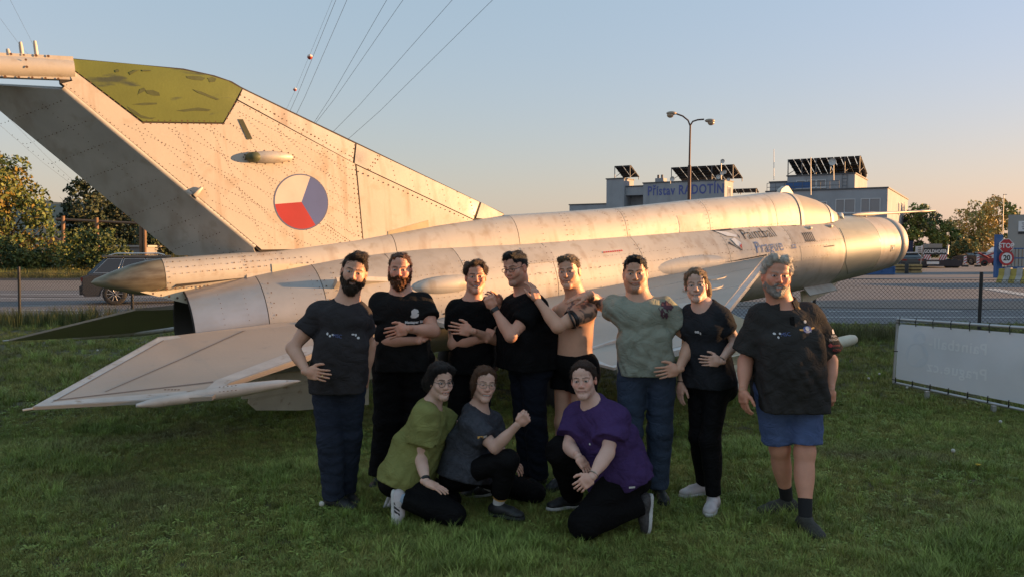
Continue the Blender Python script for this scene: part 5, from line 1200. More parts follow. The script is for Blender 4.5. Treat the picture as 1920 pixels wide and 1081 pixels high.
def paint_head(P, p):
    """real colours of the skin, brows, lips, teeth and eyes on the head surface"""
    l, f, u = P[:, 0], P[:, 1], P[:, 2]; sk = np.array(p['skin']); n = len(P)
    C = np.repeat(sk[None], n, 0); r = np.random.default_rng(5)
    front = smooth(.03, .06, f)
    def blend(m, c): C[:] = C * (1 - m[:, None]) + np.array(c) * m[:, None]
    ruddy = p.get('ruddy', .5)
    for s in (-1, 1): blend(front * ruddy * .8 * np.exp(-(((np.abs(l) - .038) / .020) ** 2 + ((u + .022) / .020) ** 2)), sk * np.array([1.10, .72, .66])); break
    blend(front * ruddy * .7 * np.exp(-((l / .014) ** 2 + ((u + .026) / .018) ** 2)), sk * np.array([1.1, .72, .66]))
    blend(smooth(.066, .074, np.abs(l)) * ruddy * .8 * (np.abs(f) < .04), sk * np.array([1.1, .70, .62]))
    if p.get('stubble'):
        st = smooth(-.030, -.046, u) * smooth(-.005, .02, f) * (1 - smooth(-.135, -.15, -u)) ; edge = smooth(-.005, .012, (.012 + (.075 - f) * .55) - (u + .062) * .9 + 0 * l)
        blend(st * p['stubble'] * smooth(0.0, .006, (-.012 - (f - .01) * .55) - u + .0), np.array(p['hair']) * .6 + sk * .25)
    al = np.abs(l); fr = f > .045
    bu = .0245 + .004 * np.sin((al - .012) / .034 * 2.6); bt = p.get('browt', .0042)
    blend(fr * smooth(bt, bt * .45, np.abs(u - bu)) * smooth(.008, .013, al) * smooth(.051, .045, al) * p.get('brow', 1.0), np.array(p['hair']) * .45)
    # eyes: dark line of the lashes, white, iris
    ey = p.get('eye', .0060 if p.get('fem') else .0052); eu = .0035 + .0012 * p.get('smile', 0); q = ((al - .0312) / .0138) ** 2 + ((u - eu) / ey) ** 2
    blend(fr * smooth(1.75, 1.05, q) * (.55 + .45 * (u > eu)), np.array([.09, .045, .035]) * (1 if not p.get('fem') else .5))
    blend(fr * smooth(1.05, .8, q), (.60, .56, .53))
    gx = p.get('gaze', 0.); qi = ((l - np.sign(l) * .0312 - gx) / .0068) ** 2 + ((u - eu - .0004) / .0068) ** 2
    blend(fr * smooth(1.1, .7, qi) * (q < 1), p.get('iris', (.06, .05, .04))); blend(fr * (qi < .2) * (q < 1), (.01, .01, .01))
    # lips, mouth, teeth
    sm = p.get('smile', 0.); mo = p.get('open', 0.); mw = .022 + .006 * sm; uc = .0045 * sm * (al / mw) ** 2
    ul = -.0595 + uc; lu = .0052; ll = .0070
    lipm = fr * smooth(mw + .002, mw - .001, al) * smooth(lu + .001, lu - .0018, u - ul) * smooth(-ll - mo - .001, -ll - mo + .002, u - ul)
    blend(lipm * p.get('lip', .75), p.get('lipc', sk * np.array([.95, .52, .50])))
    blend(fr * smooth(mw, mw - .004, al) * smooth(.0018, .0006, np.abs(u - ul + .003 + mo * .5) - mo * .5), (.10, .03, .03) if mo > .001 else sk * .38)
    if mo > .001: blend(fr * smooth(mw - .003, mw - .006, al) * smooth(.0006, -.0006, np.abs(u - ul + .0028 + mo * .42) - mo * .48), (.68, .64, .58))
    return C
def hand_prims(w_, d, n, thumb, curl=.3, size=1., spread=.0, fist=False, rel=None):
    """w_ wrist, d pointing direction of the hand, n palm normal, thumb: unit vector towards the thumb side"""
    d = nrm(d); n = nrm(n - d * (n @ d)); t = nrm(np.cross(d, n)); t = t if t @ np.array(thumb) > 0 else -t; S = size; w_ = np.array(w_)
    pr = [(rbox(w_ + d * .048 * S - n * 0, (.026 * S, .034 * S, .003 * S), np.array([d, t, n]), .0105 * S), .012), (cone(w_ - d * .02, w_ + d * .03 * S, .024 * S, .026 * S), .02), (ell(w_ + d * .035 * S + t * .024 * S + n * .010 * S, (.030 * S, .017 * S, .015 * S), np.array([d, t, n])), .014)]
    L = [(.041, .024, .019), (.045, .028, .020), (.042, .026, .019), (.033, .019, .017)]
    for i in range(4):
        b = w_ + d * (.082 - .004 * abs(i - 1.2)) * S + t * (.0305 - .0205 * i) * S; c = 1.0 if fist else curl
        fd_ = nrm(d + t * spread * (1.2 - i)); ang = (1.30 if fist else .75 + .05 * i) * c; r0 = .0088 - .0006 * (i == 3) - .0002 * i
        cur = b
        for j in range(3):
            a = ang * (1.0 if j == 0 else (1.95 if j == 1 else 2.75)) if fist else ang * (j * .8 + .5)
            dj = fd_ * math.cos(a) + n * math.sin(a); e = cur + dj * L[i][j] * S * 1.02
            pr.append((cone(cur, e, r0 * S * (1 - .08 * j), r0 * S * (1 - .08 * (j + 1))), .004 if j else .008)); cur = e
    b = w_ + d * .022 * S + t * .026 * S + n * .006 * S
    if fist: m = b + (d * .7 + t * .35 + n * .55) * .040 * S; e = m + (d * .55 - t * .55 + n * .45) * .034 * S; e2 = e + (-t * .9 + n * .05) * .022 * S
    else: m = b + nrm(d * .65 + t * .75 + n * .25) * .042 * S; e = m + nrm(d * .85 + t * .35 + n * .25) * .032 * S; e2 = e + nrm(d * .9 + t * .1 + n * .3) * .022 * S
    pr += [(cone(b, m, .0135 * S, .0115 * S), .012), (cone(m, e, .0112 * S, .0100 * S), .005), (cone(e, e2, .0100 * S, .0082 * S), .004)]
    return pr
SKINM = None
def skin_mat():
    global SKINM
    if SKINM is None: SKINM = mat('skin', (.5, .3, .22), .50, 0, .10, 18, .10, 160, attr=True, sss=.10)
    return SKINM
def cloth(name, c, v=.22, rough=.9, vs_=9, bump=.14, bs=70, **k): return mat('cloth_' + name, c, rough, 0, v, vs_, bump, bs, spec=.10, wrinkle=.40, **k)
def hairmat(name, c): return mat('hair_' + name, c, .5, 0, .45, 40, .9, 260, spec=.35)
def toR(l, f, u): return np.array([l, f, u])

def strands(P, Q, n, ln, flow, lift, seed, wd=.0011):
    """loose strands rooted on a hair surface (head frame), as narrow ribbons"""
    r = np.random.default_rng(seed); q = Q[r.integers(0, len(Q), n)]; c = P[q].mean(1); nn = np.cross(P[q[:, 1]] - P[q[:, 0]], P[q[:, 2]] - P[q[:, 0]]); nn /= np.linalg.norm(nn, axis=1)[:, None] + 1e-9
    fl = flow(c) + r.normal(size=(n, 3)) * .35; t = fl - nn * (fl * nn).sum(1)[:, None]; t /= np.linalg.norm(t, axis=1)[:, None] + 1e-9; sd = np.cross(nn, t) * wd; L_ = (ln * r.uniform(.5, 1.3, n))[:, None]
    p0 = c - nn * .001; p1 = c + t * L_ * .5 + nn * L_ * lift * .6; p2 = c + t * L_ + nn * L_ * lift * r.uniform(.2, 1.2, n)[:, None]
    V = np.stack([p0 - sd, p0 + sd, p1 + sd, p1 - sd, p2 + sd * .4, p2 - sd * .4], 1).reshape(-1, 3); b = np.arange(n)[:, None] * 6
    return np.vstack([P, V]), np.vstack([Q, b + np.array([[0, 1, 2, 3]]) + len(P), b + np.array([[3, 2, 4, 5]]) + len(P)])
class Person:
    def __init__(s, J, p, label):
        s.J = {k: np.array(v, float) for k, v in J.items()}; s.p = p; J = s.J
        base = np.array([(J['anR'][0] + J['anL'][0]) / 2, (J['anR'][1] + J['anL'][1]) / 2, p.get('gz', 0.)]); s.t = empty('person', base, label, 'person'); s.o = base
        g = s.g = p.get('girth', 1.); s.fem = p.get('fem', False)
        pc = s.pc = (J['hipR'] + J['hipL']) / 2; nb = J['nb']; s.up = nrm(nb - pc); lf = J['shL'] - J['shR']; s.lf = nrm(lf - s.up * (lf @ s.up)); s.fw = np.cross(s.lf, s.up)
        hl = J['hipL'] - J['hipR']; s.hlf = nrm(hl); s.hup = nrm(s.up - s.hlf * (s.up @ s.hlf)); s.hfw = np.cross(s.hlf, s.hup)
        s.hw = p.get('shw', np.linalg.norm(lf) / 2)
        # head frame
        yaw, pit, rol = [math.radians(a) for a in p.get('head', (0, 0, 0))]          # yaw>0 towards image right; pitch>0 looks down; roll>0 top towards image right
        f0 = np.array([math.sin(yaw) * math.cos(pit), -math.cos(yaw) * math.cos(pit), -math.sin(pit)]); l0 = nrm(np.cross(f0, [0, 0, 1])) * -1; l0 = nrm(np.cross([0, 0, 1.], f0)); u0 = np.cross(l0, f0); u0 = u0 if u0[2] > 0 else -u0
        l1 = l0 * math.cos(rol) - u0 * math.sin(rol); u1 = u0 * math.cos(rol) + l0 * math.sin(rol)
        s.HR = np.array([l1, f0, u1]); s.hs = p.get('hs', .96)
    def H(s, q): return s.J['head'] + s.hs * (np.asarray(q) @ s.HR)
    def toH(s, P): return (np.asarray(P) - s.J['head']) @ s.HR.T / s.hs
    def torso(s, grow=0., loose=0.):
        J, g, p = s.J, s.g, s.p; nb, pc, up, lf, fw = J['nb'], s.pc, s.up, s.lf, s.fw; L = np.linalg.norm(nb - pc); R = np.array([lf, fw, up]); HRt = np.array([s.hlf, s.hfw, s.hup]); hw = s.hw
        dpt = (.098 if s.fem else .112) * g; ch = p.get('chest', 1.); bl = p.get('belly', 0.)
        wv = .80 if s.fem else .88
        A = [(ell(nb - up * (.40 * L) + fw * .005, (hw * .86 * (.94 + .06 * g), dpt * ch, .42 * L), R), .05), (ell(nb - up * (.24 * L) + fw * .012, (hw * .80, dpt * .92 * ch, .22 * L), R), .05),
             (ell(nb * .32 + pc * .68, (hw * wv * .84 * g + loose * .5, dpt * .93 + loose * .4, .34 * L), R), .05),
             (ell(pc + s.hup * .03, ((.165 if s.fem else .158) * (.75 + .25 * g), .118 * (.7 + .3 * g), .135), HRt), .05)]
        for sh in ('shR', 'shL'):
            A += [(cone(nb - up * .02 - fw * .01, J[sh] - up * .005, .052, .055 * (.7 + .3 * g)), .05), (ell(J[sh], (.056 * (.6 + .4 * g),) * 3), .04)]
        for sg in (-1, 1):
            if s.fem: A.append((ell(nb - up * .29 * L + lf * sg * hw * .42 + fw * dpt * .72, (.066, .052, .062), R), .03))
            else: A.append((ell(nb - up * .22 * L + lf * sg * hw * .42 + fw * dpt * .60, (.085, .048, .068), R), .05))
            A.append((ell(pc + s.hlf * sg * .075 - s.hfw * .065 - s.hup * .05, (.085, .078, .09), HRt), .05))
        if bl: A.append((ell(nb * .30 + pc * .70 + fw * (.03 + .085 * bl), (hw * .72 * g, .09 + .07 * bl, .22), R), .07))
        return A
    def limb_r(s): return s.p.get('arm', 1.) * (.74 if s.fem else .91), s.p.get('leg', 1.) * (.90 if s.fem else .93)
    def arm(s, sd, upto=1.):
        J = s.J; a, e, w_ = J['sh' + sd], J['el' + sd], J['wr' + sd]; k, _ = s.limb_r()
        A = [(cone(a, e, .054 * k, .041 * k), .03), (ell(a * .52 + e * .48, (.05 * k, .05 * k, .09), np.array(s.basis(e - a))), .03),
             (cone(e, w_, .042 * k, .0275 * (.6 + .4 * k)), .025), (ell(e * .70 + w_ * .30, (.0455 * k, .043 * k, .085), np.array(s.basis(w_ - e))), .025), (ell(e, (.042 * k,) * 3), .02)]
        return A
    def basis(s, d): d = nrm(d); u = nrm(np.cross(d, [.3, .9, .2])); return [u, np.cross(d, u), d]
    def leg(s, sd):
        J = s.J; h, k_, a = J['hip' + sd], J['kn' + sd], J['an' + sd]; _, k = s.limb_r()
        back = nrm(-s.hfw); d2 = nrm(a - k_); bb = nrm(-(s.hfw - d2 * (s.hfw @ d2))) if abs(s.hfw @ d2) < .95 else back
        kb = (h - k_); bend = nrm(kb) + nrm(a - k_); bb = -nrm(bend) * -1 if np.linalg.norm(bend) > .35 else bb
        return [(cone(h, k_, .088 * k, .058 * k), .022), (cone(k_, a, .056 * k, .037 * k), .03), (ell(k_ * .68 + a * .32 + bb * .018, (.056 * k, .056 * k, .13), np.array(s.basis(a - k_))), .04), (ell(k_, (.058 * k,) * 3), .03)]
    def neck(s):
        nk = s.p.get('neck', 1.) * (.052 if s.fem else .062)
        return cone(s.J['nb'] - s.up * .03, s.H((0, -.018, -.05)), nk * 1.08, nk)
    def body(s, hands, bare_leg=False, arms='RL', tattoo=None):
        p, J = s.p, s.J; A = s.torso(); An = []
        for sd in arms: A += s.arm(sd)
        for sd in 'RL': A += s.leg(sd)
        A.append((s.neck(), .05)); lo_, hi_ = bounds([a for a, _ in A], .05); F = Field(lo_, hi_, .0105)
        for a, k in A: F.add(a, k)
        F.cut(s.H((0, 0, -.085)) , s.HR[2])                        # the head itself follows on a finer grid
        if s.p.get('feetcut', True):
            for sd in 'RL':
                pass
        parts = [F.mesh()]; cols = [np.repeat(np.array(p['skin'])[None], len(parts[0][0]), 0)]
        # head and upper neck, 3 mm
        nkp = s.neck(); a_, b_ = s.toH(J['nb'] - s.up * .03), s.toH(s.H((0, -.018, -.05))); nk = p.get('neck', 1.) * (.052 if s.fem else .062) / s.hs
        HF = head_field(p, (-.105, -.13, -.155), (.105, .135, .14), .0034, [cone(a_, b_, nk * 1.08, nk)]); HF.cut((0, 0, -.135), (0, 0, -1)); HF.f[:, :, :1] = .01
        P, Q = HF.mesh(); cols.append(paint_head(P, p)); parts.append((s.H(P), Q[:, ::-1]))
        for sd, h in hands.items():
            pr = hand_prims(J['wr' + sd], *h['f'], curl=h.get('curl', .3), size=h.get('size', 1.) * (.86 if s.fem else .95), spread=h.get('spread', .1), fist=h.get('fist', False))
            lo_, hi_ = bounds([a for a, _ in pr], .012); f = Field(lo_, hi_, .0036)
            for a, k in pr: f.add(a, k)
            P, Q = f.mesh(); parts.append((P, Q)); c = np.repeat(np.array(p['skin'])[None] * [1.0, .93, .90], len(P), 0); cols.append(c)
        V = []; Fq = []; b = 0
        for P, Q in parts: V.append(P); Fq.append(Q + b); b += len(P)
        V = np.vstack(V); C = np.vstack(cols)
        if tattoo:
            for a, e, r, seed in tattoo:
                a, e = np.array(a), np.array(e); d = e - a; t = np.clip(((V - a) @ d) / (d @ d), 0, 1); dist = np.linalg.norm(V - a - t[:, None] * d, axis=1); rr2 = np.random.default_rng(seed); z = 0
                for i in range(6): k = rr2.normal(size=3) * 55; z = z + np.sin(V @ k + 2 * np.sin(V @ (k[::-1] * .7)) + rr2.uniform(0, 6))
                m = ((dist < r) & (((V - a) @ d) / (d @ d) > -.05) & (((V - a) @ d) / (d @ d) < 1.05)) * smooth(.2, 1.4, z) * .80; C = C * (1 - m[:, None]) + np.array([.045, .05, .055]) * m[:, None]
        s.bodyo = mk('body', V - s.o, np.vstack(Fq), skin_mat(), s.t, True, C); s.bodyV, s.bodyF = V, np.vstack(Fq)
        return s
    def shirt(s, m, hem=.06, sleeve=.55, grow=.011, loose=.02, sl_r=1.0, neck=(.074, .0), seed=1, amp=.0045, name='t_shirt', hemdir=None, collar=False, sleeves='RL', hemz=None, h=.0085, cutneck=True, seat=0):
        """hem: metres below the hip line; sleeve: fraction of the upper arm covered"""
        J = s.J; A = s.torso(loose=loose); L = np.linalg.norm(J['nb'] - s.pc); dpt = (.098 if s.fem else .112) * s.g
        S_ = []; k, _ = s.limb_r()
        hemo = s.pc - s.hup * hem; hd = nrm(hemdir) if hemdir is not None else s.hup
        A.append((rbox(s.pc + s.up * .04, (s.hw * (.74 if s.fem else .86) * (.5 + .5 * s.g) - .03 + loose * .5, dpt * .95 - .03 + loose * .4 + .03 * s.p.get('belly', 0), .12 + hem), np.array([s.lf, s.fw, s.up]), .05), .06))
        if seat:
            for sd in 'RL': A.append((ell(J['hip' + sd], (seat,) * 3), .06))
        lo_, hi_ = bounds([a for a, _ in A], .06)
        for sd in sleeves:
            a, e = J['sh' + sd], J['el' + sd]; sl_ = sleeve[sd] if isinstance(sleeve, dict) else sleeve; c = a + (e - a) * sl_; d = nrm(e - a); r1 = .055 * k * sl_r + .011
            S_.append((cone(a - d * .02, a + (e - a) * min(1.1, sl_ + .12), r1 + .004, r1 + .006 + .006 * sl_r), c, d)); S_.append((ell(a * .5 + e * .5, (.05 * k + .012,) * 2 + (.10,), np.array(s.basis(e - a))), c, d))
            lo_ = np.minimum(lo_, S_[-2][0][1] - .03); hi_ = np.maximum(hi_, S_[-2][0][2] + .03)
        F = Field(lo_, hi_, h)
        for a, kk in A: F.add(a, kk, grow)
        F.cut(hemo, -hd)
        for pr, c, d in S_: F.add(pr, .035, 0, [(c, d)])
        F.func(fold(seed, amp * .25, 5, 25, 70)); F.func(fold(seed + 50, amp * .42, 3, 40, 75, s.up * .8 + s.lf * .55, .12)); F.func(fold(seed + 70, amp * .42, 3, 40, 75, s.up * .8 - s.lf * .6, .12)); dr = fold(seed + 90, amp * .8, 4, 45, 85, s.lf * .9 + s.fw * .5, .15); F.func(lambda f, X, Y, Z: f + (dr(f, X, Y, Z) - f) * smooth(.05, .42, (J['nb'][0] - X) * s.up[0] + (J['nb'][1] - Y) * s.up[1] + (J['nb'][2] - Z) * s.up[2]))
        F.cut(hemo, -hd)
        for pr, c, d in S_[::2]:
            sl = F.win(c - .12, c + .12); 
        nr_, ndrop = neck
        nc = J['nb'] + s.up * .018 + s.fw * (.012 + ndrop * .4)
        if cutneck: F.sub(ell(nc, (nr_, nr_ * 1.0 + ndrop * .5, .048 + ndrop), np.array([s.lf, s.fw, s.up])), .008); F.cut(J['nb'] + s.up * .055, s.up)
        P, Q = F.mesh(); o = mk(name, P - s.o, Q, m, s.t, True); s.shirtbvh = BVHTree.FromPolygons([Vector(v) for v in P], [tuple(map(int, q)) for q in Q])
        return o
    def trousers(s, m, grow=.012, leg_r=1.0, hem=1.0, top=.10, seed=3, amp=.005, name='trousers', hemr=.0, h=.009, short=None):
        J = s.J; _, k = s.limb_r(); HRt = np.array([s.hlf, s.hfw, s.hup])
        A = [(ell(s.pc + s.hup * .03, ((.165 if s.fem else .158) * (.75 + .25 * s.g), .118 * (.7 + .3 * s.g), .15), HRt), .05)]
        for sg in (-1, 1): A.append((ell(s.pc + s.hlf * sg * .075 - s.hfw * .065 - s.hup * .05, (.085, .078, .09), HRt), .05))
        if s.p.get('belly'): A.append((ell(s.pc + s.hup * .06 + s.hfw * .05, (s.hw * .66 * s.g, .10 + .05 * s.p['belly'], .13), HRt), .05))
        Lg = []
        for sd in 'RL':
            hp, kn, an = J['hip' + sd], J['kn' + sd], J['an' + sd]
            if short is not None:
                e = hp + (kn - hp) * short; Lg.append([(cone(hp, e + (kn - hp) * .1, .098 * k * leg_r, .092 * k * leg_r), .05), (e, nrm(kn - hp))])
            else:
                e = kn + (an - kn) * hem; d = nrm(an - kn)
                Lg.append([(cone(hp, kn, .090 * k * leg_r, .064 * k * leg_r), .04), None]); Lg.append([(ell(kn, (.064 * k * leg_r,) * 3), .03), None]); Lg.append([(cone(kn, an + d * .03, .062 * k * leg_r, (.046 + hemr) * k * leg_r), .03), (e, d)])
                Lg.append([s.leg(sd)[2], (e, d)])
        lo_, hi_ = bounds([a for a, _ in A] + [a[0][0] for a in Lg], .04); F = Field(lo_, hi_, h)
        for a, kk in A: F.add(a, kk, grow)
        F.cut(s.pc + s.hup * top, s.hup)
        nl = len(Lg) // 2
        for q_ in (Lg[:nl], Lg[nl:]):
            FL = Field(lo_, hi_, h)
            for (a, kk), c in q_: FL.add(a, kk, grow, [c] if c else None)
            F.union(FL, .028)
        F.func(fold(seed, amp * .5, 5, 45, 95, (.3, 0, 1), .2)); F.func(fold(seed + 9, amp * .25, 4, 20, 50)); P, Q = F.mesh(); o = mk(name, P - s.o, Q, m, s.t, True)
        s.legbvh = BVHTree.FromPolygons([Vector(v) for v in P], [tuple(map(int, q)) for q in Q]); return o
    def shoe(s, sd, d, m, msole, up=(0, 0, 1), L=.27, lace=None, name='shoe', stripe=None):
        a = s.J['an' + sd]; u = nrm(up); d = nrm(np.array(d) - u * (np.array(d) @ u)); w_ = np.cross(u, d); k = L / .27; R = np.array([d, w_, u]); base = a - u * .080 * k
        A = [(cone(base - d * .035 * k + u * .045 * k, base + d * .10 * k + u * .040 * k, .038 * k, .036 * k), .02), (ell(base + d * .135 * k + u * .032 * k, (.058 * k, .043 * k, .030 * k), R), .025), (cone(a - u * .01, base + u * .05 * k, .040 * k, .042 * k), .025), (cone(a - u * .02 + d * .01, base + d * .09 * k + u * .045 * k, .032 * k, .032 * k), .02)]
        lo_, hi_ = bounds([x for x, _ in A], .02); F = Field(lo_, hi_, .0065)
        for x, kk in A: F.add(x, kk)
        F.cut(base + u * .018 * k, -u); F.cut(a + u * .012 + 0 * d, u); P, Q = F.mesh(); o = mk(name, P - s.o, Q, m, s.t, True)
        S_ = [(rbox(base + d * .055 * k + u * .010 * k, (.075 * k, .012 * k, .004 * k), R, .010 * k), .01), (cone(base - d * .035 * k + u * .012 * k, base + d * .06 * k + u * .012 * k, .036 * k, .038 * k), .02), (ell(base + d * .12 * k + u * .012 * k, (.078 * k, .046 * k, .04 * k), R), .02)]
        lo_, hi_ = bounds([x for x, _ in S_], .02); F = Field(lo_, hi_, .007)
        for x, kk in S_: F.add(x, kk)
        F.cut(base, -u); F.cut(base + u * .026 * k, u); P, Q = F.mesh(); mk('sole', P - s.o, Q, msole, o, True)
        mb = MB()
        if lace:
            for i in range(4):
                c = base + d * (.045 + .022 * i) * k + u * (.083 - .010 * i) * k; mb.path([c - w_ * .024 * k - u * .006, c + u * .004 * k, c + w_ * .024 * k - u * .006], .0035, 5)
            mb.build('lace', lace, o, s.o)
        if stripe:
            for side in (-1, 1):
                for i in range(3):
                    c = base + d * (.015 + .026 * i) * k; mb = MB(); p0 = c + w_ * side * .037 * k + u * .026 * k - d * .006; p1 = c + w_ * side * .032 * k + u * .062 * k + d * .020 * k
                    mb.prism([p0, p0 + d * .013, p1 + d * .013, p1], w_ * side * .006); mb.build('stripe', stripe, o, s.o)
        return o
    def sock(s, sd, m, ln=.10, r=.044, dirn=None):
        a = s.J['an' + sd]; d = nrm(s.J['kn' + sd] - a); _, k = s.limb_r(); mb = MB(); mb.tube(a - d * .02, a + d * ln, r * k, r * k * 1.08, 16); return mb.build('sock', m, s.t, s.o)
    def hair(s, m, t=.012, seed=1, amp=.0022, extra=(), longback=0, top=.0, name='hair', freq=(90, 240), side=.45, taper=.030):
        """a cap of hair following the skull: thick on top, thin at the sides, running out to nothing at the hairline"""
        p = s.p; lo_ = np.array((-.115, -.155, -.12 - longback)); hi_ = np.array((.115, .125, .155)); F = Field(lo_, hi_, .0034); w_ = p.get('w', 1)
        for pr, k in head_prims(p)[:6]: F.add(pr, k)
        if longback: F.add(ell((0, -.045, -.03 - longback * .4), (.070 * w_, .05, .06 + longback * .6)), .03, 0)
        hf, hu = hairline(p)
        def shape(f, X, Y, Z):
            up_ = Z - (np.interp(Y, hf, hu) + .006 * np.sin(X * 95 + seed) * (Y > .04) + .004 * np.sin(X * 210 + 2 * seed) - .010 * (np.abs(X) / .05) ** 2 * (Y > .05))
            th = t * (side + (1 - side) * smooth(.05, .10, Z)) * smooth(-.002, taper, up_) - .010 * (1 - smooth(-.008, .004, up_))
            return f - th
        F.func(shape)
        for e, k in extra: F.add(e, k)
        r = np.random.default_rng(seed); K = [(r.normal(size=3) * np.array([1.0, .25, .45]), r.uniform(0, 6)) for _ in range(7)]
        F.func(lambda f, X, Y, Z: f + amp * sum(np.sin((k[0] * X + k[1] * (Y + .4 * Z) + k[2] * Z) * r_ + ph) for (k, ph), r_ in zip(K, np.linspace(freq[0], freq[1], 7))) / 2.5)
        F.func(lambda f, X, Y, Z: np.maximum(f, (np.interp(Y, hf, hu) - .006 - Z)) if not extra else f)
        P, Q = F.mesh(); P, Q = strands(P, Q, 1500, .020 + .4 * max(0, t - .008), lambda c: np.stack([c[:, 0] * 6, c[:, 1] * 3, -.25 - c[:, 0] * 0], 1), .22, seed); P = s.H(P); return mk(name, P - s.o, Q[:, ::-1], m, s.t, True)
    def beard(s, m, t=.007, seed=2, amp=.0025, low=.0, moust=True, chinlen=0.):
        p = s.p; F = head_field(p, (-.10, -.04, -.165), (.10, .13, .03), .0042, None, t, False, False)
        if chinlen: F.add(ell((0, .052, -.108), (.040, .034, .03 + chinlen)), .03)
        mw = .021
        def cutf(f, X, Y, Z):
            line = np.interp(Y, [-.02, .004, .02, .05, .070, .09], [.006, .0, -.026, -.050, -.060, -.052]) + low       # upper edge along the cheek
            if moust: line = np.where((np.abs(X) < .030) & (Y > .06), np.maximum(line, -.041 - .25 * np.maximum(np.abs(X) - .012, 0)), line)
            else: line = np.where((np.abs(X) < .024) & (Y > .06), -.076, line)
            g = np.maximum(f, (Z - line) * .8); g = np.maximum(g, (-.002 - Y))
            mouth = np.sqrt((X / (mw + .007)) ** 2 + ((Z + .0635 + p.get('open', 0) * .5 - .0045 * p.get('smile', 0) * (X / mw) ** 2) / (.0085 + p.get('open', 0) * .9)) ** 2) - 1
            g = np.where(Y > .05, np.maximum(g, -mouth * .008), g); return g
        F.func(cutf); r = np.random.default_rng(seed); K = [(r.normal(size=3), r.uniform(0, 6)) for _ in range(5)]
        F.func(lambda f, X, Y, Z: f + amp * sum(np.sin((k[0] * X + k[1] * Y + k[2] * Z) * q + ph) for (k, ph), q in zip(K, (110, 140, 170, 200, 230))) / 2)
        P, Q = F.mesh(); P, Q = strands(P, Q, 1100, .010 + .6 * max(0, t - .005), lambda c: np.stack([c[:, 0] * 3, c[:, 1] * 0 + .3, -1 + c[:, 0] * 0], 1), .25, seed, .0009); return mk('beard', s.H(P) - s.o, Q[:, ::-1], m, s.t, True)
    def glasses(s, m, rx=.024, ry=.018, rnd=1.0, lens=True):
        mb = MB(); ring = []
        for sg in (-1, 1):
            pts = []
            for a in np.linspace(0, 2 * math.pi, 22, endpoint=False):
                c, sn = math.cos(a), math.sin(a); pts.append(s.H((sg * .033 + rx * math.copysign(abs(c) ** rnd, c), .0985 - .12 * abs(sg * .033 + rx * c) ** 1.1, .002 + ry * math.copysign(abs(sn) ** rnd, sn))))
            mb.path(pts, .0017, 5, True); mb.path([s.H((sg * (.033 + rx), .086, .006)), s.H((sg * .074 * s.p.get('w', 1), .04, .010)), s.H((sg * .080 * s.p.get('w', 1), -.005, .012))], .0018, 5)
        mb.path([s.H((-.010, .0975, .006)), s.H((0, .1005, .008)), s.H((.010, .0975, .006))], .0017, 5); return mb.build('glasses', m, s.t, s.o)
    def decal(s, V2, Fs, c, m, bvh=None, right=None, up=None, n=None, lift=.004, name='print', scale=1., sub_=0):
        bvh = bvh or s.shirtbvh; n = s.fw if n is None else nrm(n); r = (s.lf if right is None else nrm(right)); u = (s.up if up is None else nrm(up)); P = []
        for a, b in V2:
            q = np.array(c) + (r * a + u * b) * scale; h = bvh.ray_cast(Vector(q + n * .35), Vector(-n), 1.0)[0]; P.append((np.array(h) if h is not None else q) + n * lift)
        return mk(name, np.array(P) - s.o, Fs, m, s.t)
    def band(s, a, b, t0, t1, r, m, name='wristband'):
        a, b = np.array(a), np.array(b); mb = MB(); d = b - a; p0, p1 = a + d * t0, a + d * t1; mb.tube(p0, p1, r, r, 18); return mb.build(name, m, s.t, s.o)
# ================================================================== THE GROUP
SK = np.array((.66, .365, .245)); SKP = np.array((.72, .47, .365)); SKR = np.array((.68, .345, .235))
BR, DK, REDH, BLD, GRYH = (.052, .030, .017), (.016, .012, .010), (.19, .07, .026), (.22, .15, .085), (.85, .77, .66)
C_CH = cloth('charcoal', (.042, .038, .040)); C_BK = cloth('black', (.0075, .007, .0075)); C_BK2 = cloth('faded_black', (.015, .014, .014)); C_SAGE = cloth('sage', (.30, .315, .25), .2, spots=((.26, .055, .085), 7, .70, .74) if False else None)
C_W7 = cloth('slate', (.028, .030, .035)); C_POLO = cloth('polo', (.044, .041, .039), .25); C_OL = cloth('olive', (.26, .265, .09)); C_HEA = cloth('heather', (.065, .068, .082), .35, vs_=40); C_PUR = cloth('purple', (.070, .038, .125))
J_NV = cloth('navy_denim', (.030, .037, .058), .35, .8, 6); J_DK = cloth('dark_denim', (.013, .016, .025), .3, .8, 6); J_BL = cloth('blue_denim', (.056, .076, .118), .40, .8, 5); C_SH = cloth('blue_shorts', (.10, .145, .29), .25)
C_LEG = cloth('leggings', (.0065, .0063, .007), .15, .7); S_BK = mat('shoe_black', (.014, .014, .015), .5, 0, .2, 20, .2, 80); S_SOLE = mat('sole_dark', (.02, .02, .02), .8); S_WH = mat('shoe_white', (.62, .58, .57), .6, 0, .25, 14, .1, 60, color2=(.48, .40, .40)); S_WS = mat('sole_white', (.6, .58, .55), .7, 0, .25, 12); S_GR = mat('shoe_grey_green', (.05, .047, .036), .8, 0, .4, 14, .3, 60); LACE = mat('lace_white', (.55, .53, .52), .8); LACED = mat('lace_dark', (.05, .05, .05), .8)
SOCKW = mat('sock_white', (.6, .58, .56), .9, 0, .1, 20, .2, 90); SOCKB = mat('sock_black', (.012, .012, .013), .9); SOCKL = mat('sock_blue', (.32, .40, .5), .9)
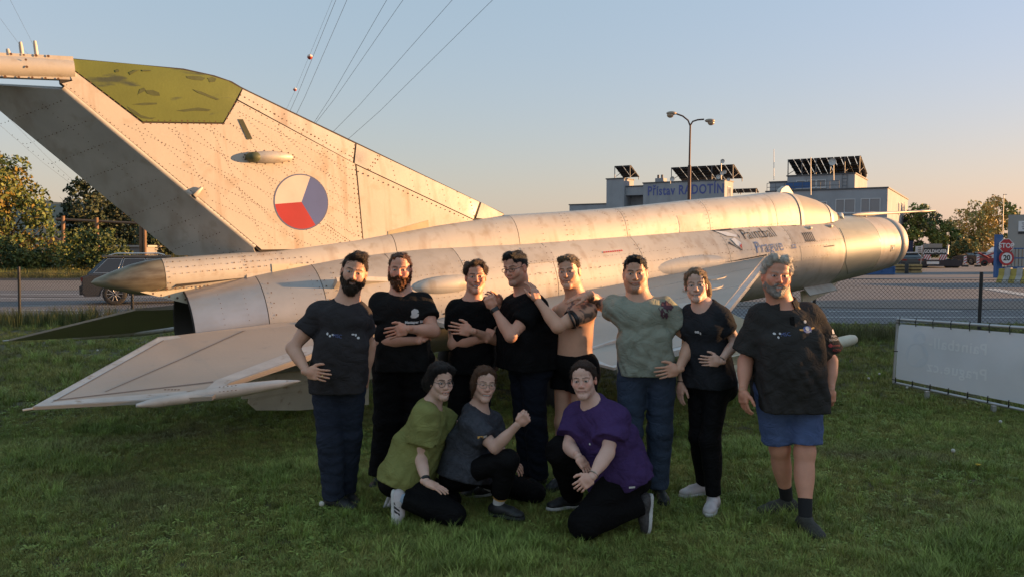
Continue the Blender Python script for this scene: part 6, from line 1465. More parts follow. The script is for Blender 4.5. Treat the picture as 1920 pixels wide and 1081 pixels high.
GF = mat('glasses_frame', (.02, .018, .02), .3); GFG = mat('glasses_metal', (.3, .25, .2), .3, .8); WATCH = mat('watch_black', (.012, .012, .013), .35); PRW = mat('shirt_print', (.6, .58, .57), .7); PRB = mat('shirt_print_blue', (.10, .13, .30), .7); PRR = mat('shirt_print_red', (.40, .05, .05), .7); PRO = mat('shirt_print_orange', (.55, .30, .08), .7); GOLDM = mat('gold_ring', (.7, .5, .2), .25, 1.)
def JJ(Y):
    return (lambda px, py, dy=0: W(px, py, Y + dy)), (lambda px, z, dy=0: XZ(px, z, Y + dy))
def logo(s, c, w_=.05, m=PRW, right=None, seed=0):
    r = random.Random(seed)
    for i in range(3):
        a = (i - 1) * w_ * .35; V2, F2 = disc2(w_ * r.uniform(.12, .22), 7, a, r.uniform(-.3, .3) * w_, w_ * r.uniform(.10, .2)); s.decal(V2, F2, c, m, right=right)

# 1 --- bearded man at the left end
j, z = JJ(5.22)
P1 = Person(dict(head=j(664, 511, -.03), nb=j(650, 567), shR=j(598, 589), shL=j(674, 592, .04), elR=j(549, 652, -.06), wrR=j(576, 697, -.22), elL=j(692, 648, .16), wrL=j(686, 705, .16), hipR=z(611, .89), hipL=z(658, .89, .04), knR=z(619, .48), knL=z(655, .48, .10), anR=z(625, .085, .03), anL=z(648, .085, .18)),
            dict(girth=1.10, arm=1.02, leg=1.08, head=(10, 2, 13), smile=.9, open=.004, skin=SK, hair=BR, w=1.04, neck=1.1, belly=.25, jaw=1.05, ruddy=.6, hs=.98), 'bearded man in a charcoal t-shirt and jeans, left end of the group, hand on hip')
P1.body(dict(R=dict(f=((.93, -.28, -.12), (.15, .95, -.1), (0, .2, 1)), curl=.30, spread=.07, size=.95), L=dict(f=((-.1, -.1, -1), (-1, .2, 0), (0, -1, 0)), curl=.5)))
P1.shirt(C_CH, .075, .50, seed=11, loose=.03); P1.trousers(J_NV, seed=12, amp=.006, hemr=.010)
P1.hair(hairmat('brown', BR), .012, 1, .003, [(ell((.0, .060, .112), (.055, .035, .024)), .03), (ell((.02, .02, .125), (.05, .05, .02)), .03)]); P1.beard(hairmat('brown', BR), .011, 2, .003, .004, True, .012)
for sd, d in (('R', (.92, -.40, 0)), ('L', (.6, -.8, 0))): P1.shoe(sd, d, S_BK, S_SOLE, lace=LACED)
logo(P1, P1.J['nb'] - P1.up * .20 - P1.lf * .075, .05, PRW, seed=1); logo(P1, P1.J['nb'] - P1.up * .19 + P1.lf * .085, .05, PRW, seed=2)
V2, F2 = text_mesh("MSC", .03); P1.decal(V2, F2, P1.J['nb'] - P1.up * .195 - P1.lf * .028, PRB)
mb = MB(); c = P1.J['wrR'] + np.array([.105, -.028, -.022]); mb.lathe([(-.003, .011), (.003, .011)], c, (.93, -.28, -.12), 14); mb.build('ring', GOLDM, P1.t, P1.o)

# 2 --- red-bearded man, arms crossed
j, z = JJ(5.80)
P2 = Person(dict(head=j(750, 506, -.03), nb=j(752, 553), shR=j(714, 572), shL=j(792, 572), elR=j(714, 640, -.11), wrR=j(786, 638, -.20), elL=j(813, 620, -.10), wrL=j(764, 616, -.285), hipR=z(731, .92), hipL=z(782, .92), knR=z(727, .50, -.02), knL=z(780, .50), anR=z(717, .085), anL=z(780, .085)),
            dict(girth=1.10, arm=1.13, leg=1.12, head=(4, 2, 2), smile=.25, skin=SKR, hair=REDH, w=1.06, neck=1.15, jaw=1.1, ruddy=.95, recede=.012, hs=.98), 'red-bearded man in a black t-shirt with arms crossed')
P2.body(dict(L=dict(f=((-.93, -.12, -.20), (.0, .95, -.2), (0, -.2, 1)), curl=.28, spread=.10), R=dict(f=((.25, .95, .15), (0, .3, -1), (0, 0, 1)), curl=.4)))
P2.shirt(C_BK2, .06, .50, seed=21, loose=.03, sl_r=1.12); P2.trousers(C_BK, leg_r=1.22, hemr=.022, seed=22, amp=.008)
P2.hair(hairmat('auburn', (.14, .056, .025)), .009, 3, .003); P2.beard(hairmat('red', REDH), .013, 4, .0035, .002, True, .016)
for sd in 'RL': P2.shoe(sd, (-.25 if sd == 'R' else .25, -1, 0), S_BK, S_SOLE)
c = P2.J['nb'] - P2.up * .125 + P2.lf * .115
P2.decal([(-.025, -.03), (.0, -.032), (.022, -.02), (.026, -.002), (.012, .0), (.026, .008), (.02, .026), (-.005, .036), (-.026, .02), (-.024, -.005), (-.034, -.018)], [tuple(range(11))], c, PRW)
V2, F2 = text_mesh("Mettaper Bier", .026, 1., .001); P2.decal(V2, F2, c - P2.up * .06, PRW)

# 3 --- laughing man with tousled hair, arms crossed
j, z = JJ(5.92)
P3 = Person(dict(head=j(892, 519, -.03), nb=j(885, 564), shR=j(855, 584), shL=j(917, 584), elR=j(850, 645, -.10), wrR=j(915, 633, -.19), elL=j(941, 640, -.08), wrL=j(884, 620, -.275), hipR=z(866, .90), hipL=z(908, .90), knR=z(857, .49), knL=z(898, .49), anR=z(842, .085), anL=z(892, .085)),
            dict(girth=.94, arm=.98, leg=.98, head=(6, 0, -2), smile=1., open=.007, skin=SKR, hair=BR, w=.98, neck=.95, ruddy=.9, chin=1.04), 'laughing man with tousled brown hair in a black t-shirt, arms crossed')
P3.body(dict(L=dict(f=((-.92, -.12, .18), (.0, .95, -.2), (0, -.2, 1)), curl=.3), R=dict(f=((.35, .35, .85), (.3, .9, 0), (-.6, 0, .4)), fist=True, size=.85)), tattoo=[(P3.J['shR'] * .25 + P3.J['elR'] * .75, P3.J['shR'] * .45 + P3.J['elR'] * .55, .08, 4)])
P3.shirt(C_BK, .08, .46, seed=31, loose=.03); P3.trousers(C_BK, seed=32)
P3.hair(hairmat('warm_brown', (.085, .046, .024)), .017, 5, .008, [(ell((.05, .03, .10), (.035, .04, .026)), .02), (ell((-.05, .03, .09), (.03, .04, .03)), .02), (ell((0, .06, .108), (.04, .026, .022)), .02), (ell((-.072, .0, .05), (.02, .04, .03)), .02), (ell((.072, .0, .05), (.02, .04, .03)), .02)], freq=(50, 110))
for sd in 'RL': P3.shoe(sd, (-.2 if sd == 'R' else .3, -1, 0), S_BK, S_SOLE)

# 4 --- man with glasses turned to the left, fist raised
j, z = JJ(5.72)
P4 = Person(dict(head=j(967, 503, -.06), nb=j(986, 552), shR=j(960, 578, .15), shL=j(1003, 576, -.12), elR=j(946, 605, .26), wrR=j(938, 570, .12), elL=j(958, 630, -.24), wrL=j(925, 577, -.17), hipR=z(977, .93, .08), hipL=z(1001, .93, -.07), knR=z(984, .50, .09), knL=z(1003, .50, -.03), anR=z(990, .085, .12), anL=z(1010, .085, .02)),
            dict(girth=1.10, arm=1.0, leg=1.05, head=(-36, 9, -5), smile=.55, skin=SKR, hair=DK, stubble=.35, ruddy=.7, shw=.175, belly=.25, eye=.0028), 'man with thin glasses and black t-shirt turned to his left neighbour with raised fist')
P4.body(dict(L=dict(f=((-.42, -.05, .9), (.35, .85, .1), (-.7, .3, -.2)), fist=True), R=dict(f=((-.5, -.3, .6), (-.3, -.8, -.4), (0, 0, 1)), curl=.5)))
P4.shirt(C_BK, .05, .55, seed=41, loose=.02, sl_r=1.15); P4.trousers(J_DK, seed=42, amp=.006, hemr=.01)
P4.hair(hairmat('black', DK), .011, 6, .003, [(ell((0, .055, .108), (.05, .035, .022)), .03)]); P4.glasses(GF, .025, .013, .6)
for sd in 'RL': P4.shoe(sd, (-.7, -.75, 0), S_BK, S_WS, lace=LACE)
P4.band(P4.J['elL'], P4.J['wrL'], .86, .97, .034, WATCH, 'watch')
mb = MB(); c = P4.pc + P4.hup * .10
mb = MB(); ringp = [c + (P4.hlf * math.cos(a) * .175 + P4.hfw * math.sin(a) * .150) for a in np.linspace(0, 2 * math.pi, 24, endpoint=False)]; mb.path(ringp, .016, 6, True); mb.build('belt', mat('belt_leather', (.05, .035, .02), .5), P4.t, P4.o)
MB().box(c + P4.hfw * .165 + P4.hlf * .03, (.05, .03, .035), np.array([P4.hlf, P4.hfw, P4.hup])).build('buckle', GFG, P4.t, P4.o)

# 5 --- shirtless man
j, z = JJ(5.68)
P5 = Person(dict(head=j(1067, 510, -.05), nb=j(1084, 560), shR=j(1050, 586, .17), shL=j(1102, 582, -.10), elR=j(1030, 600, .30), wrR=j(1012, 578, .16), elL=j(1046, 612, -.25), wrL=j(1008, 563, -.15), hipR=z(1060, .90, .09), hipL=z(1094, .90, -.06), knR=z(1056, .48, .05), knL=z(1086, .48, -.04), anR=z(1054, .085, .06), anL=z(1088, .085)),
            dict(girth=1.0, arm=1.08, leg=1.06, head=(-20, 0, -5), smile=.7, open=.002, skin=SK * [1.02, 1.0, .98], hair=BLD, stubble=.12, ruddy=.5, shw=.165, belly=.12, neck=1.05), 'shirtless man in black trunks with a strap round his tattooed upper arm')
P5.body(dict(L=dict(f=((-.30, .25, .92), (-.75, .55, .1), (.2, -1, .1)), curl=.55), R=dict(f=((-.6, .1, .5), (-.3, -.4, -.7), (0, 0, 1)), curl=.5)), tattoo=[(P5.J['shL'] + np.array([0, 0, .05]), P5.J['shL'] * .45 + P5.J['elL'] * .55, .095, 9)])
P5.trousers(C_BK, short=.42, leg_r=1.08, top=.085, seed=52, name='trunks', amp=.0015, grow=.008)
P5.hair(hairmat('dark_blond', BLD), .011, 7, .004, [(ell((-.02, .066, .098), (.045, .026, .022)), .02)])
P5.band(P5.J['shL'], P5.J['elL'], .50, .585, .066, WATCH, 'arm_strap'); d5 = nrm(P5.J['elL'] - P5.J['shL']); c5 = P5.J['shL'] + d5 * .15; mb = MB(); r1 = nrm(np.cross(d5, [0, 1, 0])); r2 = np.cross(d5, r1)
mb.path([c5 + (r1 * math.cos(a) + r2 * math.sin(a)) * .064 + d5 * .045 * math.sin(a) for a in np.linspace(0, 2 * math.pi, 20, endpoint=False)], .008, 5, True); mb.build('arm_strap', WATCH, P5.t, P5.o)
for sd in 'RL': P5.shoe(sd, (-.6, -.8, 0), S_BK, S_SOLE); P5.sock(sd, SOCKB)

# 6 --- man in the sage t-shirt
j, z = JJ(5.45)
P6 = Person(dict(head=j(1191, 513, -.02), nb=j(1198, 561), shR=j(1162, 581, .02), shL=j(1247, 584), elR=j(1122, 568, .24), wrR=j(1103, 552, .04), elL=j(1299, 638, -.05), wrL=j(1272, 692, -.24), hipR=z(1187, .92), hipL=z(1239, .92), knR=z(1181, .49, -.02), knL=z(1237, .49), anR=z(1178, .085), anL=z(1234, .085, .03)),
            dict(girth=1.06, arm=1.16, leg=1.08, head=(-9, 2, -2), smile=.6, open=.002, skin=SK, hair=DK, stubble=.45, neck=1.2, w=1.02, jaw=1.08, ruddy=.45, hs=.98), 'muscular man in a stained sage-green t-shirt and blue jeans, hand on hip')
P6.body(dict(R=dict(f=((-.92, .10, -.22), (-.15, .25, -1), (0, -1, 0)), curl=.25, spread=.08), L=dict(f=((-.93, -.18, -.14), (-.15, .95, -.1), (0, .2, 1)), curl=.30, spread=.08, size=.97)), tattoo=[(P6.J['shR'], P6.J['elR'], .09, 12), (P6.J['elR'], P6.J['wrR'], .07, 13)])
P6.shirt(C_SAGE, .04, dict(R=.30, L=.52), seed=61, loose=.012, sl_r=1.2, amp=.006, neck=(.076, .022)); P6.trousers(J_BL, seed=62, amp=.007, leg_r=1.05, hemr=.008)
P6.hair(hairmat('black', DK), .010, 8, .003, [(ell((0, .062, .108), (.045, .028, .022)), .02)])
for sd, d in (('R', (-.3, -1, 0)), ('L', (.1, -1, 0))): P6.shoe(sd, d, S_BK, S_SOLE, lace=LACE)
STAIN = mat('wine_stain', (.115, .050, .070), .9, 0, .45, 24)
for k_, (dx, dz, rx, ry) in enumerate(((.150, -.075, .035, .040), (.172, -.055, .030, .026), (.135, -.10, .016, .03), (.195, -.07, .022, .018), (.16, -.12, .012, .02))):
    V2 = [(dx + rx * math.cos(a) * (1 + .22 * math.sin(5 * a + k_)), dz + ry * math.sin(a) * (1 + .2 * math.cos(4 * a))) for a in np.linspace(0, 2 * math.pi, 22, endpoint=False)]
    P6.decal(V2, [tuple(range(22))], P6.J['nb'], STAIN, lift=.003 + .0006 * k_, name='stain')

# 7 --- young woman with the ponytail
j, z = JJ(5.32)
P7 = Person(dict(head=j(1305, 535, -.02), nb=j(1320, 573), shR=j(1298, 593, .09), shL=j(1349, 595, -.05), elR=j(1284, 662, .13), wrR=j(1277, 718, .05), elL=j(1381, 640, -.06), wrL=j(1350, 677, -.20), hipR=z(1311, .85, .08), hipL=z(1347, .85, -.03), knR=z(1311, .46, .08), knL=z(1331, .46, -.05), anR=z(1319, .085, .24), anL=z(1338, .085, -.06)),
            dict(fem=True, girth=.90, arm=.94, leg=.96, head=(-13, 0, -4), smile=.9, open=.004, skin=SKP * [.95, .92, .9], hair=(.13, .08, .045), w=.96, jaw=.88, chin=.96, browt=.0032, hs=.92, ruddy=.4, shw=.15), 'young woman with a ponytail, dark t-shirt and black leggings, hand on hip')
P7.body(dict(L=dict(f=((-.95, -.10, .06), (-.2, .95, 0), (0, .2, 1)), curl=.30, spread=.07, size=.92), R=dict(f=((-.1, -.05, -1), (.8, .3, 0), (0, -1, 0)), curl=.45)))
P7.shirt(C_W7, .03, .55, seed=71, loose=.0, sl_r=1.15, neck=(.070, .03), amp=.004); P7.trousers(C_LEG, grow=.009, leg_r=.98, hem=.97, seed=72, amp=.0015)
H7 = hairmat('light_brown', (.29, .185, .10)); P7.hair(H7, .011, 9, .0015, [(ell((-.066, -.02, .035), (.016, .05, .05)), .02), (ell((.066, -.02, .035), (.016, .05, .05)), .02), (cone((-.062, .062, .055), (-.073, .052, -.035), .006, .004), .008), (cone((.060, .064, .055), (.070, .055, -.02), .005, .003), .008)])
mb = MB(); mb.path([P7.H(q) for q in ((.02, -.105, .05), (.05, -.13, .04), (.080, -.12, -.01), (.088, -.10, -.07), (.084, -.085, -.13))], [.018, .028, .027, .022, .006], 10); mb.build('ponytail', H7, P7.t, P7.o)
P7.shoe('R', (-.93, -.35, 0), S_WH, S_WS, lace=LACE); P7.shoe('L', (-.42, -.9, 0), S_WH, S_WS, lace=LACE)
for sd in 'RL': P7.sock(sd, SOCKW, .06, .041)
logo(P7, P7.J['nb'] - P7.up * .16 + P7.lf * .02, .05, PRW, seed=5); mb = MB(); mb.path([P7.J['nb'] + P7.lf * x + P7.fw * (.075 + y) + P7.up * zz for x, y, zz in ((-.05, -.03, .02), (-.03, .0, -.03), (0, .02, -.065), (.03, .0, -.03), (.05, -.03, .02))], .0018, 5); mb.build('necklace', GFG, P7.t, P7.o)
P7.band(P7.J['elR'], P7.J['wrR'], .95, .98, .028, WATCH); P7.band(P7.J['elL'], P7.J['wrL'], .93, .96, .028, GFG)

# 8 --- white-haired man at the right end
j, z = JJ(5.02)
P8 = Person(dict(head=j(1456, 518, -.05), nb=j(1466, 574), shR=j(1428, 600), shL=j(1516, 598), elR=j(1398, 676, .02), wrR=j(1393, 731, -.06), elL=j(1556, 676, .02), wrL=j(1557, 729, -.06), hipR=z(1446, .87), hipL=z(1510, .87), knR=z(1462, .46, .06), knL=z(1509, .46, -.05), anR=z(1475, .085, .17), anL=z(1510, .085, -.17)),
            dict(girth=1.16, arm=1.08, leg=1.08, head=(-6, 0, 3), smile=1., open=.008, skin=SKR * [1.02, .96, .92], hair=GRYH, w=1.06, neck=1.2, jaw=1.08, belly=.75, ruddy=1., recede=.004, brow=.5, hs=1.0), 'big white-haired man in a charcoal polo shirt and blue shorts, right end of the group')
P8.body(dict(R=dict(f=((.05, -.12, -1), (.9, .3, 0), (.1, -1, 0)), curl=.6), L=dict(f=((-.05, -.05, -1), (-.35, .9, 0), (-1, -.3, 0)), curl=.95)))
P8.shirt(C_POLO, .14, .82, seed=81, loose=.05, sl_r=1.42, neck=(.080, .028), name='polo_shirt', amp=.005); P8.trousers(C_SH, short=.86, leg_r=.98, seed=82, name='shorts')
H8 = hairmat('white', GRYH); P8.hair(H8, .015, 10, .005, [(ell((-.03, .052, .112), (.05, .04, .026)), .02), (ell((.04, .05, .105), (.04, .04, .026)), .02), (ell((-.074, .0, .04), (.018, .04, .04)), .02), (ell((.074, .0, .04), (.018, .04, .04)), .02)]); P8.beard(hairmat('grey', (.52, .46, .40)), .005, 11, .002)
P8.shoe('R', (-.96, -.25, 0), S_GR, S_SOLE, lace=LACED, L=.30); P8.shoe('L', (.12, -1, 0), S_GR, S_SOLE, lace=LACED, L=.30)
for sd in 'RL': P8.sock(sd, SOCKB, .115, .040)
mb = MB(); nb = P8.J['nb']
A_ = [math.radians(a) for a in range(28, 333, 16)]; rows = []
for rr_, zz, ff in ((.076, .066, .018), (.086, .070, .022), (.112, .026, .034), (.106, .016, .030)):
    rows.append([nb + P8.lf * math.sin(a) * rr_ + P8.fw * (math.cos(a) * rr_ * 1.0 + .012) + P8.up * (zz - ff * (1 + math.cos(a)) * .9) for a in A_])
n_ = len(A_); mb.add(sum(rows, []), [(i * n_ + k, i * n_ + k + 1, ((i + 1) % 4) * n_ + k + 1, ((i + 1) % 4) * n_ + k) for i in range(4) for k in range(n_ - 1)], True)
mb.build('collar', C_POLO, P8.t, P8.o)
MB().box(nb - P8.up * .10 + P8.fw * .168, (.026, .01, .10), np.array([P8.lf, P8.fw, P8.up])).build('placket', C_BK2, P8.t, P8.o)
logo(P8, nb - P8.up * .15 - P8.lf * .10, .045, PRW, seed=6); V2, F2 = text_mesh("MSC", .03); P8.decal(V2, F2, nb - P8.up * .15 - P8.lf * .055, PRB)
c = nb - P8.up * .135 + P8.lf * .085; P8.decal(*disc2(.03, 14, 0, 0, .02), c, PRB, lift=.003); P8.decal(*disc2(.010, 8, 0, .045), c, PRW); P8.decal(*disc2(.013, 10, 0, .005), c, PRW, lift=.005)
for sg, m in ((-1, PRO), (1, PRO)): P8.decal([(sg * .028, -.004), (sg * .052, .0), (sg * .052, .008), (sg * .028, .006)], [(0, 1, 2, 3)], c, m)
V2, F2 = text_mesh("TEAM", .016); P8.decal(V2, F2, c - P8.up * .014, PRW, lift=.006)
nsl = nrm(np.array([.55, -.85, 0])); ca = P8.J['shL'] * .42 + P8.J['elL'] * .58
for dz, m, t_ in ((.055, PRW, 'PRIMA'), (.035, PRW, 'SCHILDAU'), (.0, PRR, 'ecoma'), (-.03, PRR, 'ROTA')):
    V2, F2 = text_mesh(t_, .021); P8.decal(V2, F2, ca + np.array([0, 0, dz]), m, right=(.85, .55, 0), up=(0, 0, 1), n=nsl)
P8.decal([(-.016, .07), (.014, .07), (.018, .09), (.006, .10), (-.018, .094)], [(0, 1, 2, 3, 4)], ca, PRW, right=(.85, .55, 0), up=(0, 0, 1), n=nsl); P8.decal(*disc2(.012, 10, -.04, 0), ca, PRR, right=(.85, .55, 0), up=(0, 0, 1), n=nsl)
P8.decal([(-.006, -.02), (.006, -.02), (.006, .02), (-.006, .02)], [(0, 1, 2, 3)], nb + P8.lf * .075 + P8.up * .005, PRO, lift=.016)

# 9 --- kneeling woman in olive
j, z = JJ(5.12)
P9 = Person(dict(head=j(826, 715, -.05), nb=j(808, 761), shR=j(797, 783, -.13), shL=j(828, 786, .13), elR=j(789, 860, -.14), wrR=j(799, 903, -.30), elL=j(852, 806, .14), wrL=j(872, 786, .24), hipR=j(757, 893, -.06), hipL=j(772, 893, .11), knR=z(850, .075, -.20), knL=z(842, .075, .10), anR=z(757, .175, -.20), anL=z(752, .13, .10)),
            dict(fem=True, girth=1.0, arm=1.05, leg=.95, head=(30, 2, 2), smile=.5, open=.003, skin=SKP * [.96, .94, .93], hair=DK, w=.97, jaw=.88, chin=.98, browt=.0045, hs=.93, ruddy=.35, shw=.15), 'kneeling dark-haired woman with round glasses in an olive t-shirt')
P9.body(dict(R=dict(f=((.90, -.25, -.32), (0, .1, -1), (0, 1, .2)), curl=.2, spread=.07), L=dict(f=((.8, .1, .3), (0, .3, -1), (0, -1, 0)), curl=.4)))
P9.shirt(C_OL, .075, .60, seed=91, seat=.112, loose=.022, sl_r=1.5, neck=(.070, .006), amp=.005); P9.trousers(C_LEG, top=-.005, seed=92, leg_r=1.05, amp=.004)
P9.hair(hairmat('black', DK), .022, 12, .002, [(ell((.066, -.015, .035), (.022, .05, .06)), .02), (ell((-.066, -.015, .035), (.022, .05, .06)), .02), (ell((-.05, -.08, -.02), (.05, .045, .07)), .03), (ell((.05, -.08, -.02), (.05, .045, .07)), .03), (ell((-.03, .062, .095), (.05, .030, .028)), .02), (ell((.045, .060, .088), (.035, .028, .030)), .02), (ell((-.070, -.04, .0), (.02, .045, .06)), .02), (ell((.070, -.04, .0), (.02, .045, .06)), .02)]); P9.glasses(GF, .022, .020)
P9.shoe('R', (-.15, -.1, -1), S_WH, S_WS, up=(1, -.25, .1), lace=LACE, stripe=S_BK, L=.25); P9.shoe('L', (-.6, 0, -1), S_WH, S_WS, up=(1, 0, -.4), L=.25); P9.sock('R', SOCKL, .06, .045)
P9.band(P9.J['elR'], P9.J['wrR'], .84, .94, .031, WATCH, 'watch')

# 10 --- kneeling woman making a fist
j, z = JJ(5.20)
P10 = Person(dict(head=j(908, 720, -.04), nb=j(896, 767), shR=j(887, 797, -.12), shL=j(922, 795, .12), elR=j(928, 838, -.22), wrR=j(972, 794, -.30), elL=j(936, 845, .12), wrL=j(952, 858, -.02), hipR=j(866, 884, -.08), hipL=j(884, 882, .10), knR=j(953, 862, -.24), knL=z(1003, .08, .17), anR=z(934, .10, -.14), anL=z(905, .09, .30)),
            dict(fem=True, girth=1.0, arm=1.05, leg=.98, head=(17, -2, 7), smile=1., open=.007, skin=SKP * [.96, .90, .88], hair=(.075, .036, .02), w=.97, jaw=.9, chin=.98, browt=.003, hs=.93, ruddy=.6, shw=.155, eye=.0034), 'kneeling laughing woman with clear glasses in a dark heather t-shirt raising her fist')
P10.body(dict(R=dict(f=((.72, -.1, .66), (.2, .8, .5), (-.6, .1, .7)), fist=True), L=dict(f=((.6, -.3, -.4), (0, .3, -1), (0, -1, 0)), curl=.5)))
P10.shirt(C_HEA, .05, .60, seed=101, seat=.108, loose=.015, sl_r=1.25, neck=(.070, .016), amp=.005); P10.trousers(C_LEG, top=-.005, grow=.006, hem=.80, seed=102, amp=.002)
H10 = hairmat('chestnut', (.15, .07, .034)); P10.hair(H10, .014, 13, .002, [(ell((.068, -.01, .02), (.017, .045, .06)), .02), (ell((-.068, -.01, .02), (.017, .045, .06)), .02), (ell((0, -.105, .0), (.05, .035, .06)), .03), (ell((-.072, -.02, -.01), (.018, .05, .06)), .02), (cone((-.078, .01, .0), (-.072, -.01, -.10), .010, .004), .02), (cone((-.06, -.05, -.04), (-.05, -.06, -.14), .016, .006), .02)]); P10.glasses(GFG, .025, .017, .75)
P10.shoe('R', (.88, -.45, 0), S_BK, S_SOLE, lace=LACED, L=.26); P10.shoe('L', (-.9, .2, -.3), S_BK, S_WS, up=(-.2, 0, 1), L=.25)
P10.sock('R', SOCKW, .085, .041); P10.band(P10.J['anR'], P10.J['knR'], .20, .225, .0455, PRO, 'sock_stripe'); P10.band(P10.J['anR'], P10.J['knR'], .155, .175, .0455, PRO, 'sock_stripe'); P10.sock('L', SOCKW, .08, .041)
ca = P10.J['shR'] * .55 + P10.J['elR'] * .45; P10.decal([(-.03, -.008), (.008, -.008), (.008, .008), (-.03, .008)], [(0, 1, 2, 3)], ca, PRO, right=(1, 0, .1), up=(0, 0, 1), n=(0, -1, .1)); P10.decal([(.008, -.008), (.03, -.008), (.03, .008), (.008, .008)], [(0, 1, 2, 3)], ca, PRW, right=(1, 0, .1), up=(0, 0, 1), n=(0, -1, .1))

# 11 --- kneeling woman in purple
j, z = JJ(4.96)
P11 = Person(dict(head=j(1094, 712, -.05), nb=j(1111, 756), shR=j(1084, 784, .10), shL=j(1152, 787, -.08), elR=j(1066, 836, -.0), wrR=j(1084, 855, -.16), elL=j(1139, 848, -.22), wrL=j(1110, 893, -.34), hipR=j(1148, 890, .12), hipL=j(1172, 892, -.06), knR=j(1052, 845, .06), knL=z(1096, .08, -.20), anR=z(1074, .09, .30), anL=z(1200, .17, -.10)),
            dict(fem=True, girth=1.16, arm=1.22, leg=1.16, head=(-15, 0, -5), smile=.55, skin=SKP * [1.04, .98, .98], hair=(.028, .018, .013), w=1.0, jaw=.86, chin=.97, browt=.0030, hs=.94, ruddy=1.0, hl=.006, lip=.9, lipc=(.52, .22, .19), shw=.17), 'kneeling dark-haired woman in a purple shirt at the front right of the group')
P11.body(dict(R=dict(f=((.55, -.25, -.75), (-.5, .5, -.4), (.5, -.5, .4)), curl=.3), L=dict(f=((-.75, -.1, -.55), (-.1, .9, -.4), (-.2, -.2, 1)), curl=.9)))
P11.shirt(C_PUR, .07, .66, seed=111, seat=.125, loose=.02, sl_r=1.45, neck=(.070, .012), amp=.006, name='purple_shirt'); P11.trousers(C_BK, top=-.005, seed=112, leg_r=1.12, amp=.006)
P11.hair(hairmat('dark_brown', (.065, .034, .021)), .012, 14, .0015, [(ell((-.066, -.02, .035), (.018, .05, .05)), .02), (ell((.066, -.02, .035), (.018, .05, .05)), .02), (ell((.03, -.10, .05), (.04, .035, .04)), .02)])
P11.shoe('R', (-.92, -.3, 0), S_BK, S_WS, lace=LACE, L=.26); P11.shoe('L', (.15, -.1, -1), mat('shoe_checked', (.07, .06, .06), .7, 0, .7, 60), S_WS, up=(-1, -.2, .15), L=.26)
P11.decal([(-.02, -.006), (.02, -.006), (.02, .006), (-.02, .006)], [(0, 1, 2, 3)], P11.pc + P11.up * .0, PRW, right=(1, .3, 0), up=(0, 0, 1), n=(.2, -1, 0)); P11.band(P11.J['elL'], P11.J['wrL'], .90, .925, .033, GFG); P11.decal(*disc2(.007, 8), P11.J['nb'] - P11.up * .2 , PRW)
# ================================================================== GRASS AND SMALL PLANTS
def grassmat(name, c, c2, rnd=.45, dry=None):
    m = bpy.data.materials.new(name); m.use_nodes = True; N = m.node_tree.nodes; L = m.node_tree.links; b = N["Principled BSDF"]; b.inputs['Roughness'].default_value = .6; b.inputs['Specular IOR Level'].default_value = .25
    geo = N.new('ShaderNodeNewGeometry'); oi = N.new('ShaderNodeObjectInfo')
    t = N.new('ShaderNodeTexNoise'); t.inputs['Scale'].default_value = .9; t.inputs['Detail'].default_value = 3; L.new(geo.outputs['Position'], t.inputs['Vector'])
    mr = N.new('ShaderNodeMapRange'); mr.inputs[1].default_value = .35; mr.inputs[2].default_value = .65; L.new(t.outputs['Fac'], mr.inputs[0])
    x = N.new('ShaderNodeMix'); x.data_type = 'RGBA'; x.inputs[6].default_value = (*c, 1); x.inputs[7].default_value = (*c2, 1); L.new(mr.outputs[0], x.inputs[0])
    t2 = N.new('ShaderNodeTexNoise'); t2.inputs['Scale'].default_value = .45; t2.inputs['Detail'].default_value = 4; L.new(geo.outputs['Position'], t2.inputs['Vector'])
    m2 = N.new('ShaderNodeMapRange'); m2.inputs[1].default_value = .56; m2.inputs[2].default_value = .70; L.new(t2.outputs['Fac'], m2.inputs[0])
    y = N.new('ShaderNodeMix'); y.data_type = 'RGBA'; y.inputs[7].default_value = (*(dry or (.15, .12, .055)), 1); L.new(x.outputs[2], y.inputs[6]); L.new(m2.outputs[0], y.inputs[0])
    r = N.new('ShaderNodeMapRange'); r.inputs[3].default_value = 1 - rnd; r.inputs[4].default_value = 1 + rnd; L.new(oi.outputs['Random'], r.inputs[0])
    cx = N.new('ShaderNodeCombineXYZ'); [L.new(r.outputs[0], cx.inputs[i]) for i in range(3)]
    z = N.new('ShaderNodeMix'); z.data_type = 'RGBA'; z.blend_type = 'MULTIPLY'; z.inputs[0].default_value = 1; L.new(y.outputs[2], z.inputs[6]); L.new(cx.outputs[0], z.inputs[7])
    L.new(z.outputs[2], b.inputs['Base Color']); return m
GR = grassmat('grass_blade', (.175, .190, .042), (.29, .27, .075)); GR2 = grassmat('weed_leaf', (.185, .25, .055), (.26, .31, .075), .4); GR3 = grassmat('tall_grass', (.13, .125, .045), (.07, .10, .03), .5); GRY = grassmat('yellow_leaf', (.22, .25, .04), (.26, .28, .05), .3)
protos = bpy.data.collections.new('grass_prototypes')
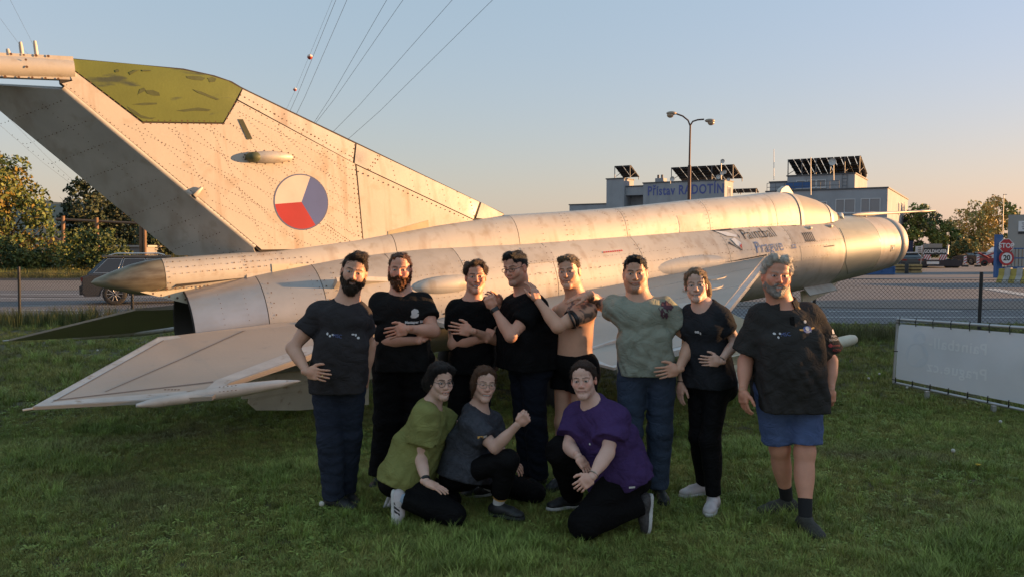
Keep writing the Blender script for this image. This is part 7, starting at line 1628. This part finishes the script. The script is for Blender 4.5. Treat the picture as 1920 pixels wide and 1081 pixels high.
def clump(name, n, h0, h1, rad, wd, m, seed, lean=.5, leafy=False):
    r = np.random.default_rng(seed); V = []; F_ = []
    for i in range(n):
        a = r.uniform(0, 6.28); q = rad * r.uniform(0, 1) ** .6; base = np.array([math.cos(a) * q, math.sin(a) * q, -.01]); h = r.uniform(h0, h1); b = r.uniform(0, 6.28); d = np.array([math.cos(b), math.sin(b), 0]); ln = h * r.uniform(.2, 1) * lean; s = np.array([-d[1], d[0], 0]) * wd * r.uniform(.6, 1.2); k = len(V)
        if leafy:
            L_ = h * 1.3; ns = 4; prof = [.25, .8, 1.0, .75, 0.05]
            for j in range(ns + 1): t = j / ns; c = base + d * L_ * t * (.55 + lean) + np.array([0, 0, h * math.sin(t * 2.2) * .8]); V += [c - s * prof[j] * (1 + .35 * (j % 2)), c + s * prof[j] * (1 + .35 * (j % 2))]
            F_ += [(k + 2 * j, k + 2 * j + 1, k + 2 * j + 3, k + 2 * j + 2) for j in range(ns)]
        else:
            m1 = base + d * ln * .35 + [0, 0, h * .6]; tp = base + d * ln + [0, 0, h]; V += [base - s, base + s, m1 + s * .75, m1 - s * .75, tp]; F_ += [(k, k + 1, k + 2, k + 3), (k + 3, k + 2, k + 4)]
    o = bpy.data.objects.new(name, meshdata(name, V, F_, m)); protos.objects.link(o); return o
CL = [clump('lawn_clump', 26, .03, .085, .075, .0028, GR, 1, .9), clump('lawn_clump', 24, .025, .07, .08, .003, GR, 2, 1.1), clump('lawn_clump', 28, .03, .10, .07, .0026, GR, 3, .8),
      clump('leaf_rosette', 9, .03, .06, .02, .011, GR2, 4, .7, True), clump('clover_patch', 22, .025, .05, .09, .010, GR2, 5, .15, True), clump('tall_clump', 22, .16, .42, .10, .0045, GR3, 6, .5), clump('long_tuft', 30, .07, .16, .05, .003, GR2, 7, 1.1), clump('yellow_rosette', 6, .04, .09, .015, .009, GRY, 8, .5, True)]
def scatter(name, P, idx, sc):
    me = bpy.data.meshes.new(name); me.vertices.add(len(P)); me.vertices.foreach_set('co', np.asarray(P, np.float32).ravel())
    a = me.attributes.new('pick', 'INT', 'POINT'); a.data.foreach_set('value', np.asarray(idx, np.int32)); a = me.attributes.new('siz', 'FLOAT', 'POINT'); a.data.foreach_set('value', np.asarray(sc, np.float32)); a = me.attributes.new('rot', 'FLOAT', 'POINT'); a.data.foreach_set('value', RNG.uniform(0, 6.28, len(P)).astype(np.float32))
    o = bpy.data.objects.new(name, me); link(o); o['kind'] = 'stuff'
    g = bpy.data.node_groups.new(name, 'GeometryNodeTree'); g.interface.new_socket('Geometry', in_out='INPUT', socket_type='NodeSocketGeometry'); g.interface.new_socket('Geometry', in_out='OUTPUT', socket_type='NodeSocketGeometry'); N = g.nodes; L = g.links
    gi, go = N.new('NodeGroupInput'), N.new('NodeGroupOutput'); ci = N.new('GeometryNodeCollectionInfo'); ci.inputs['Collection'].default_value = protos; ci.inputs['Separate Children'].default_value = True; ci.inputs['Reset Children'].default_value = True
    io = N.new('GeometryNodeInstanceOnPoints'); io.inputs['Pick Instance'].default_value = True
    def at(n, t): q = N.new('GeometryNodeInputNamedAttribute'); q.data_type = t; q.inputs['Name'].default_value = n; return q.outputs['Attribute']
    cx = N.new('ShaderNodeCombineXYZ'); L.new(at('rot', 'FLOAT'), cx.inputs[2]); mp = N.new('GeometryNodeMeshToPoints')
    L.new(gi.outputs[0], mp.inputs['Mesh']); L.new(mp.outputs[0], io.inputs['Points']); L.new(ci.outputs[0], io.inputs['Instance']); L.new(at('pick', 'INT'), io.inputs['Instance Index']); L.new(cx.outputs[0], io.inputs['Rotation']); L.new(at('siz', 'FLOAT'), io.inputs['Scale']); L.new(io.outputs[0], go.inputs[0])
    o.modifiers.new('grow', 'NODES').node_group = g; return o
order = sorted(range(len(CL)), key=lambda i: CL[i].name); rank = {i: order.index(i) for i in range(len(CL))}      # collection info sorts by name
def nz(x, y, s, ph): return np.sin(x * s + ph + 1.7 * np.sin(y * s * .8 + ph)) * np.sin(y * s * 1.1 - ph + 1.3 * np.sin(x * s * .7))
def lawn(n, y0, y1, seed):
    r = np.random.default_rng(seed); y = y0 * (y1 / y0) ** r.random(n); x = r.uniform(-1, 1, n) * (.74 * y + 1.0)
    a, b = nz(x, y, 1.3, .4), nz(x, y, 2.1, 2.2); pk = r.integers(0, 3, n); q = r.random(n)
    pk = np.where((q < .16 + .22 * (a > .35)) & (y < 11), 4, pk); pk = np.where((q > .95) & (y < 10), 3, pk); pk = np.where((q > .90 - .1 * (b > .5)) & (q < .94), 6, pk); pk = np.where(q > .9975, 7, pk)
    sc = .47 * r.uniform(.7, 1.25, n) * (1 + .45 * np.maximum(a, 0) + .3 * np.maximum(b, 0)) * (.75 + .05 * np.minimum(y, 10)); bald = (nz(x, y, .9, 5.) > .55) & (r.random(n) < .5); k = ~bald
    z = np.array([gzz(i, j) for i, j in zip(x, y)]); return np.stack([x, y, z], 1)[k], np.array([rank[i] for i in pk])[k], sc[k]
scatter('lawn_grass', *lawn(120000, 3.7, 9.5, 1))
P, I, S = lawn(36000, 9.5, 20.3, 2); scatter('far_lawn_grass', P, I, S * 1.35)
r = np.random.default_rng(4); n = 5200; x = r.uniform(-19, 17, n); yf = 20.2 - (x + 9.6) * .186; y = yf + r.normal(-.35, .55, n); y = np.minimum(y, 20.6 - .0029 * x); k = (nz(x, y, .8, 1.) > -.35) | (r.random(n) < .35)
scatter('fence_weeds', np.stack([x, y, np.full(n, ZG - .01)], 1)[k], np.where(r.random(n) < .7, rank[5], rank[6])[k], (.72 * r.uniform(.6, 1.35, n) * (1 + .5 * (nz(x, y, .5, 3.) > .2)))[k])
n = 2600; x = r.uniform(-40, 3, n); y = r.uniform(46.3, 54, n); scatter('verge_grass', np.stack([x, y, np.full(n, ZG)], 1), np.full(n, rank[5]), r.uniform(.8, 1.8, n))
# dandelion clocks and a late flower, a few fallen leaves
PUFF = mat('dandelion_clock', (.50, .48, .42), .9); YEL = mat('dandelion_yellow', (.65, .42, .02), .7); STEM = mat('dandelion_stem', (.10, .13, .04), .7)
for px, py, hh, kind, lb in ((603, 985, .11, 0, 'white dandelion clock on a stalk at the feet of the bearded man'), (1786, 868, .10, 0, 'white dandelion clock in the lawn right of the white-haired man'), (1833, 880, .05, 1, 'single yellow dandelion flower in the lawn at the right'), (1628, 728, .14, 0, 'dandelion clock left of the banner'), (1648, 722, .17, 0, 'tall dandelion clock close to the left banner leg'), (1875, 805, .08, 0, 'dandelion clock below the banner'), (183, 672, .12, 0, 'dandelion clock in front of the far tailplane'), (1700, 742, .10, 0, 'dandelion clock under the left end of the banner')):
    b = G(px, py); b[2] = gzz(b[0], b[1]); t = empty('dandelion', b, lb, 'flower', 'dandelions in the lawn'); MB().path([(0, 0, -.02), (.006, 0, hh * .6), (.002, 0, hh)], .0022, 5).build('stem', STEM, t)
    mb = MB()
    if kind == 0: mb.sphere((.002, 0, hh + .014), .017, 10, 8)
    else:
        for i in range(16): a = i * .3927; mb.add([(.002, 0, hh), (.002 + .024 * math.cos(a - .15), .024 * math.sin(a - .15), hh + .010), (.002 + .024 * math.cos(a + .15), .024 * math.sin(a + .15), hh + .010)], [(0, 1, 2)])
        mb.sphere((.002, 0, hh + .006), (.016, .016, .008), 8, 5)
    mb.build('flower_head', PUFF if kind == 0 else YEL, t)
